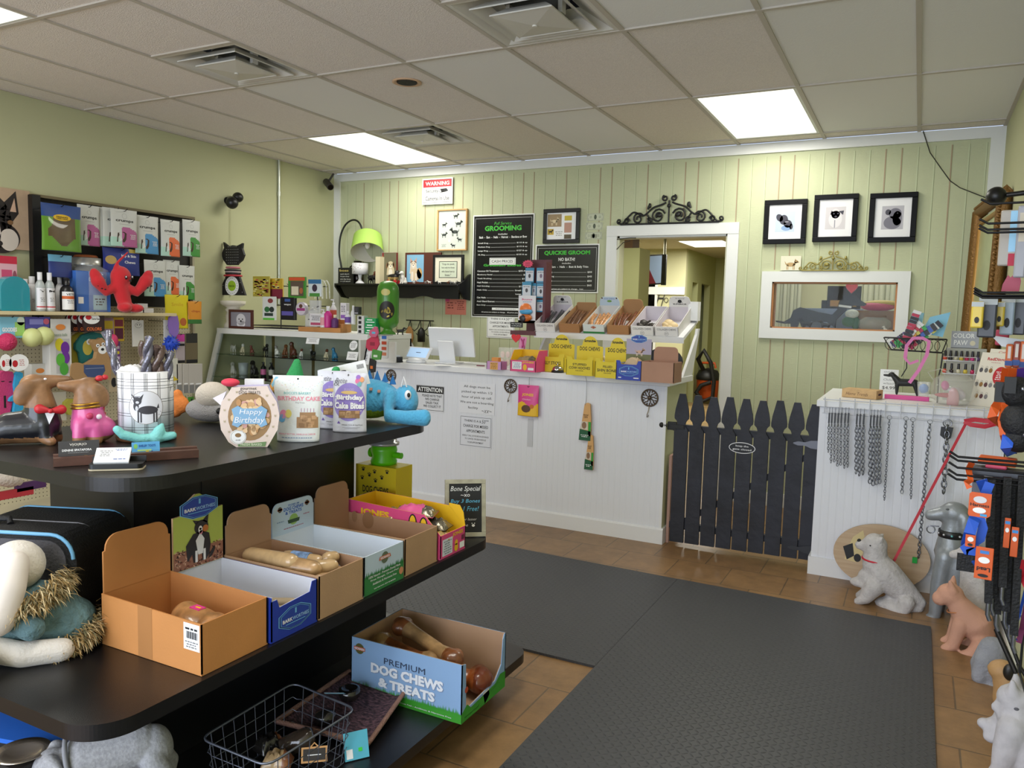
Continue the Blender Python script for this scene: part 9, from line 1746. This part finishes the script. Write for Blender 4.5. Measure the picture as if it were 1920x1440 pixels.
# ---------------------------------------------------------------- statues on the floor
SV=M('#8f9498',.4,.35,bump=.15,bs=60,var=.12,vs=12);WS=M('#bdb9b8',.85,bump=.5,bs=90,var=.08,vs=40);TC=M('#c1917a',.8,bump=.2,bs=120,var=.06);GS=M('#8d8f96',.8,bump=.6,bs=60,var=.1)
o=thing('oval_wooden_board','round wooden tray painted with a dog face, leaning on the white cabinet','tray',(0,0,0));Yo=4.585;c=wy(1650,1062,Yo);ax=(wy(1735,1062,Yo).x-wy(1567,1062,Yo).x)/2+.02;az=.17
OW=bpy.data.materials.new('oval_wood');OW.use_nodes=True;nt=OW.node_tree;b=nt.nodes['Principled BSDF'];b.inputs['Roughness'].default_value=.6;tc=nt.nodes.new('ShaderNodeTexCoord');mp=nt.nodes.new('ShaderNodeMapping');mp.inputs['Scale'].default_value=(3,10,45);n=nt.nodes.new('ShaderNodeTexNoise');n.inputs['Scale'].default_value=1.5;n.inputs['Detail'].default_value=6;cr=nt.nodes.new('ShaderNodeValToRGB');cr.color_ramp.elements[0].color=lin('#a88a6a');cr.color_ramp.elements[1].color=lin('#c9b193')
for a_,c_ in((tc.outputs['Object'],mp.inputs[0]),(mp.outputs[0],n.inputs['Vector']),(n.outputs['Fac'],cr.inputs[0]),(cr.outputs[0],b.inputs['Base Color'])):nt.links.new(a_,c_)
o.location=(c.x,Yo,.003);o.rotation_euler.x=R(-6);MB().prism([(ax*math.cos(2*PI*i/48),az+az*math.sin(2*PI*i/48))for i in range(48)],-.02,0,OW).build('disc',o,bevel=.004)
F=Face((0,-.02,0));F.poly([(-ax*.6,az*1.5),(-ax*.4,az*1.75),(-ax*.3,az*1.2),(-ax*.5,az*.7),(-ax*.75,az*.75),(-ax*.7,az*1.1)],M('#cdbb88')).up();F.poly([(-ax*.8,az*1.15),(-ax*.6,az*1.3),(-ax*.55,az*.9),(-ax*.7,az*.75)],INK).ell(-ax*.48,az*.85,.018,.022,INK).ell(-ax*.42,az*1.25,.025,.008,INK);F.build('painted_face',o)
# white terrier statue
P=wz(1665,1135,0);o=thing('white_terrier_statue','white stone terrier statue looking left with a red collar','dog statue',(P.x,P.y,.001),0)
def pf(px,py,Y=None,y=0):p=wy(px,py,(P.y if Y is None else Y));return(p.x-P.x,y,p.z)
a=MB();a.limb([pf(1725,1130),pf(1690,1105),pf(1655,1075),pf(1640,1050)],[.03,.065,.085,.06],WS).limb([pf(1640,1060),pf(1642,1035),pf(1640,1020)],[.06,.055,.055],WS).ell(pf(1640,1022),(.062,.05,.05),WS).limb([pf(1630,1025),pf(1612,1022)],[.035,.024],WS)
for f in(-1,1):a.limb([pf(1640,1095,y=f*.045),pf(1622,1118,y=f*.05),pf(1610,1122,y=f*.05)],[.05,.03,.02],WS).limb([pf(1700,1125,y=f*.05),pf(1690,1143,y=f*.06),pf(1675,1143,y=f*.06)],[.04,.03,.025],WS).limb([pf(1648,1015,y=f*.03),pf(1655,1005,y=f*.035)],[.018,.008],WS)
a.ell(pf(1635,1085),(.07,.06,.06),WS).ell(pf(1612,1092),(.05,.04,.025),WS).ell(pf(1712,1140),(.05,.04,.02),WS).ell(pf(1680,1135),(.10,.07,.04),WS);organic(a,'body',.009,o,1);MB().ell(pf(1611,1014),(.010,.012,.010),INK).build('nose',o);MB().ell(pf(1633,1019,y=-.048),(.005,.004,.004),INK).build('eye',o)
ca=pf(1642,1050);MB().tube([(ca[0]+.062*math.cos(R(q)),.055*math.sin(R(q)),ca[2]+.012*math.cos(R(q))*-.3)for q in range(0,360,20)],.006,RL,8,closed=True).build('collar',o)
# silver labrador statue
P=wz(1775,1158,0);P.y=4.33;P.x=wy(1785,1150,4.33).x;o=thing('silver_labrador_statue','tall silver sitting labrador statue with a black studded collar','dog statue',(P.x,P.y,.001),0)
a=MB();a.limb([pf(1800,1105),pf(1795,1060),pf(1782,1030),pf(1782,1000)],[.09,.085,.075,.05],SV).limb([pf(1782,1010),pf(1785,985),pf(1788,965)],[.05,.045,.045],SV).ell(pf(1790,962),(.066,.052,.055),SV).limb([pf(1775,962),pf(1745,966)],[.038,.028],SV).ell(pf(1742,963),(.02,.022,.018),SV).ell(pf(1808,980,y=-.045),(.024,.014,.055),SV).ell(pf(1808,980,y=.045),(.024,.014,.055),SV)
for f,q in((-1,0),(1,8)):a.limb([pf(1772+q,1040,y=f*.045),pf(1760+q,1090,y=f*.05),pf(1752+q,1150,y=f*.05),pf(1742+q,1154,y=f*.05)],[.045,.038,.028,.026],SV).ell(pf(1812,1120,y=f*.07),(.07,.035,.07),SV)
organic(a,'body',.009,o,2);ca=pf(1784,1000);MB().lathe([(.054,-.020),(.058,-.018),(.058,.014),(.054,.016)],M('#17161a',.4),c=ca,n=28).build('collar',o)
MB().tube([(ca[0]-.09+.018*math.cos(R(q)),-.02,ca[2]+.01+.018*math.sin(R(q)))for q in range(0,360,30)],.003,CHM,6,closed=True).tube([(ca[0]-.055,-.02,ca[2]+.03),(ca[0]-.085,-.02,ca[2]+.028)],.003,CHM,6).build('ring',o)
for q in(200,235,270,305):MB().ell((ca[0]+.059*math.cos(R(q)),.059*math.sin(R(q)),ca[2]-.002),(.006,.006,.006),M('#6fb8c0' if q==270 else '#c9c9cc',.2,.6)).build('stud',o)
MB().ell(pf(1776,952,y=-.042),(.008,.004,.005),M('#5a5e62',.5)).build('eye',o)
# terracotta bulldog
P=wz(1800,1225,0);P.y=3.92;P.x=wy(1805,1215,3.92).x;o=thing('terracotta_bulldog_statue','terracotta pink sitting french bulldog statue with pointed ears','dog statue',(P.x,P.y,.001),0)
a=MB();a.limb([pf(1848,1205),pf(1830,1170),pf(1808,1150),pf(1795,1130)],[.045,.075,.06,.045],TC).ell(pf(1782,1115),(.056,.048,.05),TC).ell(pf(1762,1122),(.032,.036,.032),TC)
for f in(-1,1):a.limb([pf(1786,1105,y=f*.03),pf(1785+4*f,1086,y=f*.035)],[.022,.008],TC).limb([pf(1800,1165,y=f*.04),pf(1785,1205,y=f*.045),pf(1772,1210,y=f*.045)],[.035,.026,.022],TC).limb([pf(1840,1205,y=f*.05),pf(1818,1218,y=f*.06),pf(1805,1220,y=f*.06)],[.045,.026,.022],TC)
organic(a,'body',.0075,o,2);ca=pf(1800,1142);MB().tube([(ca[0]+.05*math.cos(R(q)),.046*math.sin(R(q)),ca[2]+.02*math.cos(R(q)))for q in range(0,360,20)],.003,M('#b5764a',.8),6,closed=True).build('collar',o)
# white shepherd behind, grey curled dog, hound, wolf
P=wx(1850,1170,5.58);P.z=0;o=thing('white_shepherd_statue','white statue half hidden behind the terracotta bulldog','dog statue',(5.52,4.12,.001));P=Vector((5.52,4.12,0));a=MB();a.limb([(0,0,.08),(0,0,.22),(-.02,0,.34)],[.08,.065,.05],WS).ell((-.03,0,.38),(.05,.045,.045),WS).limb([(-.06,0,.37),(-.1,0,.36)],[.026,.02],WS).limb([(-.02,-.03,.42),(-.02,-.035,.46)],[.02,.008],WS).limb([(-.02,.03,.42),(-.02,.035,.46)],[.02,.008],WS);organic(a,'body',.01,o,2)
P=Vector((5.52,3.62,0));P.x=wy(1853,1250,3.62).x;o=thing('grey_shaggy_statue','grey shaggy dog statue in front of the terracotta bulldog\'s tail','dog statue',(P.x,P.y,.001));a=MB();a.limb([pf(1862,1220),pf(1856,1250),pf(1850,1275)],[.055,.07,.055],GS).limb([pf(1845,1235,y=-.03),pf(1835,1262,y=-.04)],[.04,.03],GS).ell(pf(1862,1285,y=-.03),(.05,.05,.03),GS).ell(pf(1840,1245),(.04,.04,.04),GS);organic(a,'body',.007,o,1)
P=Vector((5.55,3.36,0));P.x=wy(1883,1270,3.36).x;TN=M('#b08a5c',.6,bump=.2);o=thing('hound_statue','tan hound statue with a black ear behind the white wolf','dog statue',(P.x,P.y,.001));a=MB();a.limb([pf(1900,1310),pf(1893,1285),pf(1884,1262)],[.07,.055,.045],TN).ell(pf(1880,1258),(.05,.045,.04),TN).limb([pf(1868,1255),pf(1860,1252)],[.022,.016],TN).limb([pf(1888,1300),pf(1884,1330)],[.04,.03],TN);organic(a,'body',.007,o,2);MB().ell(pf(1891,1252,y=-.045),(.022,.014,.032),M('#1b1815',.4)).build('ear',o)
P=Vector((5.50,2.93,0));P.x=wy(1895,1420,2.93).x;WL_=M('#b5b3b8',.8,bump=.3,bs=50,var=.08,vs=20);o=thing('white_wolf_statue','pale sitting wolf statue at the lower right edge of the photo','dog statue',(P.x,P.y,.001));a=MB()
a.limb([pf(1935,1420),pf(1925,1370),pf(1910,1345)],[.09,.085,.065],WL_).limb([pf(1908,1350),pf(1905,1325),pf(1905,1312)],[.06,.052,.05],WL_).ell(pf(1905,1310),(.056,.05,.045),WL_).limb([pf(1890,1318),pf(1868,1326)],[.032,.016],WL_)
for f in(-1,1):a.limb([pf(1903+5*f,1295,y=f*.028),pf(1902+5*f,1272,y=f*.03)],[.022,.008],WL_)
a.limb([pf(1895,1355,y=-.05),pf(1880,1395,y=-.06),pf(1872,1428,y=-.06),pf(1866,1432,y=-.06)],[.045,.036,.028,.026],WL_).limb([pf(1875,1365,y=.03),pf(1855,1368,y=.03)],[.028,.022],WL_).ell(pf(1846,1362,y=.02),(.022,.022,.018),WL_).ell(pf(1860,1382,y=-.0),(.028,.026,.02),WL_).limb([pf(1885,1350,y=.03),pf(1862,1380,y=0)],[.03,.025],WL_)
organic(a,'body',.007,o,1);MB().ell(pf(1866,1324,y=-.0),(.009,.012,.009),M('#55555c',.6)).build('nose',o);MB().ell(pf(1903,1318,y=-.048),(.008,.004,.006),M('#55555c',.6)).build('eye',o)
# ---------------------------------------------------------------- behind the interior window
YW=6.60;o=thing('window_ledge','tan ledge behind the interior window','ledge',(4.64,6.33,1.355));MB().bx(-.6,0,-.02,.7,.5,0,M('#a98658',.6)).build('board',o);zl=1.356
def wv(px,py,Y=YW):return wy(px,py,Y)
MB().bx(0,0,0,.1,.02,.36,M('#b06a34',.6)).build('orange_board',loc=(wv(1438,600,6.5).x-.06,6.5,zl),label='orange brown lettered panel at the left of the window',cat='board')
for k,(l,r)in enumerate(((1458,1505),(1612,1685))):
    g=MB();n=7;a_,b_=wv(l,560,7.9).x,wv(r,560,7.9).x
    for i in range(n):x=a_+(b_-a_)*i/n;g.tube([(x,7.9+.02*(i%2),1.2),(x,7.9+.02*(i%2),2.3)],(b_-a_)/n*.6,M('#b9baa2',.8),6)
    g.build('curtain',label=('left','right')[k]+' pale curtain seen through the interior window',cat='curtain')
BS=M('#131215',.5);P=wv(1535,600,6.45);o=thing('black_hound_silhouette','black long hound cutout standing behind the window glass','dog figure',(P.x,6.45,zl),0)
def sil(pts):return[(wv(px,py,6.45).x-P.x,wv(px,py,6.45).z-zl)for px,py in pts]
MB().prism(sil([(1454,601),(1470,603),(1482,596),(1487,582),(1500,576),(1530,584),(1560,590),(1570,580),(1573,566),(1583,553),(1593,548),(1603,552),(1612,562),(1625,570),(1620,574),(1600,573),(1588,580),(1578,590),(1568,600),(1564,615),(1566,615),(1562,612),(1550,604),(1535,604),(1520,602),(1510,612),(1506,616),(1502,612),(1499,603),(1494,616),(1490,619),(1483,619),(1482,607),(1470,607),(1455,604)]),0,.03,BS).build('body',o)
MB().prism(sil([(1573,571),(1597,574),(1596,578),(1572,575)]),-.002,.0,PAPER).build('collar',o)
P2=wv(1597,538,6.42);MB().prism([(.042*math.sin(a)**3,.036*(.81*math.cos(a)-.31*math.cos(2*a)-.12*math.cos(3*a))*1.2)for a in[2*PI*i/24 for i in range(24)]],0,.006,M('#d8201f',.4)).build('red_heart',loc=(P2.x,6.42,P2.z-.005),label='bright red heart above the black hound in the window',cat='heart')
for k,(px,s_,m1,lab)in enumerate(((1512,.09,BS,'small black dog figure in the left of the window'),(1548,.08,BS,'small black lying dog figure in the middle of the window'),(1660,.05,WHT,'white spotted small figure at the lower right of the window'))):minidog('dog_figurine',lab,wv(px,610,6.4).x,6.4,zl,s_,m1,sit=(k==2),rz=R(170))
P=wv(1640,607,6.5);o=thing('round_fish_bowl','round glass bowl with a wooden lid at the right of the window','bowl',(P.x,6.5,zl));MB().lathe([(.001,0),(.07,.002),(.115,.04),(.11,.08),(.07,.11)],glassy('fishbowl','#d0d6c8',.3,.05),n=30).build('bowl',o);MB().cyl((0,0,.108),(0,0,.122),.075,M('#7a5630',.6),n=24).build('lid',o)
P=wv(1595,600,6.45);o=thing('white_flower_pot','white hydrangea flower with leaves behind the window','flower',(P.x,6.55,zl));MB().ell((0,0,.13),(.05,.04,.035),M('#dfe4dc',.8,bump=1,bs=80)).build('blossom',o);MB().ell((-.02,-.01,.07),(.05,.02,.04),M('#3f6a45',.6)).ell((.03,0,.06),(.03,.02,.05),M('#3f6a45',.6)).build('leaves',o)
P=wv(1645,580,6.6);o=thing('pink_basket','pink quilted cushion on a tan basket in the window','basket',(P.x,6.62,zl));MB().ell((0,0,.19),(.12,.07,.035),M('#c2506a',.7,bump=.5,bs=60)).build('cushion',o);MB().ell((.03,.02,.215),(.13,.07,.025),M('#b5a04a',.7)).build('yellow_cushion',o);MB().bx(-.15,-.03,0,.15,.08,.16,M('#8a6a48',.7)).build('basket',o)
P=wv(1578,560,6.9);o=thing('dark_chair_back','dark chair back behind the hound in the window','chair',(P.x,7.1,1.0));MB().bx(-.13,0,0,.13,.03,.72,M('#2f2d2c',.7)).bx(-.17,-.01,.0,-.13,.04,.6,M('#2f2d2c',.7)).build('backrest',o);MB().bx(-.1,-.04,.55,.1,-.002,.6,M('#b58a50',.6)).build('wooden_slat',o)
MB().bx(-.22,0,0,.22,.1,.17,M('#8f9fc0',.7)).build('blue_striped_cloth',loc=(wv(1560,600,6.7).x,6.68,zl),label='blue grey striped cloth behind the window figures',cat='cloth')
